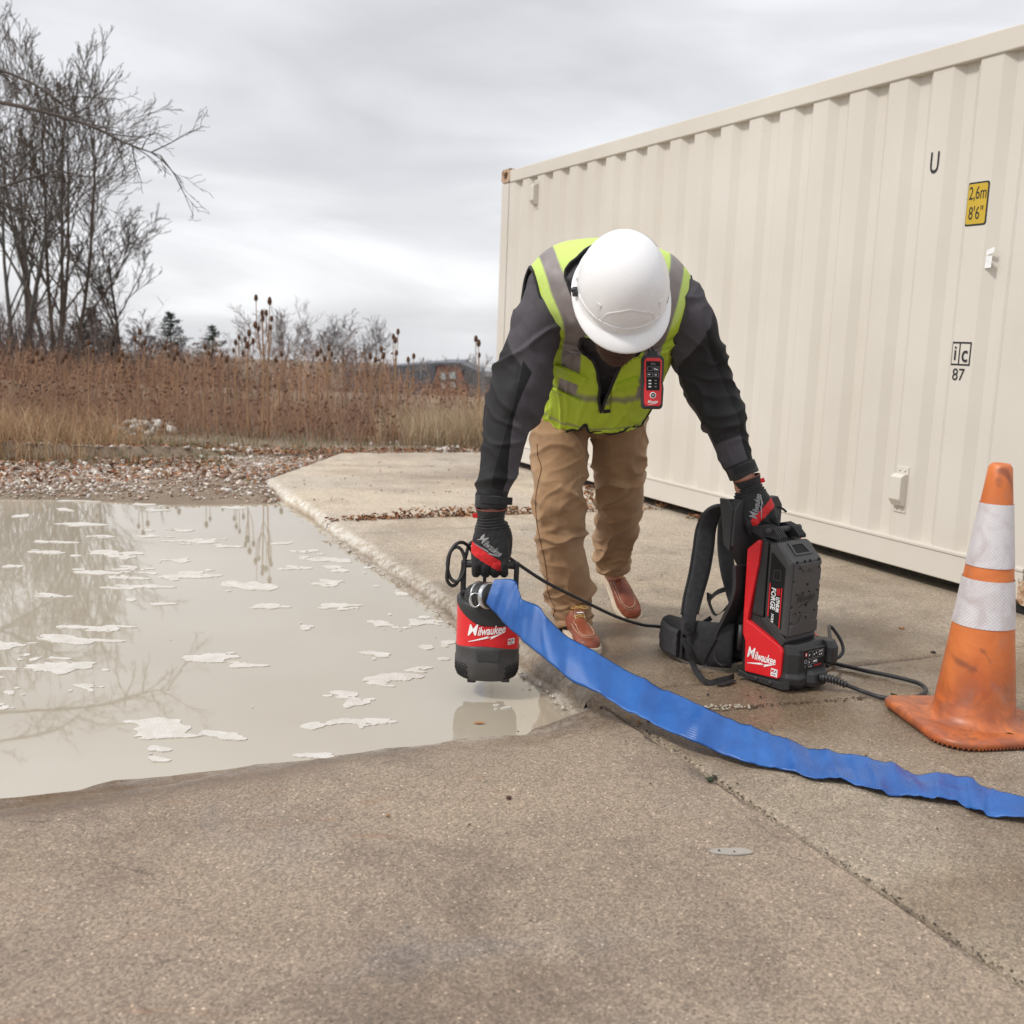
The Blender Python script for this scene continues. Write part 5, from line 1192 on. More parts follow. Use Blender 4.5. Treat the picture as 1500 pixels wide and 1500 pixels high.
for i in range(NT+1):
    tf=i/NT; f_=min(nT-1.001,tf*(nT-1)); ii=int(f_); d_,x_,u_=tframe(ii); r_=[];l_=[]
    for j in range(NH):
        th=2*math.pi*j/NH; p=tpoint(tf,th,vest_off(tf,th)); 
        v=max(0,-math.sin(th)); p=p+Vector((0,-.015,.012))*v*sm(.5,.1,tf)
        r_.append(p); l_.append((p-TC[ii]).dot(x_)-.0)
    P.append(r_); LX.append(l_)
faces=[];fm=[]
for i in range(NT):
    for j in range(NH):
        j2=(j+1)%NH; th=2*math.pi*(j+.5)/NH; lx=(LX[i][j]+LX[i+1][j2])/2; m=vmat((i+.5)/NT,th,lx)
        if m is None: continue
        faces.append((i*NH+j,i*NH+j2,(i+1)*NH+j2,(i+1)*NH+j)); fm.append(m)
V=[p for r_ in P for p in r_]; vb=bmesh.new(); VID=vb.verts.layers.int.new('vid'); vv=[vb.verts.new(p) for p in V]
for k_,v_ in enumerate(vv): v_[VID]=k_
for f_,m in zip(faces,fm): q=vb.faces.new([vv[k] for k in f_]); q.material_index=m; q.smooth=True
bmesh.ops.delete(vb,geom=[v for v in vb.verts if not v.link_faces],context='VERTS'); 
for _ in range(5):
    # smooth only the outline so that the trim runs clean
    nw={}
    for v in vb.verts:
        be=[e for e in v.link_edges if e.is_boundary]
        if len(be)==2: nw[v]=(v.co+sum((e.other_vert(v).co for e in be),Vector()))/3
    for v,c in nw.items(): v.co=c
bmesh.ops.recalc_face_normals(vb,faces=vb.faces)
# boundary loops -> black binding
edges=[e for e in vb.edges if e.is_boundary]; adj={}
for e in edges:
    for v in e.verts: adj.setdefault(v,[]).append(e)
seen=set(); loops=[]
for e in edges:
    if e in seen: continue
    lp=[e.verts[0]]; cur=e; v=e.verts[0]
    while cur and cur not in seen:
        seen.add(cur); v=cur.other_vert(v); lp.append(v); nx=[x for x in adj[v] if x not in seen]; cur=nx[0] if nx else None
    loops.append([v.co.copy() for v in lp])
vme=bpy.data.meshes.new('vest'); vb.verts.ensure_lookup_table(); tfv=[];tv=[];mv=[]
for v in vb.verts:
    k=v[VID]; i,j=divmod(k,NH); tf=i/NT; th=2*math.pi*j/NH; s=math.sin(th); lx=LX[i][j]; a=abs(lx); left=lx<0; u=(s+1)/2; fr=s<0
    b2=(.178+.150*u) if left else (.226+.062*u); b1=b2-.038; b0=b1-(.062 if left else .058)
    T=min(a-b0,b1-a); T=min(T,(tf-.264)*.6) if fr else T
    if fr: T=max(T,min(tf-.262,.276-tf)*.5,min(tf-.150,.158-tf)*.5)
    else: T=max(T,min(tf-.2,.28-tf)*.5)
    tv.append(.5+T); mv.append(.5+max((tf-.73)*.5,s*.3))
vb.to_mesh(vme); vb.free(); setattr_f(vme,'tape',tv); setattr_f(vme,'net',mv)
t=MT('vest_cloth'); tp_=t.ramp(t.attr('tape'),(.4985,0.),(.5015,1.)); nt_=t.ramp(t.attr('net'),(.498,0.),(.502,1.)); n=t.noise(9,5,.6,.6); v=t.vor(330); h=t.ramp(v,(.15,0.),(.34,1.)); wv_=t.noise(700,2,.5)
c=t.ramp(n,(.3,(.44,.585,.035)),(.7,(.51,.66,.05))); c=t.mix(nt_,c,t.mix(h,(.36,.50,.06),(.54,.70,.17))); c=t.mix(tp_,c,t.ramp(n,(.3,(.20,.172,.168)),(.7,(.285,.255,.25)))); t.set(c,t.ramp(tp_,(0.,.68),(1.,.42)),t.math('MULTIPLY',tp_,.25)); b_=t.bump(wv_,.3,.0008); t.bump(t.noise(30,5,.65,.8),.3,.005,b_); MATS['vest_cloth']=t.m
vme.materials.append(MATS['vest_cloth']); vme.polygons.foreach_set('material_index',[0]*len(vme.polygons))
vest=link('safety_vest',vme,None); vmn=[tuple(v.co) for v in vme.vertices]; vbvh=BVHTree.FromPolygons(vmn,[tuple(p.vertices) for p in vme.polygons]); bpy.data.objects.remove(vest)
vest=link('safety_vest',vme,per); sol=vest.modifiers.new('thickness','SOLIDIFY'); sol.thickness=.0025; sol.offset=-1
for lp in loops:
    if len(lp)<12: continue
    for _ in range(3): lp=[lp[0]]+[(lp[k-1]+lp[k]*2+lp[k+1])/4 for k in range(1,len(lp)-1)]+[lp[-1]]
    b=MB(); b.tube(lp[::2]+[lp[-1]],.0052,8,cap=False); b.build('binding',MATS['trim_black'],vest)
VEST_TODO=1
def vs(pxs,w_,name,mat,parent=vest,th_=.004,n=6):
    """strip laid on the vest along picture-traced points"""
    P=smoothpath([Vector((a,b_,0)) for a,b_ in pxs],n); rs=[]
    for i,q in enumerate(P):
        t2=(P[min(i+1,len(P)-1)]-P[max(i-1,0)]).normalized(); nn=Vector((-t2.y,t2.x,0))*w_/2
        ring=[]
        for k in (-1,1):
            h=vbvh.ray_cast(O_CAM,ray(q.x+nn.x*k,q.y+nn.y*k).normalized(),8)
            if h[0] is None: ring=None;break
            ring.append((h[0],h[1] if h[1].y<0 else -h[1]))
        if ring: 
            a,b2=ring; rs.append([a[0]+a[1]*.001,a[0]+a[1]*th_,b2[0]+b2[1]*th_,b2[0]+b2[1]*.001])
    if len(rs)>2: b=MB(); b.rings(rs,smooth=False); return b.build(name,MATS[mat],parent)
# --- hard hat
hat=MB(); HN=56
def hatring(h,hw,hl,fo=0.): return [HP(math.cos(2*math.pi*j/HN)*hw,fo+math.sin(2*math.pi*j/HN)*hl,h) for j in range(HN)]
HS=1.0; Wd_,Ln,Ht=.141,.168,.186
prof=[]
for k in range(15):
    a=k/14*math.pi/2; r_=max(0,math.cos(a))**.86; h=math.sin(a)*Ht; prof.append((h,r_))
rs=[]
for h,r_ in prof:
    ring=[]
    for j in range(HN):
        th=2*math.pi*j/HN; f_=math.sin(th); 
        rr=r_*(1-.02*(1 if h<.028 else 0)); ring.append(HP(math.cos(th)*Wd_*rr,math.sin(th)*Ln*rr,h))
    rs.append(ring)
def bw_(th): f_=math.sin(th); return .010+.036*max(0,f_)**2.2+.006*max(0,-f_)
def brim(o_,z): 
    r=[]
    for j in range(HN):
        th=2*math.pi*j/HN; f_=math.sin(th); e=bw_(th)*o_; r.append(HP(math.cos(th)*(Wd_+e),math.sin(th)*(Ln+e),z-.012*o_*max(0,f_)-.004*o_-.010*abs(math.cos(th))**3))
    return r
rs2=[brim(0,-.008),brim(.5,-.009),brim(1,-.010),brim(1.04,-.006),brim(1,-.001),brim(.5,.001),brim(.12,.003)]
hat.rings(rs2+rs[:-1]+[[HP(0,0,Ht)+ (v-HP(0,0,Ht))*.2 for v in rs[-2]]])
hh=hat.build('hard_hat',MATS['hat'],per)
hme=hh.data; hbvh=BVHTree.FromPolygons([tuple(v.co+per.location) for v in hme.vertices],[tuple(p.vertices) for p in hme.polygons])
def hpt(th,h,lift=.001):
    """point on the shell at azimuth th (90 = peak) and height h"""
    c0=HP(0,0,h); d=(HX*math.cos(th)+HF*math.sin(th)).normalized(); q=hbvh.ray_cast(c0+d*.4,-d,.5); return q[0]+q[1]*lift if q[0] is not None else c0
def hstrip(ths,h0s,wd,name,mat,lift=.0015,th_=.003):
    rs=[]
    for th,h in zip(ths,h0s):
        a=hpt(th,h-wd/2,0); b_=hpt(th,h+wd/2,0); n_=((a+b_)/2-HP(0,0,0)).normalized(); rs.append([a-n_*.001,a+n_*th_,b_+n_*th_,b_-n_*.001])
    b=MB(); b.rings(rs,smooth=False); return b.build(name,MATS[mat],hh)
for a0,a1,hv,mt in ((186,194,.030,'leather'),(203,210,.034,'hole_dark'),(22,32,.030,'hole_dark')):
    A_=np.radians(np.linspace(a0,a1,5)); hstrip(A_,[hv]*5,.008,'vent_slot',mt,th_=.0012)
A_=np.radians(np.linspace(-172,-8,30)); hstrip(A_,[.034+.004*math.sin(a*2) for a in A_],.007,'gutter_ridge','hat',th_=.0035)
A_=np.radians(np.linspace(14,166,34)); hstrip(A_,[.030+.022*math.exp(-((math.degrees(a)-90)/16)**2)*0 for a in A_],.006,'gutter_ridge','hat',th_=.0035)
A_=np.radians(np.linspace(60,120,16)); hstrip(A_,[.036+.060*max(0,1-abs(math.degrees(a)-90)/30)**.35 for a in A_],.004,'badge_ridge','hat',th_=.002)
for a0 in (48,128):
    A_=np.radians(np.linspace(a0-3,a0+3,4)); hstrip(A_,[.055]*4,.055,'shell_rib','hat',th_=.003)
A_=np.radians(np.linspace(-70,-30,10)); hstrip(A_,[.135]*10,.008,'rear_slot','grey_print',th_=.001)
b=MB(); p0=hpt(R(176),.012,.004); b.box(p0,(.022,.026,.020),0,Matrix((HX,HF,HCR)).transposed(),bev=.003); b.build('lamp_clip',MATS['black_plastic'],hh)
b=MB(); b.box(p0+(HCR*.008-HX*.009),(.012,.006,.012),0,Matrix((HX,HF,HCR)).transposed()); b.build('lamp_clip',MATS['grey_plastic'],hh)

# front details of the vest
vs([(889,604),(888,592),(889,580),(890,570)],11,'zip',"trim_black")
vs([(889,592),(889,586)],6,'zip_pull','steel')
vs([(812,538),(828,545),(846,553),(856,558)],13,'pocket_flap','lime_cloth',th_=.012)
vs([(905,566),(920,562),(934,556)],12,'pocket_flap','lime_cloth',th_=.010)
vs([(806,566),(826,575),(850,586)],2.5,'pocket_edge','lime_cloth',th_=.010)
# ================================================================ GLOVES
def glove(wr,bar,D,A,Nn,thumb,name_side,logo_rot,K=1.):
    """fist closed on a bar: wr wrist, bar bar centre, D wrist→knuckles, A across the palm, Nn out of the back of the hand"""
    D=D.normalized(); A=(A-D*A.dot(D)).normalized(); Nn=D.cross(A)*(1 if D.cross(A).dot(Nn)>0 else -1); Nn.normalize()
    g=MB(); R_=.0285*K**.5            # finger radius of curl about the bar
    kn=bar+Nn*R_*1.0-D*.012    # knuckle line
    L_=(kn-wr).length
    # palm: loft from the wrist to the knuckles
    rs=[]
    for t_,w,h,of in ((-.04,.0385,.029,0),(.12,.0365,.027,0),(.3,.043,.026,.0),(.55,.051,.025,.002),(.8,.054,.023,.004),(1.0,.053,.019,.004),(1.08,.050,.013,.003)):
        c=wr.lerp(kn,t_)+Nn*(of-.010*t_)
        ring=[]
        for j in range(28):
            a=2*math.pi*j/28; ca,sa=math.cos(a),math.sin(a); ca=math.copysign(abs(ca)**.8,ca); sa=math.copysign(abs(sa)**.85,sa); ring.append(c+A*ca*w*K+Nn*sa*h*K)
        rs.append(ring)
    g.rings(rs)
    for f_ in range(4):
        off=(-.0385+.0257*f_)*K; r_=K*(.0120,.0130,.0128,.0115)[f_ if thumb>0 else 3-f_]; ln=(.86,1.,.97,.84)[f_ if thumb>0 else 3-f_]
        c0=bar+A*off*1.02
        pts=[wr.lerp(kn,.72)+A*off+Nn*-.002, kn+A*off+Nn*.001]
        for an in (28,62,98,135,172,205*ln,236*ln):
            a=R(an); pts.append(c0+Nn*math.cos(a)*R_+D*math.sin(a)*(R_+.001))
        rad=[r_*1.05,r_*1.12,r_*1.0,r_*1.06,r_*.96,r_*1.02,r_*.94,r_*.92,r_*.72]
        P=smoothpath(pts,4); g.tube(P,lerp_list(rad,4),14)
    # thumb
    s=A*thumb
    tp=[wr.lerp(kn,.22)+s*.034-Nn*.006, wr.lerp(kn,.5)+s*.052-Nn*.018, bar+s*.050-D*.020-Nn*.026, bar+s*.030+D*.004-Nn*.036, bar+s*.004+D*.018-Nn*.036]
    g.tube(smoothpath(tp,4),[q*K for q in lerp_list([.019,.0185,.0155,.0145,.0105],4)],14)
    me=grow(g,.0026,2); co_,nn_=mesh_np(me); new=co_.copy(); ms=[]
    for i in range(len(co_)):
        p=Vector(co_[i]); n_=Vector(nn_[i]); t_=(p-wr).dot(kn-wr)/L_**2
        d=.0014*fn3(p,60)+.0009*fn3(p,130)
        if .02<t_<.34: d+=.0026*math.sin((p-wr).dot(D)*620+1.5*math.sin((p-wr).dot(A)*55))*sm(.02,.08,t_)*sm(.36,.26,t_)   # gathered wrist
        new[i]+=np.array(n_)*d
    me.vertices.foreach_set('co',new.ravel()); me.materials.clear()
    for m in ('glove_black','glove_red'): me.materials.append(MATS[m])
    for pl in me.polygons:
        r_=pl.center-wr; x=r_.dot(A)*thumb; y=r_.dot(D)/L_; z=(pl.center-bar).dot(Nn)
        # red band runs diagonally from the little-finger side down across the knuckles
        k=y-(.66+ (x/K+.05)*4.6)
        pl.material_index=1 if (abs(k)<.12 and x<.030*K and z>-.005 and pl.normal.dot(Nn)>-.2) else 0
    me.update(); o=link('glove',me,per)
    bv=BVHTree.FromPolygons([tuple(v) for v in new],[tuple(p.vertices) for p in me.polygons])
    # cuff edge
    b=MB(); rs=[]
    for q,rf,tl in ((.012,.92,0),(-.004,1.0,0),(-.016,1.08,0),(-.018,1.05,0),(-.016,.98,0),(.0,.9,0)):
        rs.append([wr+D*(q+.003*math.sin(3*math.tau*j/32+1))+A*math.cos(2*math.pi*j/32)*.0400*K*rf+Nn*math.sin(2*math.pi*j/32)*.0310*K*rf for j in range(32)])
    b.rings(rs); b.build('glove_cuff',MATS['glove_black'],o)
    b=MB(); b.tube([wr-D*.018+A*math.cos(a)*.0425*K+Nn*math.sin(a)*.0328*K for a in np.linspace(0,2*math.pi,30)],.0018,6,cap=False); b.build('cuff_piping',MATS['leather'],o)
    b=MB(); b.box(wr+D*.006-A*thumb*.042*K+Nn*.01,(.018,.005,.016),0,Matrix((A,Nn,D)).transposed(),bev=.001); b.build('pull_tab',MATS['red_print'],o)
    # printed wordmark on the back of the hand
    cc=wr.lerp(kn,.62); ca,sa=math.cos(logo_rot),math.sin(logo_rot); ex=A*ca+D*sa; ey=-D*ca+A*sa
    if ex.x<0 and False: ex,ey=-ex,-ey
    def fn(x,y,e=0):
        p=cc+ex*x+ey*y+Nn*.1; h=bv.ray_cast(p,-Nn,.2); return (h[0]+Nn*(.0012+e)) if h[0] is not None else p-Nn*.1
    wordmark(o,fn,.078*K,'grey_print',slope=0.)
    return o
barL=Vector((PC.x,PY,PZ0+(hz_+.008)*PKZ))
wl=W(719,752,3.60)
glove(wl,barL,barL-wl+Vector((0,.0,0)),Vector((1,0,-.03)),Vector((0,-1,.1)),1,'L',R(38),1.22)
# second hand on the harness strap above the back plate
wr_=W(1096,707,3.765); barR=B3(-.262,.075,.628); barR=W(1114,762,3.765)
glove(wr_,barR,barR-wr_,Vector((.85,-.1,.42)),Vector((-.25,-.95,.1)),-1,'R',R(-62),1.12)
b=MB(); P=smoothpath([B3(-.262,-.02,.615),barR+Vector((-.055,.0,-.012)),barR,barR+Vector((.055,-.002,.012)),B3(-.262,.18,.60)],6); b.tube(P,.012,10); b.build('grab_strap',MATS['black_webbing'],unit)
strap([W(1138,742,3.74),W(1146,745,3.74),W(1152,750,3.74)],.008,.003,'loose_webbing','black_webbing',(0,0,1))
# ================================================================ BOOTS
def boot(loc,rot):
    M_=rot; T=lambda x,y,z: loc+M_@Vector((x,y,z))
    # outline half widths along the foot (y: heel 0 .. toe .31)
    ys=[0,.012,.04,.08,.12,.16,.20,.235,.265,.29,.303,.309]; wl_=[.018,.030,.037,.037,.035,.038,.045,.049,.047,.038,.025,.010]; cx_=[0,0,0,0,.001,.003,.004,.004,.002,0,-.002,-.003]
    tp=[.055,.085,.10,.105,.105,.098,.088,.078,.068,.057,.045,.030]
    up=MB(); rs=[]
    for y,w,c,h in zip(ys,wl_,cx_,tp):
        ring=[]
        for j in range(28):
            a=2*math.pi*j/28; ca,sa=math.cos(a),math.sin(a); zz_=.022+(h-.022)*(.5+.5*math.copysign(abs(sa)**.8,sa)) ; wd=w*math.copysign(abs(ca)**(.75 if sa<0 else .95),ca)*(1-.25*max(0,sa))
            ring.append(T(c+wd,y,zz_))
        rs.append(ring)
    up.rings(rs)
    rs=[[T(math.cos(a)*r_*.82,.055+oy+math.sin(a)*r_,z) for a in np.linspace(0,2*math.pi,29)[:-1]] for z,r_,oy in ((.06,.050,.012),(.08,.050,.008),(.10,.046,.002),(.115,.040,-.002))]
    up.rings(rs); tg=[[T(math.cos(a)*.026,.10+oy+math.sin(a)*.012,z) for a in np.linspace(0,2*math.pi,17)[:-1]] for z,oy in ((.07,.035),(.10,.014),(.125,.0),(.135,-.004))]; up.rings(tg)
    me=grow(up,.0042,3); me.materials.clear(); me.materials.append(MATS['leather']); bo_=link('boot',me,per); bv=BVHTree.FromPolygons([tuple(v.co+per.location) for v in me.vertices],[tuple(p.vertices) for p in me.polygons])
    b=MB(); rs=[]
    for z,e in ((0,.001),(.003,.006),(.010,.007),(.016,.0055),(.022,.007),(.028,.0055),(.029,-.006)):
        ring=[]
        for sgn,idx in ((1,range(len(ys))),(-1,range(len(ys)-1,-1,-1))):
            for i in idx: ring.append(T(cx_[i]+sgn*(wl_[i]+e),ys[i]+(e if i>len(ys)-3 else (-e if i<2 else 0)),z))
        rs.append(ring)
    b.rings(rs,smooth=False); so_=b.build('sole',MATS['crepe_sole'],bo_)
    def drop(x,y,l=.0006):
        o=T(x,y,.3); d=(T(x,y,0)-T(x,y,.3)).normalized(); h=bv.ray_cast(o,d,.5); return h[0]-d*l if h[0] is not None else T(x,y,.06)
    # moccasin toe seam, raised
    U=smoothpath([Vector(q) for q in ((-.030,.13,0),(-.032,.18,0),(-.031,.225,0),(-.020,.262,0),(.002,.274,0),(.025,.262,0),(.035,.225,0),(.034,.18,0),(.032,.13,0))],6)
    b=MB(); b.tube([drop(q.x,q.y,0) for q in U],.0034,8); sm_=b.build('toe_seam',MATS['leather'],bo_)
    for off in (.0045,-.0045):
        b=MB(); c_=Vector((.002,.19,0)); b.tube([drop(q.x+(q-c_).normalized().x*off,q.y+(q-c_).normalized().y*off,.0006) for q in U],.0009,6); b.build('stitching',MATS['stitch'],sm_)
    for xs_ in (-1,1):
        b=MB(); b.tube([drop(xs_*(.016+.001*k),.085+k*.016,.0004) for k in range(4)]+[drop(xs_*.036,.155,.0004)],.0011,6); b.build('stitching',MATS['stitch'],bo_)
    for k in range(4):
        y=.088+k*.0165
        for s in (-1,1):
            b=MB(); p=drop(s*.021,y,.001); b.lathe([(.0035,0),(.0042,.0012),(.002,.0016)],10,p,M_=M_); b.build('eyelet',MATS['lace'],bo_)
        b=MB(); b.tube(smoothpath([drop(-.021,y,.002),drop(-.008,y+.004,.0045),drop(.008,y+.004,.0045),drop(.021,y+.002,.002)],4),.0019,6); b.build('lace',MATS['lace'],bo_)
        if k<3: b=MB(); b.tube(smoothpath([drop(.021,y,.002),drop(0,y+.010,.006),drop(-.021,y+.0165,.002)],4),.0019,6); b.build('lace',MATS['lace'],bo_)
    for s in (-1,1):
        b=MB(); c_=drop(0,.112,.008); X=M_@Vector((1,0,0)); Y=M_@Vector((0,1,0)); Z=M_@Vector((0,0,1))
        b.tube(smoothpath([c_,c_+X*s*.018-Y*.010+Z*.006,c_+X*s*.034+Y*.002,c_+X*s*.022+Y*.012,c_],5),.0018,6); b.build('lace',MATS['lace'],bo_)
    b=MB(); b.box(drop(0,.121,.007),(.026,.010,.004),0,M_,bev=.0015); b.build('lace_tag',MATS['white_print'],bo_)
def basis(y,zup):
    y=y.normalized(); x=y.cross(zup).normalized(); z=x.cross(y); return Matrix((x,y,z)).transposed()
toe=G(866,960); an=W(836,905,4.21); d=Vector((toe.x-an.x,toe.y-an.y,0)).normalized(); 
boot(Vector((toe.x,toe.y,0))-d*.305,basis(d,Vector((0,0,1))))
heel=W(874,812,4.66); toe2=W(911,880,4.50); dd=(toe2-heel).normalized()
up_=Vector((.05,-.80,.60)); m2=basis(dd,up_); ank=W(896,818,4.55)
loc2=ank-m2@Vector((0,.055,.135)); 
boot(loc2,m2)
# ================================================================ REMOTE CONTROL clipped to the vest
rc0=W(955.5,560,3.60); rem=thing('remote_control','small red and black wireless remote hanging from the safety vest','remote control',rc0)
RX=Vector((1,.06,-.02)).normalized(); RZ=Vector((-.03,.15,1)).normalized(); RX=(RX-RZ*RX.dot(RZ)).normalized(); RY=RZ.cross(RX); RM=Matrix((RX,RY,RZ)).transposed()
def rp(x,z,o=0): return rc0+RX*x+RZ*z-RY*o
def rpoly(pl,o0,o1,name,mat,par=rem,bw=.002): b=MB(); b.prism([rp(x,z,o0) for x,z in pl],-RY*(o1-o0)); o=b.build(name,MATS[mat],par); bevel(o,bw,2); return o
ol=[(-.030,-.088),(.028,-.088),(.034,-.080),(.037,-.02),(.034,.0),(.037,.04),(.037,.078),(.028,.088),(-.028,.088),(-.037,.078),(-.037,.03),(-.034,.0),(-.037,-.03),(-.036,-.078)]
rpoly(ol,-.014,.010,'bezel','black_plastic',bw=.004)
fc=rpoly([(x*.80,z*.90) for x,z in ol],.006,.0125,'face','red_plastic')
sc_=rpoly([(-.022,-.028),(.022,-.028),(.024,.068),(-.024,.068)],.010,.0135,'display','hole_dark',rem,.001)
def rm(x0,x1,z0,z1,mat,name='display_mark',o=.0140): b=MB(); b.add([rp(x0,z0,o),rp(x1,z0,o),rp(x1,z1,o),rp(x0,z1,o)],[(0,1,2,3)]); b.build(name,MATS[mat],sc_,fix=False)
def rfr(x0,x1,z0,z1,t_=.001):
    for q in ((x0,x1,z0,z0+t_),(x0,x1,z1-t_,z1),(x0,x0+t_,z0,z1),(x1-t_,x1,z0,z1)): rm(*q,'grey_print')
rfr(-.019,-.002,.036,.050); rfr(.002,.019,.036,.050); rfr(-.019,-.002,.016,.030); rfr(.002,.019,.016,.030)
for x,z in ((.006,.043),(.012,.041),(-.013,.024),(.009,.023)): rm(x-.003,x+.003,z-.0015,z+.0015,'white_print')
for z in (.004,-.006,-.016): rm(-.015,-.006,z-.002,z+.002,'white_print'); rm(.005,.012,z-.001,z+.002,'grey_print')
b=MB(); v,f=text_me('MX',.010); b.add([rp(x,.058+z,.0141) for x,z in v],f); b.build('display_lettering',MATS['grey_print'],sc_,fix=False)
b=MB(); b.lathe([(.0105,0),(.0105,.0015),(.0085,.0025),(.001,.0025)],20,rp(0,-.044,.0120),M_=RM@Matrix.Rotation(math.pi/2,3,'X')); pb_=b.build('power_button',MATS['white_print'],rem)
b=MB(); b.lathe([(.0075,0),(.0075,.001),(.004,.001),(.004,0)],18,rp(0,-.044,.0146),M_=RM@Matrix.Rotation(math.pi/2,3,'X'),cap=False); b.build('button_mark',MATS['hole_dark'],pb_)
b=MB(); b.add([rp(-.0008,-.048,.0150),rp(.0008,-.048,.0150),rp(.0008,-.040,.0150),rp(-.0008,-.040,.0150)],[(0,1,2,3)]); b.build('button_mark',MATS['hole_dark'],pb_)
wordmark(rem,lambda x,y,e=0: rp(x,-.066+y,.0133+e),.034,slope=.1)
b=MB(); b.tube(smoothpath([rp(0,.080,-.004),rp(-.010,.100,-.002),rp(-.022,.120,.010),rp(-.015,.132,.012),rp(-.004,.115,.006),rp(.006,.098,.0)],5),.0028,8); b.build('lanyard',MATS['black_webbing'],rem)
rpoly([(-.018,.086),(.018,.086),(.014,.104),(-.014,.104)],-.006,.004,'lanyard_eye','black_plastic')
# ================================================================ LITTER, FOAM, BANK
def vcol_mat(name,rough=.8,**k):
    t=MT(name); c=t.attr('tint','Color'); n=t.noise(35,4,.6); t.set(t.mix(t.math('MULTIPLY',n,.5),c,t.mix(1.,c,(.55,.5,.45),'MULTIPLY')),rough,**k); t.bump(n,.3,.003); MATS[name]=t.m
vcol_mat('stone_mix',.85); vcol_mat('leaf_mix',.75); vcol_mat('straw_mix',.8); vcol_mat('bark_mix',.9)
def np_mesh(name,V,F,mat,cols=None,smooth=False):
    """V (n,3), F list of index arrays with equal length per array"""
    me=bpy.data.meshes.new(name); V=np.asarray(V,dtype=np.float32); F=np.asarray(F,dtype=np.int32); nf,k=F.shape
    me.vertices.add(len(V)); me.vertices.foreach_set('co',V.ravel()); me.loops.add(nf*k); me.loops.foreach_set('vertex_index',F.ravel())
    me.polygons.add(nf); me.polygons.foreach_set('loop_start',np.arange(nf,dtype=np.int32)*k); me.polygons.foreach_set('loop_total',np.full(nf,k,dtype=np.int32))
    if smooth: me.polygons.foreach_set('use_smooth',np.ones(nf,dtype=bool))
    me.update(calc_edges=True); me.materials.append(mat)
    if cols is not None:
        a=me.color_attributes.new(name='tint',type='FLOAT_COLOR',domain='POINT'); c=np.ones((len(V),4),dtype=np.float32); c[:,:3]=cols; a.data.foreach_set('color',c.ravel())
    return me
def rotm(n):
    q=rng.normal(size=(n,4)); q/=np.linalg.norm(q,axis=1)[:,None]; w,x,y,z=q.T
    return np.stack([np.stack([1-2*(y*y+z*z),2*(x*y-z*w),2*(x*z+y*w)],1),np.stack([2*(x*y+z*w),1-2*(x*x+z*z),2*(y*z-x*w)],1),np.stack([2*(x*z-y*w),2*(y*z+x*w),1-2*(x*x+y*y)],1)],1)
OV=np.array([(1,0,.0),(.3,.95,.1),(-.8,.6,-.1),(-.85,-.5,.1),(.25,-.95,0),(.1,.1,.9),(-.1,0,-.85)]); OF=np.array([(0,1,5),(1,2,5),(2,3,5),(3,4,5),(4,0,5),(1,0,6),(2,1,6),(3,2,6),(4,3,6),(0,4,6)])
def scatter(pts,size,cols,V0,F0,flat=1.,jit=.25):
    n=len(pts); V=V0[None]*(1+jit*rng.normal(size=(n,len(V0),1))); V=V*size[:,None,None]; 
    V=np.einsum('nij,nkj->nki',rotm(n),V); V[:,:,2]*=flat; V+=pts[:,None,:]; F=(F0[None]+np.arange(n)[:,None,None]*len(V0)).reshape(-1,F0.shape[1])
    return V.reshape(-1,3),F,np.repeat(cols,len(V0),0)
def pick(pal,n,var=.15):
    p=np.array(pal)[rng.integers(0,len(pal),n)]; return np.clip(p*(1+var*rng.normal(size=(n,1))),.01,1)
STONES=[(.60,.53,.47),(.68,.62,.57),(.48,.39,.32),(.40,.31,.25),(.74,.70,.66),(.30,.20,.15),(.25,.15,.10)]
LEAVES=[(.28,.11,.045),(.34,.16,.07),(.20,.085,.04),(.40,.22,.11),(.16,.07,.04)]
def zpts(x,y,dz=0): return np.array([(a,b_,ground_z(a,b_)+dz) for a,b_ in zip(x,y)])
# gravel and broken stone on the far bank
n=30000; x=rng.uniform(-8,-1.0,n); y=np.array([pool_far(a) for a in x])+rng.beta(1.5,1.9,n)*np.where(x>-2.8,3.5,2.8)-.45
k=[toUV((a,b_)) for a,b_ in zip(x,y)]; ok=np.array([not(v>-.06+max(0,(u-5.65)*.62) and u<J2+.1) for u,v in k]); x,y=x[ok],y[ok]; P=zpts(x,y,.004)
sz=np.exp(rng.normal(-4.75,.5,len(x))); den=np.array([.5+noise.noise(Vector((a*1.1,b_*1.6,3))) for a,b_ in zip(x,y)])
cols=pick(STONES,len(x)); V,F,C=scatter(P,sz,cols,OV,OF,.7); o=link('gravel',np_mesh('gravel',V,F,MATS['stone_mix'],C)); tag(o,kind='stuff')
# larger chalky stones, a pale rubble heap
pts=[];ss=[]
for (px,py,w,h,m,s0) in ((215,632,44,9,70,.055),(140,620,10,3,6,.04),(345,655,6,5,4,.05),(25,700,15,3,6,.04),(330,668,40,8,40,.03),(600,648,50,5,60,.025),(655,660,45,5,70,.03)):
    for _ in range(m):
        q=G(px+random.gauss(0,w*.5),py+random.gauss(0,h*.4)); 
        pts.append((q.x,q.y,ground_z(q.x,q.y)+random.uniform(0,.10 if w==44 else .01)*1)); ss.append(s0*random.uniform(.4,1.2))
V,F,C=scatter(np.array(pts),np.array(ss),pick([(.66,.63,.58),(.72,.70,.66),(.5,.46,.4)],len(pts),.08),OV,OF,.8); o=link('rubble',np_mesh('rubble',V,F,MATS['stone_mix'],C)); tag(o,kind='stuff')
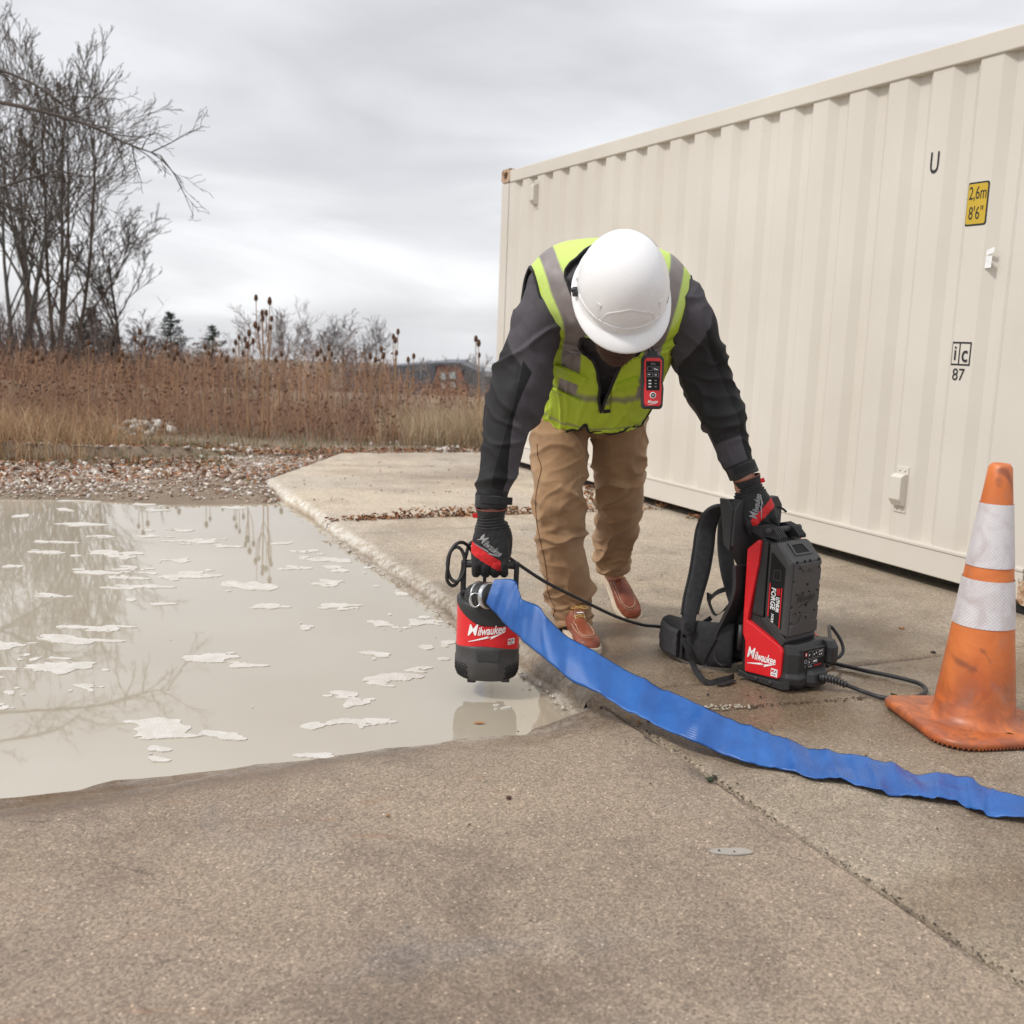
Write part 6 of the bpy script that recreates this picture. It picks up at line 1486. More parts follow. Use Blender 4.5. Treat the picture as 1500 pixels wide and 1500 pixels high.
# fallen leaves: bank, field edge, joint, pad
LV=np.array([(-1,0,0),(-.3,.45,.12),(.5,.38,.05),(1.1,0,.2),(.5,-.4,.1),(-.3,-.45,.0)]); LF=np.array([(0,1,5),(1,2,5),(2,4,5),(2,3,4)])
x=rng.uniform(-11,-.2,6000); y=np.array([pool_far(a) for a in x])+rng.beta(1.4,1.6,6000)*3.0+.02; ok=np.array([not(v>-.02 and u<J2+.06) for u,v in [toUV(q) for q in zip(x,y)]]); x,y=x[ok],y[ok]
P1=zpts(x,y,.018); s1=rng.uniform(.012,.034,len(x))
pl=[];sl_=[]
def leafline(a,b_,n,w,hmax,s0=.016):
    for _ in range(n):
        t_=random.random(); q=a.lerp(b_,t_)+Vector((random.gauss(0,w),random.gauss(0,w),0)); pl.append((q.x,q.y,random.uniform(.003,hmax*random.random()+.006))); sl_.append(random.uniform(.5,1.3)*s0)
cl=lambda u,v: UV(u,v,0)
for v0,v1,n_,h_ in ((.18,.45,120,.03),(.45,1.25,420,.07),(1.25,2.2,260,.05),(2.2,3.2,160,.05),(.0,.3,50,.02),(3.2,4.4,160,.06)): leafline(cl(J1+.005,v0),cl(J1+.005,v1),n_,.022,h_,.017)
for _ in range(160): q=UV(random.uniform(5.8,7.3),0); k_=(q-KO).dot(KU)-5.65; q=UV(5.65+k_,k_*.62-abs(random.gauss(.1,.15))); pl.append((q.x,q.y,.0)); sl_.append(random.uniform(.01,.03))
far=[]
for v_ in np.arange(-.1,5.6,.05):
    for _ in range(7): q=UV(J2+random.gauss(.06,.07),v_); pl.append((q.x,q.y,random.uniform(.0,.03))); sl_.append(random.uniform(.012,.03))
for _ in range(80): q=G(random.uniform(430,700),random.uniform(676,740)); pl.append((q.x,q.y,.007)); sl_.append(random.uniform(.005,.013))
for px,py,n_,w,h_ in ((970,741,90,.035,.13),(862,738,70,.05,.13),(1015,760,16,.05,.02),(775,752,20,.05,.03)):
    c_=G(px,py)
    for _ in range(n_): k=random.random(); pl.append((c_.x+random.gauss(0,w)*(1.2-k),c_.y+random.gauss(0,w)*(1.2-k),.01+k*h_)); sl_.append(random.uniform(.012,.028))
for _ in range(240): q=G(random.uniform(980,1480),random.uniform(760,900)); 
V,F,C=scatter(np.concatenate([P1,np.array(pl)]),np.concatenate([s1,np.array(sl_)]),pick(LEAVES,len(P1)+len(pl)),LV,LF,.75,.12); o=link('fallen_leaves',np_mesh('fallen_leaves',V,F,MATS['leaf_mix'],C)); tag(o,kind='stuff')
# small debris on the pad and apron
pts=[];ss=[];cc=[]
def deb(px,py,s,c,z=.003): q=G(px,py); pts.append((q.x,q.y,z)); ss.append(s); cc.append(c)
for _ in range(60): deb(random.uniform(740,1500),random.uniform(760,1250),random.uniform(.0015,.004),(.05,.035,.025))
for _ in range(260): q=KO.lerp(UV(-2.6,-.006),random.random()**1.1); pts.append((q.x+random.gauss(0,.005),q.y+random.gauss(0,.005),-.003)); ss.append(random.uniform(.001,.0045)); cc.append((.07,.06,.035))
for px,py,s,c in ((745,1170,.009,(.10,.04,.03)),(568,1196,.006,(.3,.14,.06)),(688,1209,.004,(.05,.03,.02)),(1040,1143,.012,(.03,.045,.02)),(1046,1139,.009,(.06,.05,.03)),(1300,1024,.016,(.03,.05,.02)),(1310,1020,.014,(.04,.06,.025)),(1292,1022,.012,(.06,.05,.03)),(1321,921,.012,(.4,.2,.08)),(1080,1149,.004,(.04,.03,.02)),(1268,1108,.006,(.2,.1,.05)),(1037,1018,.007,(.02,.02,.02)),(1114,1022,.007,(.04,.03,.02)),(1096,1020,.005,(.04,.03,.02)),(1367,956,.012,(.05,.04,.03)),(935,1059,.012,(.4,.17,.05)),(920,1052,.008,(.5,.25,.1)),(950,1056,.010,(.12,.08,.05))): deb(px,py,s,c)
for _ in range(45): q=G(random.uniform(1030,1098),1037+random.gauss(0,2.2)); pts.append((q.x,q.y,.004)); ss.append(random.uniform(.002,.008)); cc.append((.45,.40,.32))
for _ in range(60): 
    k=random.random(); q=G(1090+k*180,1036-k*14+random.gauss(0,1)); pts.append((q.x,q.y,.002)); ss.append(random.uniform(.003,.007)); cc.append((.10,.07,.045))
for _ in range(80): q=UV(random.uniform(-.02,3.4),-.06+random.gauss(0,.015)); pts.append((q.x,q.y,-.052)); ss.append(random.uniform(.004,.012)); cc.append((.6,.56,.5))
V,F,C=scatter(np.array(pts),np.array(ss),np.array(cc),OV,OF,.6); o=link('grit',np_mesh('grit',V,F,MATS['stone_mix'],C)); tag(o,kind='stuff')
# pale dried paint puddle at the lower edge
simple('dried_splash',(.33,.30,.265),.8,scale=90)
FO=[(85,935,60,7),(150,922,45,6),(20,944,30,5),(60,975,45,11),(125,972,30,8),(35,960,20,6),(125,1005,20,6),(10,1012,18,6),(5,1035,12,5),(245,1068,50,11),(240,1056,40,6),(300,1073,35,6),(345,1078,22,6),(235,1098,22,6),(230,1113,17,4),(305,963,36,6),(357,976,24,5),(510,1062,45,13),(460,1106,32,6),(504,1015,22,6),(520,1029,24,7),(541,996,24,7),(557,999,15,6),(589,989,30,6),(616,980,18,4),(556,961,19,6),(624,949,9,4),(653,940,16,6),(653,965,12,3),(451,917,16,4),(557,912,15,4),(584,919,20,4),(632,911,27,7),(499,885,20,4),(499,892,28,4),(400,887,20,4),(381,859,26,7),(485,856,22,5),(488,831,12,4),(501,836,10,3),(435,831,20,4),(459,819,30,3.4),(499,820,16,3),(448,808,18,3),(551,858,6,2),(572,900,7,3),(584,868,16,3),(544,831,12,2.6),(413,796,12,3),(533,839,6,2),(128,767,35,3.4),(88,793,30,2),(80,809,30,4),(149,785,20,2),(165,809,40,4),(187,815,22,3.4),(219,785,25,2),(250,775,25,2.6),(277,793,30,2.6),(307,793,20,3.4),(341,800,20,2.6),(261,821,20,3.4),(283,839,22,4.4),(251,845,25,5),(293,844,25,3.6),(176,845,40,6),(144,837,30,3.4),(197,833,25,3.4),(208,859,35,3.4),(171,861,25,2),(16,829,16,3.4),(80,873,22,3.4),(192,879,9,2.6),(235,884,16,2),(360,857,26,7),(387,888,18,3.4),(301,964,32,6),(27,755,15,2),(213,739,20,2),(293,737,25,2),(331,743,25,2),(240,747,20,2),(93,745,12,3),(112,733,25,2.4),(736,1037,11,4),(245,1010,2.5,1),(412,987,2,1),(368,1036,3,1),(250,937,3,1),(-60,990,50,8),(-80,930,40,5)]
def blob_sheet(name,items,z,mat,cell=.008,rag=1.,holes=()):
    pol=[]; rs_=random.Random(5); items=list(items)
    if rag>1: items+=[(px+rs_.uniform(-1.25,1.25)*rx,py+rs_.uniform(-1.2,1.2)*ry,rx*rs_.uniform(.25,.6),max(1.3,ry*rs_.uniform(.25,.55))) for px,py,rx,ry in items for _ in range(4) if rx>8]
    for k,(px,py,rx,ry) in enumerate(items):
        c_=G(px,py,z); ex=abs(G(px+rx,py,z).x-c_.x); dy1=G(px,py-ry,z).y-c_.y; ey=max(abs(dy1)*.8,.010); pol.append((c_.x,c_.y,ex,ey))
    V=[];F=[]; 
    # group overlapping ones: evaluate every blob's box on one shared lattice
    cells={}
    for (cx,cy,ex,ey) in pol:
        for i in range(int((cx-1.5*ex)/cell)-1,int((cx+1.5*ex)/cell)+2):
            for j in range(int((cy-1.5*ey)/cell)-1,int((cy+1.5*ey)/cell)+2): cells.setdefault((i,j),None)
    keys=np.array(list(cells)); X=keys[:,0]*cell; Y=keys[:,1]*cell; val=np.zeros(len(keys))
    nx=np.array([(-.9 if rag>1 and noise.noise(Vector((a*34,b_*42,2)))>.36 else 0)+noise.noise(Vector((a*7,b_*10,1)))*.9+noise.noise(Vector((a*19,b_*26,5)))*.7+noise.noise(Vector((a*50,b_*60,9)))*.4 for a,b_ in zip(X,Y)])
    for (cx,cy,ex,ey) in pol: val+=1.15*np.exp(-(((X-cx)/ex)**2+((Y-cy)/ey)**2)*1.1)
    val=val-.77+nx*.5*rag
    for (hx,hy,hr) in holes: q=G(hx,hy,z); val-=1.4*np.exp(-(((X-q.x)/hr)**2+((Y-q.y)/(hr*.8))**2))
    D={(int(a),int(b_)):v for (a,b_),v in zip(keys,val)}; vid={}
    def vert(key,p):
        if key not in vid: vid[key]=len(V); V.append(p)
        return vid[key]
    for (i,j),v00 in D.items():
        q=[(i,j),(i+1,j),(i+1,j+1),(i,j+1)]; 
        if any(c_ not in D for c_ in q): continue
        vs_=[D[c_] for c_ in q]
        if max(vs_)<=0: continue
        poly=[]
        for a in range(4):
            b_=(a+1)%4
            if vs_[a]>0: poly.append(vert(q[a],(q[a][0]*cell,q[a][1]*cell,z)))
            if (vs_[a]>0)!=(vs_[b_]>0):
                t_=vs_[a]/(vs_[a]-vs_[b_]); key=tuple(sorted((q[a],q[b_]))); poly.append(vert(key,((q[a][0]+(q[b_][0]-q[a][0])*t_)*cell,(q[a][1]+(q[b_][1]-q[a][1])*t_)*cell,z)))
        if len(poly)>2: F.append(poly)
    me=bpy.data.meshes.new(name); me.from_pydata(V,[],F); me.materials.append(mat)
    # skirt: a millimetre of thickness
    b=bmesh.new(); b.from_mesh(me); be=[e for e in b.edges if e.is_boundary]; r_=bmesh.ops.extrude_edge_only(b,edges=be)
    for v in r_['geom']:
        if isinstance(v,bmesh.types.BMVert): v.co.z-=.0025
    b.to_mesh(me); b.free(); return me
t=MT('foam'); n=t.vor(160); n2=t.noise(18,4,.6); t.set(t.ramp(n2,(.3,(.50,.47,.42)),(.7,(.62,.59,.55))),.75); t.bump(t.math('ADD',n,n2),.5,.004); MATS['foam']=t.m
o=link('foam',blob_sheet('foam',FO,WATER_Z+.0025,MATS['foam'],.008,1.15,[(505,1062,.035),(283,1072,.025)])); tag(o,kind='stuff')
o=link('dried_splash',blob_sheet('dried_splash',[(1085,1246,30,8),(1056,1247,22,6)],.0015,MATS['dried_splash'],.006,.5)); tag(o,'pale dried splash on the concrete beside the long joint at the lower edge','splash')
# floating leaf
def leaf(name,p,s,ang,mat,label,cat):
    b=MB(); M_=Matrix.Rotation(ang,3,'Z'); vs=[p+M_@Vector((x*s,y*s,z_*s)) for x,y,z_ in ((-1,0,.05),(-.5,.3,.1),(.2,.35,.08),(1,0,.12),(.2,-.35,.06),(-.5,-.28,.08),(0,0,.02))]
    b.add(vs,[(6,0,1),(6,1,2),(6,2,3),(6,3,4),(6,4,5),(6,5,0)],0,True); o=b.build(name,MATS[mat],fix=False); return tag(o,label,cat)
simple('orange_leaf',(.42,.17,.05),.6); simple('rust_leaf',(.22,.09,.05),.7)
leaf('floating_leaf',G(702,1059,WATER_Z+.004),.021,.15,'orange_leaf','small orange leaf floating on the puddle under the pump','leaf')
# ================================================================ DRY GRASS AND WEEDS
def ribbons(paths,widths,cols):
    """paths (n,k,3): thin three-sided stems; returns V,F,C"""
    n,k,_=paths.shape; a=rng.uniform(0,6.28,n); V=[]
    for j in range(3):
        off=np.stack([np.cos(a+j*2.094),np.sin(a+j*2.094),np.zeros(n)],1); V.append(paths+off[:,None,:]*widths[:,:,None])
    V=np.stack(V,2).reshape(-1,3); base=(np.arange(n)*k*3)[:,None,None]; F=[]
    for i in range(k-1):
        for j in range(3):
            j2=(j+1)%3; F.append([i*3+j,i*3+j2,(i+1)*3+j2,(i+1)*3+j])
    F=(np.array(F)[None]+base).reshape(-1,4); return V,F,np.repeat(cols,k*3,0)
def bundle(name,parts,mat):
    V=[];F=[];C=[];o=0
    for v,f,c in parts: V.append(v); F.append(f+o); C.append(c); o+=len(v)
    return link(name,np_mesh(name,np.concatenate(V),np.concatenate(F),mat,np.concatenate(C)))
def gz_arr(x,y): return np.array([ground_z(a,b_) for a,b_ in zip(x,y)])
def blades(x,y,h,w,pal,lean=.5,k=4):
    n=len(x); z=gz_arr(x,y); a=rng.uniform(0,6.28,n); l=rng.uniform(.1,lean,n)*h; t_=np.linspace(0,1,k)
    P=np.stack([x[:,None]+np.cos(a)[:,None]*l[:,None]*t_**2,y[:,None]+np.sin(a)[:,None]*l[:,None]*t_**2,z[:,None]-.01+h[:,None]*(t_-.18*(l/h)[:,None]*t_**3)],2)
    return ribbons(P,w[:,None]*(1.05-t_)[None,:],pick(pal,n))
# tawny grass at the left, pale grass by the pad's far corner
def area(n,pxr,pyr): 
    q=[G(random.uniform(*pxr),random.uniform(*pyr)) for _ in range(n)]; return np.array([v.x for v in q]),np.array([v.y for v in q])
STRAW=[(.50,.32,.17),(.56,.38,.22),(.42,.24,.13),(.60,.46,.29),(.36,.20,.11)]; RUST=[(.37,.21,.13),(.45,.27,.165),(.29,.16,.105),(.50,.34,.22),(.38,.23,.165)]
n=7500; x=rng.uniform(-6.4,-2.9,n); y=pool_far(-4.5)+1.25+rng.beta(1.3,1.8,n)*2.2+(x+4.5)*.12; ok=rng.uniform(size=n)<np.clip((-3.3-x)/1.2,.0,1); x,y=x[ok],y[ok]
g1_=blades(x,y,rng.uniform(.12,.40,len(x))*(.8+.7*np.array([noise.noise(Vector((a*1.3,b_*1.3,0)))+.5 for a,b_ in zip(x,y)])),rng.uniform(.0015,.004,len(x)),STRAW,1.1)
n=4200; x=rng.uniform(-1.5,.35,n); y=11.3+rng.beta(1.3,2,n)*2.0; m_=np.array([noise.noise(Vector((a*1.8,b_*1.5,7))) for a,b_ in zip(x,y)]); ok=m_>-.12; x,y,m_=x[ok],y[ok],m_[ok]
g2_=blades(x,y,rng.uniform(.25,.62,len(x))*(.7+.7*np.clip(m_,0,1)),rng.uniform(.002,.004,len(x)),[(.62,.50,.32),(.55,.41,.25),(.66,.56,.40)],.8)
n=9000; x=rng.uniform(-9,.8,n); y=np.array([pool_far(a) for a in x])+1.15+rng.beta(1.,1.6,n)*3.4; ok=np.array([not(v>-.05 and u<J2+.02) for u,v in [toUV(q) for q in zip(x,y)]]); x,y=x[ok],y[ok]
g3_=blades(x,y,rng.uniform(.04,.17,len(x)),rng.uniform(.002,.004,len(x)),[(.10,.13,.045),(.16,.16,.07),(.33,.22,.12),(.30,.18,.10)],.8,3)
o=bundle('dry_grass',[g1_,g2_],MATS['straw_mix']); tag(o,kind='stuff'); o=bundle('short_grass',[g3_],MATS['straw_mix']); tag(o,kind='stuff')
def weeds(n,y0,y1,hm,seed,wk=1.):
    y=y0+(y1-y0)*rng.beta(1.,1.5,n); x=(rng.uniform(-.52,.075,n))*y-.3; z=gz_arr(x,y); hn=np.array([noise.noise(Vector((a*.6,b_*.6,seed))) for a,b_ in zip(x,y)]); pxx=750+F_PX*x/y; hn2=np.array([noise.noise(Vector((a*.25,b_*.3,seed+9))) for a,b_ in zip(x,y)]); h=hm*(rng.uniform(.45,1.2,n)+.6*hn+.7*hn2)*np.where(pxx>480,np.clip(1-(pxx-480)/260,.5,1),1); kp=~((pxx>585)&(y<13.2)); x,y,z,h=x[kp],y[kp],z[kp],h[kp]; n=len(x); cn=np.array([noise.noise(Vector((a*.9,b_*.9,seed+4))) for a,b_ in zip(x,y)])
    le=rng.normal(0,.17,(n,2)); t_=np.linspace(0,1,5); b0=np.stack([x,y,z-.02],1)
    P=b0[:,None,:]+np.stack([le[:,0:1]*h[:,None]*t_**1.5,le[:,1:2]*h[:,None]*t_**1.5,h[:,None]*t_],2); P[:,1:,:2]+=rng.normal(0,.008,(n,4,2))
    col=pick(RUST,n,.2)*(1+.9*cn)[:,None]*np.array([1,.97,.93]); parts=[ribbons(P,(.0032*wk)*(1.15-t_)[None,:]*np.ones((n,1)),col)]; tips=[P[:,-1]]; tc=[col]
    for s in range(6):
        m=rng.uniform(size=n)<.85; f_=rng.uniform(.35,.92,n); idx=np.minimum((f_*4).astype(int),3); fr=f_*4-idx; st=P[np.arange(n),idx]*(1-fr)[:,None]+P[np.arange(n),idx+1]*fr[:,None]
        a=rng.uniform(0,6.28,n); L_=h*rng.uniform(.10,.30,n)*(1.2-f_*.6); t3=np.linspace(0,1,3); up=rng.uniform(.6,1.3,n)
        Q=st[:,None,:]+np.stack([np.cos(a)[:,None]*L_[:,None]*.55*t3,np.sin(a)[:,None]*L_[:,None]*.55*t3,(L_*up)[:,None]*t3**1.3],2); Q=Q[m]
        parts.append(ribbons(Q,(.0020*wk)*(1.1-.6*t3)[None,:]*np.ones((len(Q),1)),col[m])); tips.append(Q[:,-1]); tc.append(col[m])
    return parts,np.concatenate(tips),np.concatenate(tc)
pa,ta,ca_=weeds(2300,11.4,15.5,.66,3); pb2,tb,cb_=weeds(1900,14.5,26,.70,9,1.4)
n=9000; y=rng.uniform(11.2,15,n); x=rng.uniform(-.52,.06,n)*y-.3; g4_=blades(x,y,rng.uniform(.12,.5,n),rng.uniform(.0018,.004,n),RUST+[(.40,.28,.20),(.24,.15,.13)],.9)
o=bundle('dry_undergrowth',[g4_],MATS['straw_mix']); tag(o,kind='stuff')
o=bundle('dry_weeds',pa,MATS['straw_mix']); tag(o,kind='stuff'); o=bundle('dry_weeds',pb2,MATS['straw_mix']); tag(o,kind='stuff')
tips=np.concatenate([ta,tb]); sel=rng.uniform(size=len(tips))<.13; tp_=tips[sel]; SV=OV*np.array([.5,.5,1.])
V,F,C=scatter(tp_,rng.uniform(.010,.024,len(tp_)),pick([(.17,.085,.05),(.21,.11,.065),(.13,.07,.045)],len(tp_)),OV,OF,1.15,.15); o=link('seed_heads',np_mesh('seed_heads',V,F,MATS['straw_mix'],C)); tag(o,kind='stuff')
simple('teasel_stalk',(.30,.18,.10),.85); simple('teasel_head',(.12,.062,.035),.95,scale=160,bump=1.,bd=.01)
def teasel(px,pyt,pyb,Y,heads,label,lean=0):
    base=W(px,pyb,Y); base.z=ground_z(base.x,base.y); top=W(px+lean,pyt,Y); th_=thing('teasel',label,'teasel',base,group='tall teasels standing above the dry weeds')
    P=smoothpath([base,base.lerp(top,.5)+Vector((random.uniform(-.02,.02),0,0)),top],5); b=MB(); b.tube(P,lerp_list([.011,.008,.004],5),6)
    H=[(top,1.)]
    for (hx,hy) in heads:
        q=W(hx,hy,Y); k=P[int(len(P)*random.uniform(.5,.75))]; mid=k.lerp(q,.5)+Vector(((q.x-k.x)*.3,0,-.03)); b.tube(smoothpath([k,mid,q],4),.0042,5,cap=False); H.append((q,random.uniform(.7,1.)))
    b.build('stalk',MATS['teasel_stalk'],th_)
    for q,s in H:
        b=MB(); s*=random.uniform(.85,1.1); pr=[(.004,-.035),(.017,-.028),(.023,-.008),(.022,.012),(.016,.030),(.006,.040)]; b.lathe([(r_*s,z*s) for r_,z in pr],9,q+Vector((0,0,.03*s)))
        for k in range(9):
            a=k*.7; d=Vector((math.cos(a),math.sin(a),random.uniform(.6,1.6))).normalized(); o_=q+Vector((math.cos(a)*.012,math.sin(a)*.012,-.012)); w_=Vector((-math.sin(a),math.cos(a),0))*.0016; b.add([o_-w_,o_+w_,o_+d*.055*s],[(0,1,2)])
        b.build('seed_head',MATS['teasel_head'],th_)
teasel(385,470,655,11.3,[(375,440),(395,443),(396,483),(374,480),(379,484),(384,462)],'tallest teasel, many-headed, standing above the weeds behind the pad corner',0)
teasel(393,446,652,11.5,[(390,462),(398,470)],'slim teasel close beside the tallest many-headed one',2)
teasel(578,502,660,11.6,[(576,496),(583,489),(581,520)],'teasel with three heads between the small bare trees and the grey building',1)
teasel(700,507,640,11.8,[(697,500),(702,523)],'teasel at the container end, just left of the bent worker\'s sleeve',1)
TLAB=['teasel with three heads near the left edge, below the leaning forked tree','two-headed teasel right below the five-stemmed bare tree','three-headed teasel in front of the dark evergreen bush','three-headed teasel standing just left of the taller spruce','two-headed teasel in front of the taller spruce','three-headed teasel close right of the taller spruce','two-headed teasel just left of the smaller spruce','four-headed teasel left of the tallest teasel group','dense four-headed teasel immediately left of the tallest teasel','short two-headed teasel just right of the tallest teasel','two-headed teasel left of the broad round bare tree','three-headed teasel under the left side of the broad round bare tree','short two-headed teasel right of the broad round bare tree','two-headed teasel left of the three-headed one by the grey roof','two-headed teasel in front of the long grey roof','two-headed teasel right of the smaller spruce','two-headed teasel under the single-trunked bare tree']
for i,(px,pyt,hd) in enumerate([(55,520,[(62,528),(48,532)]),(100,525,[(92,531)]),(128,505,[(136,516),(122,520)]),(205,490,[(198,500),(212,505)]),(240,512,[(247,523)]),(262,520,[(255,528),(270,531)]),(300,512,[(306,520)]),(348,505,[(342,516),(356,520),(350,497)]),(365,492,[(359,500),(371,503),(362,510)]),(410,522,[(404,530)]),(465,522,[(470,517)]),(480,513,[(486,522),(476,528)]),(545,525,[(550,530)]),(558,515,[(562,524)]),(600,530,[(606,525)]),(330,530,[(325,522)]),(180,522,[(174,530)])]):
    teasel(px,pyt,random.uniform(645,655),random.uniform(11.4,13),hd,TLAB[i],random.uniform(-4,4))
# ================================================================ TREES
def tint_bark(me,col):
    n=len(me.vertices); a=me.color_attributes.new(name='tint',type='FLOAT_COLOR',domain='POINT'); c=np.ones((n,4),dtype=np.float32); c[:,:3]=col; a.data.foreach_set('color',c.ravel())
class TB:
    """collects tapering limbs quickly"""
    def __init__(s): s.p=[]; 
    def add(s,pts,rad,n): s.p.append((pts,rad,n))
    def mesh(s,name,col):
        b=MB()
        for pts,rad,n in s.p: b.tube(pts,rad,n,cap=False)
        me=bpy.data.meshes.new(name); me.from_pydata(b.v,[],b.f); me.materials.append(MATS['bark_mix']); me.polygons.foreach_set('use_smooth',b.s); tint_bark(me,col); return me
def rdir(d,ang):
    a=Vector((random.gauss(0,1),random.gauss(0,1),random.gauss(0,1))); a=(a-d*a.dot(d)).normalized(); return (d*math.cos(ang)+a*math.sin(ang)).normalized()
ANG=[16,42]
def grow_branch(tb,p,d,L_,r_,lv,maxlv,up,crook,twig,kids,shp=.5):
    n=5 if lv<2 else 3; pts=[p]; q=p; dd=d
    for k in range(n):
        dd=(dd+Vector((random.gauss(0,crook),random.gauss(0,crook),random.gauss(0,crook)+up*.12))).normalized(); q=q+dd*(L_/n); pts.append(q)
    tb[0 if lv==0 else 1].add(pts,[max(r_*(1-.72*k/n),twig) for k in range(n+1)],(8,6,4,3,3,3,3)[lv])
    if lv>=maxlv: return
    m=kids[lv]
    for k in range(m):
        t_=(.25+.75*(k+random.random())/m) if lv else (shp+(1-shp)*(k+random.random())/m); i=min(int(t_*n),n-1); s=pts[i].lerp(pts[i+1],t_*n-i); dl=(pts[i+1]-pts[i]).normalized()
        grow_branch(tb,s,rdir(dl,R(random.uniform(*ANG))),L_*random.uniform(.38,.62)*(1.15-.45*t_),max(r_*(1-.7*t_)*.55,twig),lv+1,maxlv,up,crook*1.15,twig,kids,shp)
def bare_tree(px,Y,pyt,label,stems=1,maxlv=4,kids=(7,6,5,4),r_=None,up=.6,crook=.10,twig=.010,col=(.10,.08,.07),fan=.1,group=None,name='bare_tree',shp=.35,pyb=530):
    base=W(px,pyb,Y); base.z=ground_z(base.x,base.y)-.05; top=W(px,pyt,Y); H=top.z-base.z; r_=r_ or H*.018
    root=thing(name,label,'tree',base,group=group); tb=(TB(),TB())
    for s in range(stems):
        f_=(s-(stems-1)/2)*fan; d=Vector((f_+random.gauss(0,.03),random.gauss(0,fan*.6),1)).normalized()
        grow_branch(tb,base+Vector((f_*r_*4,0,0)),d,H*random.uniform(.75,.86),r_*(1 if stems==1 else .75),0,maxlv,up,crook*.45,twig,kids,shp)
    link('trunk',tb[0].mesh('trunk',col),root); link('crown',tb[1].mesh('crown',tuple(v*1.1 for v in col)),root); return root
random.seed(21)
bare_tree(84,31,95,'tall bare tree with five fanning stems rising from one base at left',stems=5,maxlv=4,kids=(8,6,4,2),fan=.115,r_=.10,twig=.008,col=(.10,.075,.058),shp=.3,crook=.09)
bare_tree(22,29,140,'bare tree with a leaning forked trunk left of the five-stemmed tree',stems=2,kids=(7,5,4,2),fan=.30,r_=.10,twig=.008,col=(.09,.085,.075),shp=.25)
bare_tree(-22,26,100,'dark bare tree cut by the left edge behind the weeds',stems=2,kids=(7,5,4,2),fan=.2,r_=.11,twig=.008,col=(.075,.06,.053),shp=.25)
bare_tree(48,38,190,'slender bare tree standing behind the five-stemmed tree',stems=1,kids=(8,5,4,2),fan=.12,twig=.008,col=(.10,.082,.072),shp=.25)
ANG[:]=[26,52]
bare_tree(178,33,335,'single-trunked bare tree with an open oval crown right of the five-stemmed tree',stems=1,kids=(14,6,4,3),r_=.085,twig=.0075,col=(.085,.066,.056),shp=.36,up=.9,crook=.13)
bare_tree(136,36,400,'low bare tree leaning between the five-stemmed tree and the oval-crowned one',stems=1,kids=(7,4,3,2),fan=.5,twig=.008,col=(.12,.09,.075))
ANG[:]=[26,58]
bare_tree(206,42,480,'small round bushy bare tree just left of the taller spruce',stems=3,kids=(7,6,4,3),fan=.25,r_=.06,twig=.010,col=(.15,.12,.115),shp=.2)
bare_tree(402,48,468,'bare tree hazy behind the tallest teasel',stems=2,kids=(8,6,4,2),fan=.2,r_=.09,twig=.007,col=(.20,.17,.16),shp=.6)  # bark lightened for haze, as on the next few mid-distance trees
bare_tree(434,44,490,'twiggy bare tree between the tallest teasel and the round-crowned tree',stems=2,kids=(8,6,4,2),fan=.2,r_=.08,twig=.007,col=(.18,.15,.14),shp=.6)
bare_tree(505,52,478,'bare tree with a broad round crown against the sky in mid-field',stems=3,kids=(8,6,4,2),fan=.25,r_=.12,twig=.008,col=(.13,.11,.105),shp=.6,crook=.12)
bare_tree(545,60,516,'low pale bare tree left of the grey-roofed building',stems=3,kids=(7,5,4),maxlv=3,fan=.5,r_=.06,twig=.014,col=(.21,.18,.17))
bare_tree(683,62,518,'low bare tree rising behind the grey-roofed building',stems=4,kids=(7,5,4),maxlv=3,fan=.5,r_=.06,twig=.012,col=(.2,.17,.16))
ANG[:]=[22,50]
# near tree outside the left edge whose limbs reach into the picture
nb_=W(-420,560,14); nb_.z=ground_z(nb_.x,nb_.y); root=thing('bare_tree','near bare tree whose twiggy limbs hang in at the upper left corner','tree',nb_); t0,t1=TB(),TB()
trk=smoothpath([nb_,nb_+Vector((.1,0,1.6)),nb_+Vector((.0,.1,3.4)),nb_+Vector((.2,0,5.6)),nb_+Vector((.1,0,7.5))],4); t0.add(trk,lerp_list([.19,.16,.13,.08,.03],4),12)
for L_ in ([(-400,300,14),(-200,285,13.6),(-60,288,13.3),(40,262,13),(90,247,12.8)],[(-410,120,14),(-200,120,13.5),(0,150,13),(120,180,12.6),(180,208,12.4),(235,228,12.3)],[(-400,200,14),(-240,250,13.8),(-60,262,13.6),(30,315,13.4),(48,325,13.3)],[(-405,40,14),(-150,60,13.5),(20,110,13),(90,150,12.8)]):
    P=smoothpath([W(*q) for q in L_],4); rd=[.036-.032*(i/len(P)) for i in range(len(P))]; t1.add(P,rd,7)
    for i in range(int(len(P)*.45),len(P)):
        for _ in range(1+i%2): grow_branch((t1,t1),P[i],rdir((P[i]-P[i-1]).normalized(),R(random.uniform(25,60))),random.uniform(.3,.75),.008,2,4,-.2,.16,.0028,(0,0,4,3,0))
link('trunk',t0.mesh('trunk',(.08,.065,.055)),root); link('crown',t1.mesh('crown',(.085,.068,.058)),root)
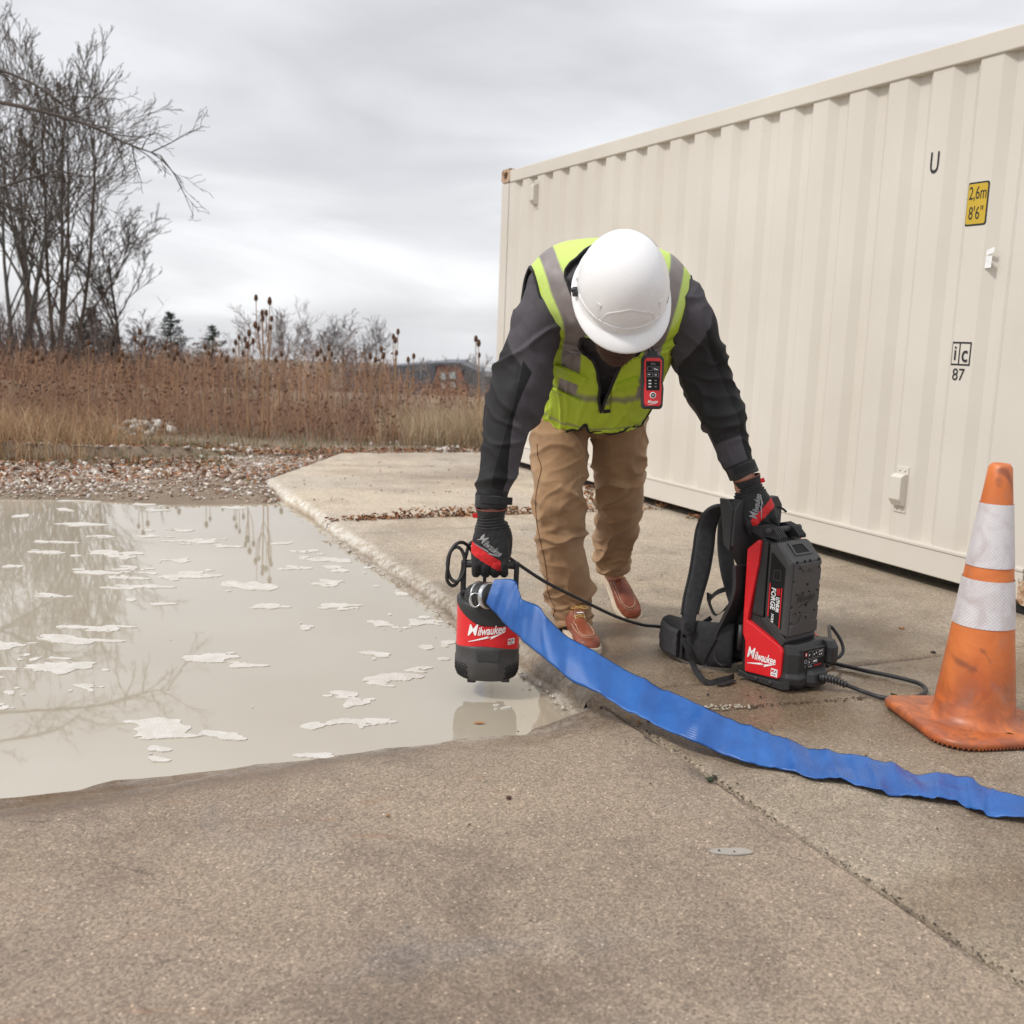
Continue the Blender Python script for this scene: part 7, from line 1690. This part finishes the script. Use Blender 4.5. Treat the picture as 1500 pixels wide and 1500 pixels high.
# conifers
def conifer(px,Y,pyt,wpx,label,col=(.030,.045,.030),name='spruce_tree',pyb=530,kind='spruce'):
    base=W(px,pyb,Y); base.z=ground_z(base.x,base.y); top=W(px,pyt,Y); H=top.z-base.z; Wd=wpx/F_PX*Y/2; root=thing(name,label,'tree',base)
    b=MB(); b.tube([base,base.lerp(top,.97)],[H*.022,.01],7); me=b.mesh('trunk',MATS['bark_mix'],False); tint_bark(me,(.07,.05,.04)); link('trunk',me,root)
    pts=[];P0=[];cols=[]
    nl=34
    for k in range(nl):
        f_=k/nl; z=.08+.9*f_; R_=Wd*(1-f_)**.85*random.uniform(.8,1.15)+.04
        for j in range(int(10-4*f_)):
            a=random.uniform(0,6.28); r_=R_*random.uniform(.7,1.1); d=Vector((math.cos(a),math.sin(a),-.18+.25*f_)); o_=base+Vector((0,0,H*z))
            m=int(22*(1-f_)+8)
            for q in range(m):
                t_=random.uniform(.12,1); c_=o_+d*r_*t_+Vector((random.gauss(0,.05),random.gauss(0,.05),random.gauss(-.04,.05)))*R_*.8; pts.append(tuple(c_)); 
    P=np.array(pts); n_=len(P); V0=np.array([(-1,-.16,0),(1,-.10,.1),(1,.10,.1),(-1,.16,0)]); F0=np.array([(0,1,2),(0,2,3)])
    V,F,C=scatter(P,rng.uniform(.07,.17,n_)*(H/4.5)**.5,np.clip(np.array(col)[None]*(1+.45*rng.normal(size=(n_,1))),.008,.2),V0,F0,.7,.2)
    link('foliage',np_mesh('foliage',V,F,MATS['leaf_mix'],C),root)
conifer(250,48,452,185,'taller dark spruce left of the smaller spruce')
conifer(311,56,472,150,'smaller spruce standing apart right of the taller one')
conifer(135,34,446,190,'dark evergreen bush behind the weeds under the oval-crowned bare tree',(.045,.042,.028),'evergreen_shrub',545)
conifer(165,37,488,160,'low dark evergreen at the foot of the single-trunked bare tree',(.028,.036,.024),'evergreen_shrub',545)
# brushwood thicket and far scrub
def brush(n,xr,Yr,pyr,w,pal,name,gk=None):
    Y=rng.uniform(*Yr,n); px=rng.uniform(*xr,n); B=np.array([tuple(W(a,525,b_)) for a,b_ in zip(px,Y)]); z0=gz_arr(B[:,0],B[:,1]); tz=np.array([W(a,c_,b_).z for a,b_,c_ in zip(px,Y,rng.uniform(*pyr,n))]); h=np.maximum(tz-z0,.4)
    t_=np.linspace(0,1,6); le=rng.normal(0,.25,(n,2)); b0=np.stack([B[:,0],B[:,1],z0],1); P=b0[:,None,:]+np.stack([le[:,0:1]*h[:,None]*t_**1.4,le[:,1:2]*h[:,None]*t_**1.4,h[:,None]*t_],2); P[:,1:]+=rng.normal(0,.04,(n,5,3))*h[:,None,None]*.25
    col=pick(pal,n,.2); parts=[ribbons(P,w*(1.1-t_)[None,:]*np.ones((n,1)),col)]
    for s in range(7):
        f_=rng.uniform(.2,.95,n); i=np.minimum((f_*5).astype(int),4); fr=f_*5-i; st=P[np.arange(n),i]*(1-fr)[:,None]+P[np.arange(n),i+1]*fr[:,None]; d=rng.normal(0,1,(n,3)); d[:,2]=np.abs(d[:,2])*.7+.1; d/=np.linalg.norm(d,axis=1)[:,None]; L_=h*rng.uniform(.05,.16,n); t3=np.linspace(0,1,3)
        Q=st[:,None,:]+d[:,None,:]*L_[:,None,None]*t3[None,:,None]; Q[:,1:]+=rng.normal(0,.04,(n,2,3))*L_[:,None,None]; parts.append(ribbons(Q,w*.55*(1.1-t3)[None,:]*np.ones((n,1)),col))
    o=bundle(name,parts,MATS['bark_mix']); tag(o,kind='stuff')
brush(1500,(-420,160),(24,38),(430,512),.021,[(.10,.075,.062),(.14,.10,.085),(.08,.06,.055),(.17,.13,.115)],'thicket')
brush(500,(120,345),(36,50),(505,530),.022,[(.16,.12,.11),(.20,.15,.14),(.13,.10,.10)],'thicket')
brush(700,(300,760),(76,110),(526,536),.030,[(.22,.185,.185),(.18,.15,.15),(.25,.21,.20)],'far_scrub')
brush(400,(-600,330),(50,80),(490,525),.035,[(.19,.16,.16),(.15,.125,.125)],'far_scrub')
# ================================================================ FAR BUILDINGS
simple('roof_metal',(.085,.095,.115),.5,var=.1,scale=1); simple('brick_face',(.27,.13,.085),.85,var=.2,scale=6); simple('pale_panel',(.42,.46,.46),.5,var=.1,scale=2); simple('light_roof',(.32,.34,.36),.6,scale=1)
BY=72.; bw=thing('low_building','low grey-roofed building with a tapering brick end, beyond the weeds','building',W(640,572,BY))
def bp(px,py,dy=0): return W(px,py,BY+dy)
def quadprism(pts,depth,name,mat,parent=bw): b=MB(); b.prism([bp(*q) for q in pts],(0,depth,0)); return b.build(name,MATS[mat],parent)
quadprism([(505,560),(505,545),(580,536),(640,531.5),(633,575),(633,600),(505,600)],9,'roof','roof_metal')
quadprism([(674,531.5),(704,545),(706,575),(706,600),(686,600),(685,575)],9,'roof','roof_metal')
b=MB(); b.prism([bp(*q,-.25) for q in ((641.5,535),(673,535),(685.5,574),(686,600),(631,600),(632,574))],(0,8,0)); bk=b.build('brick_end','x' and MATS['brick_face'],bw)
b=MB(); b.prism([bp(*q,-.4) for q in ((639,531),(675.5,531),(676,534.6),(638.5,534.6))],(0,10,0)); b.build('eave',MATS['roof_metal'],bw)
for (a,b1_,c_,d_) in ((645,546,653,556),(658,545,667,555),(646,561,653,569),(660,560,668,568)):
    b=MB(); b.prism([bp(*q,-.32) for q in ((a,b1_),(c_,b1_),(c_,d_),(a,d_))],(0,.1,0)); wn_=b.build('window',MATS['pale_panel'],bk)
for k in range(7):
    x0=520+k*16; b=MB(); b.prism([bp(*q,-.06) for q in ((x0,544-k*1.3),(x0+1.,544-k*1.3),(x0+1.,598),(x0,598))],(0,.1,0)); b.build('roof_seam',MATS['light_roof'],bw)
b=MB(); b.prism([bp(*q,-.2) for q in ((625,560),(631,560),(631,568),(625,568))],(0,.2,0)); b.build('door',MATS['black_plastic'],bw)
b2w=thing('low_building','pale flat-roofed building between the grey roof and the container','building',W(716,575,90))
b=MB(); b.prism([W(*q,90) for q in ((700,552),(740,552),(740,600),(700,600))],(0,8,0)); b.build('wall',MATS['roof_metal'],b2w)
b=MB(); b.prism([W(*q,89.7) for q in ((698,544),(742,544),(742,552),(698,552))],(0,9,0)); b.build('roof',MATS['light_roof'],b2w)
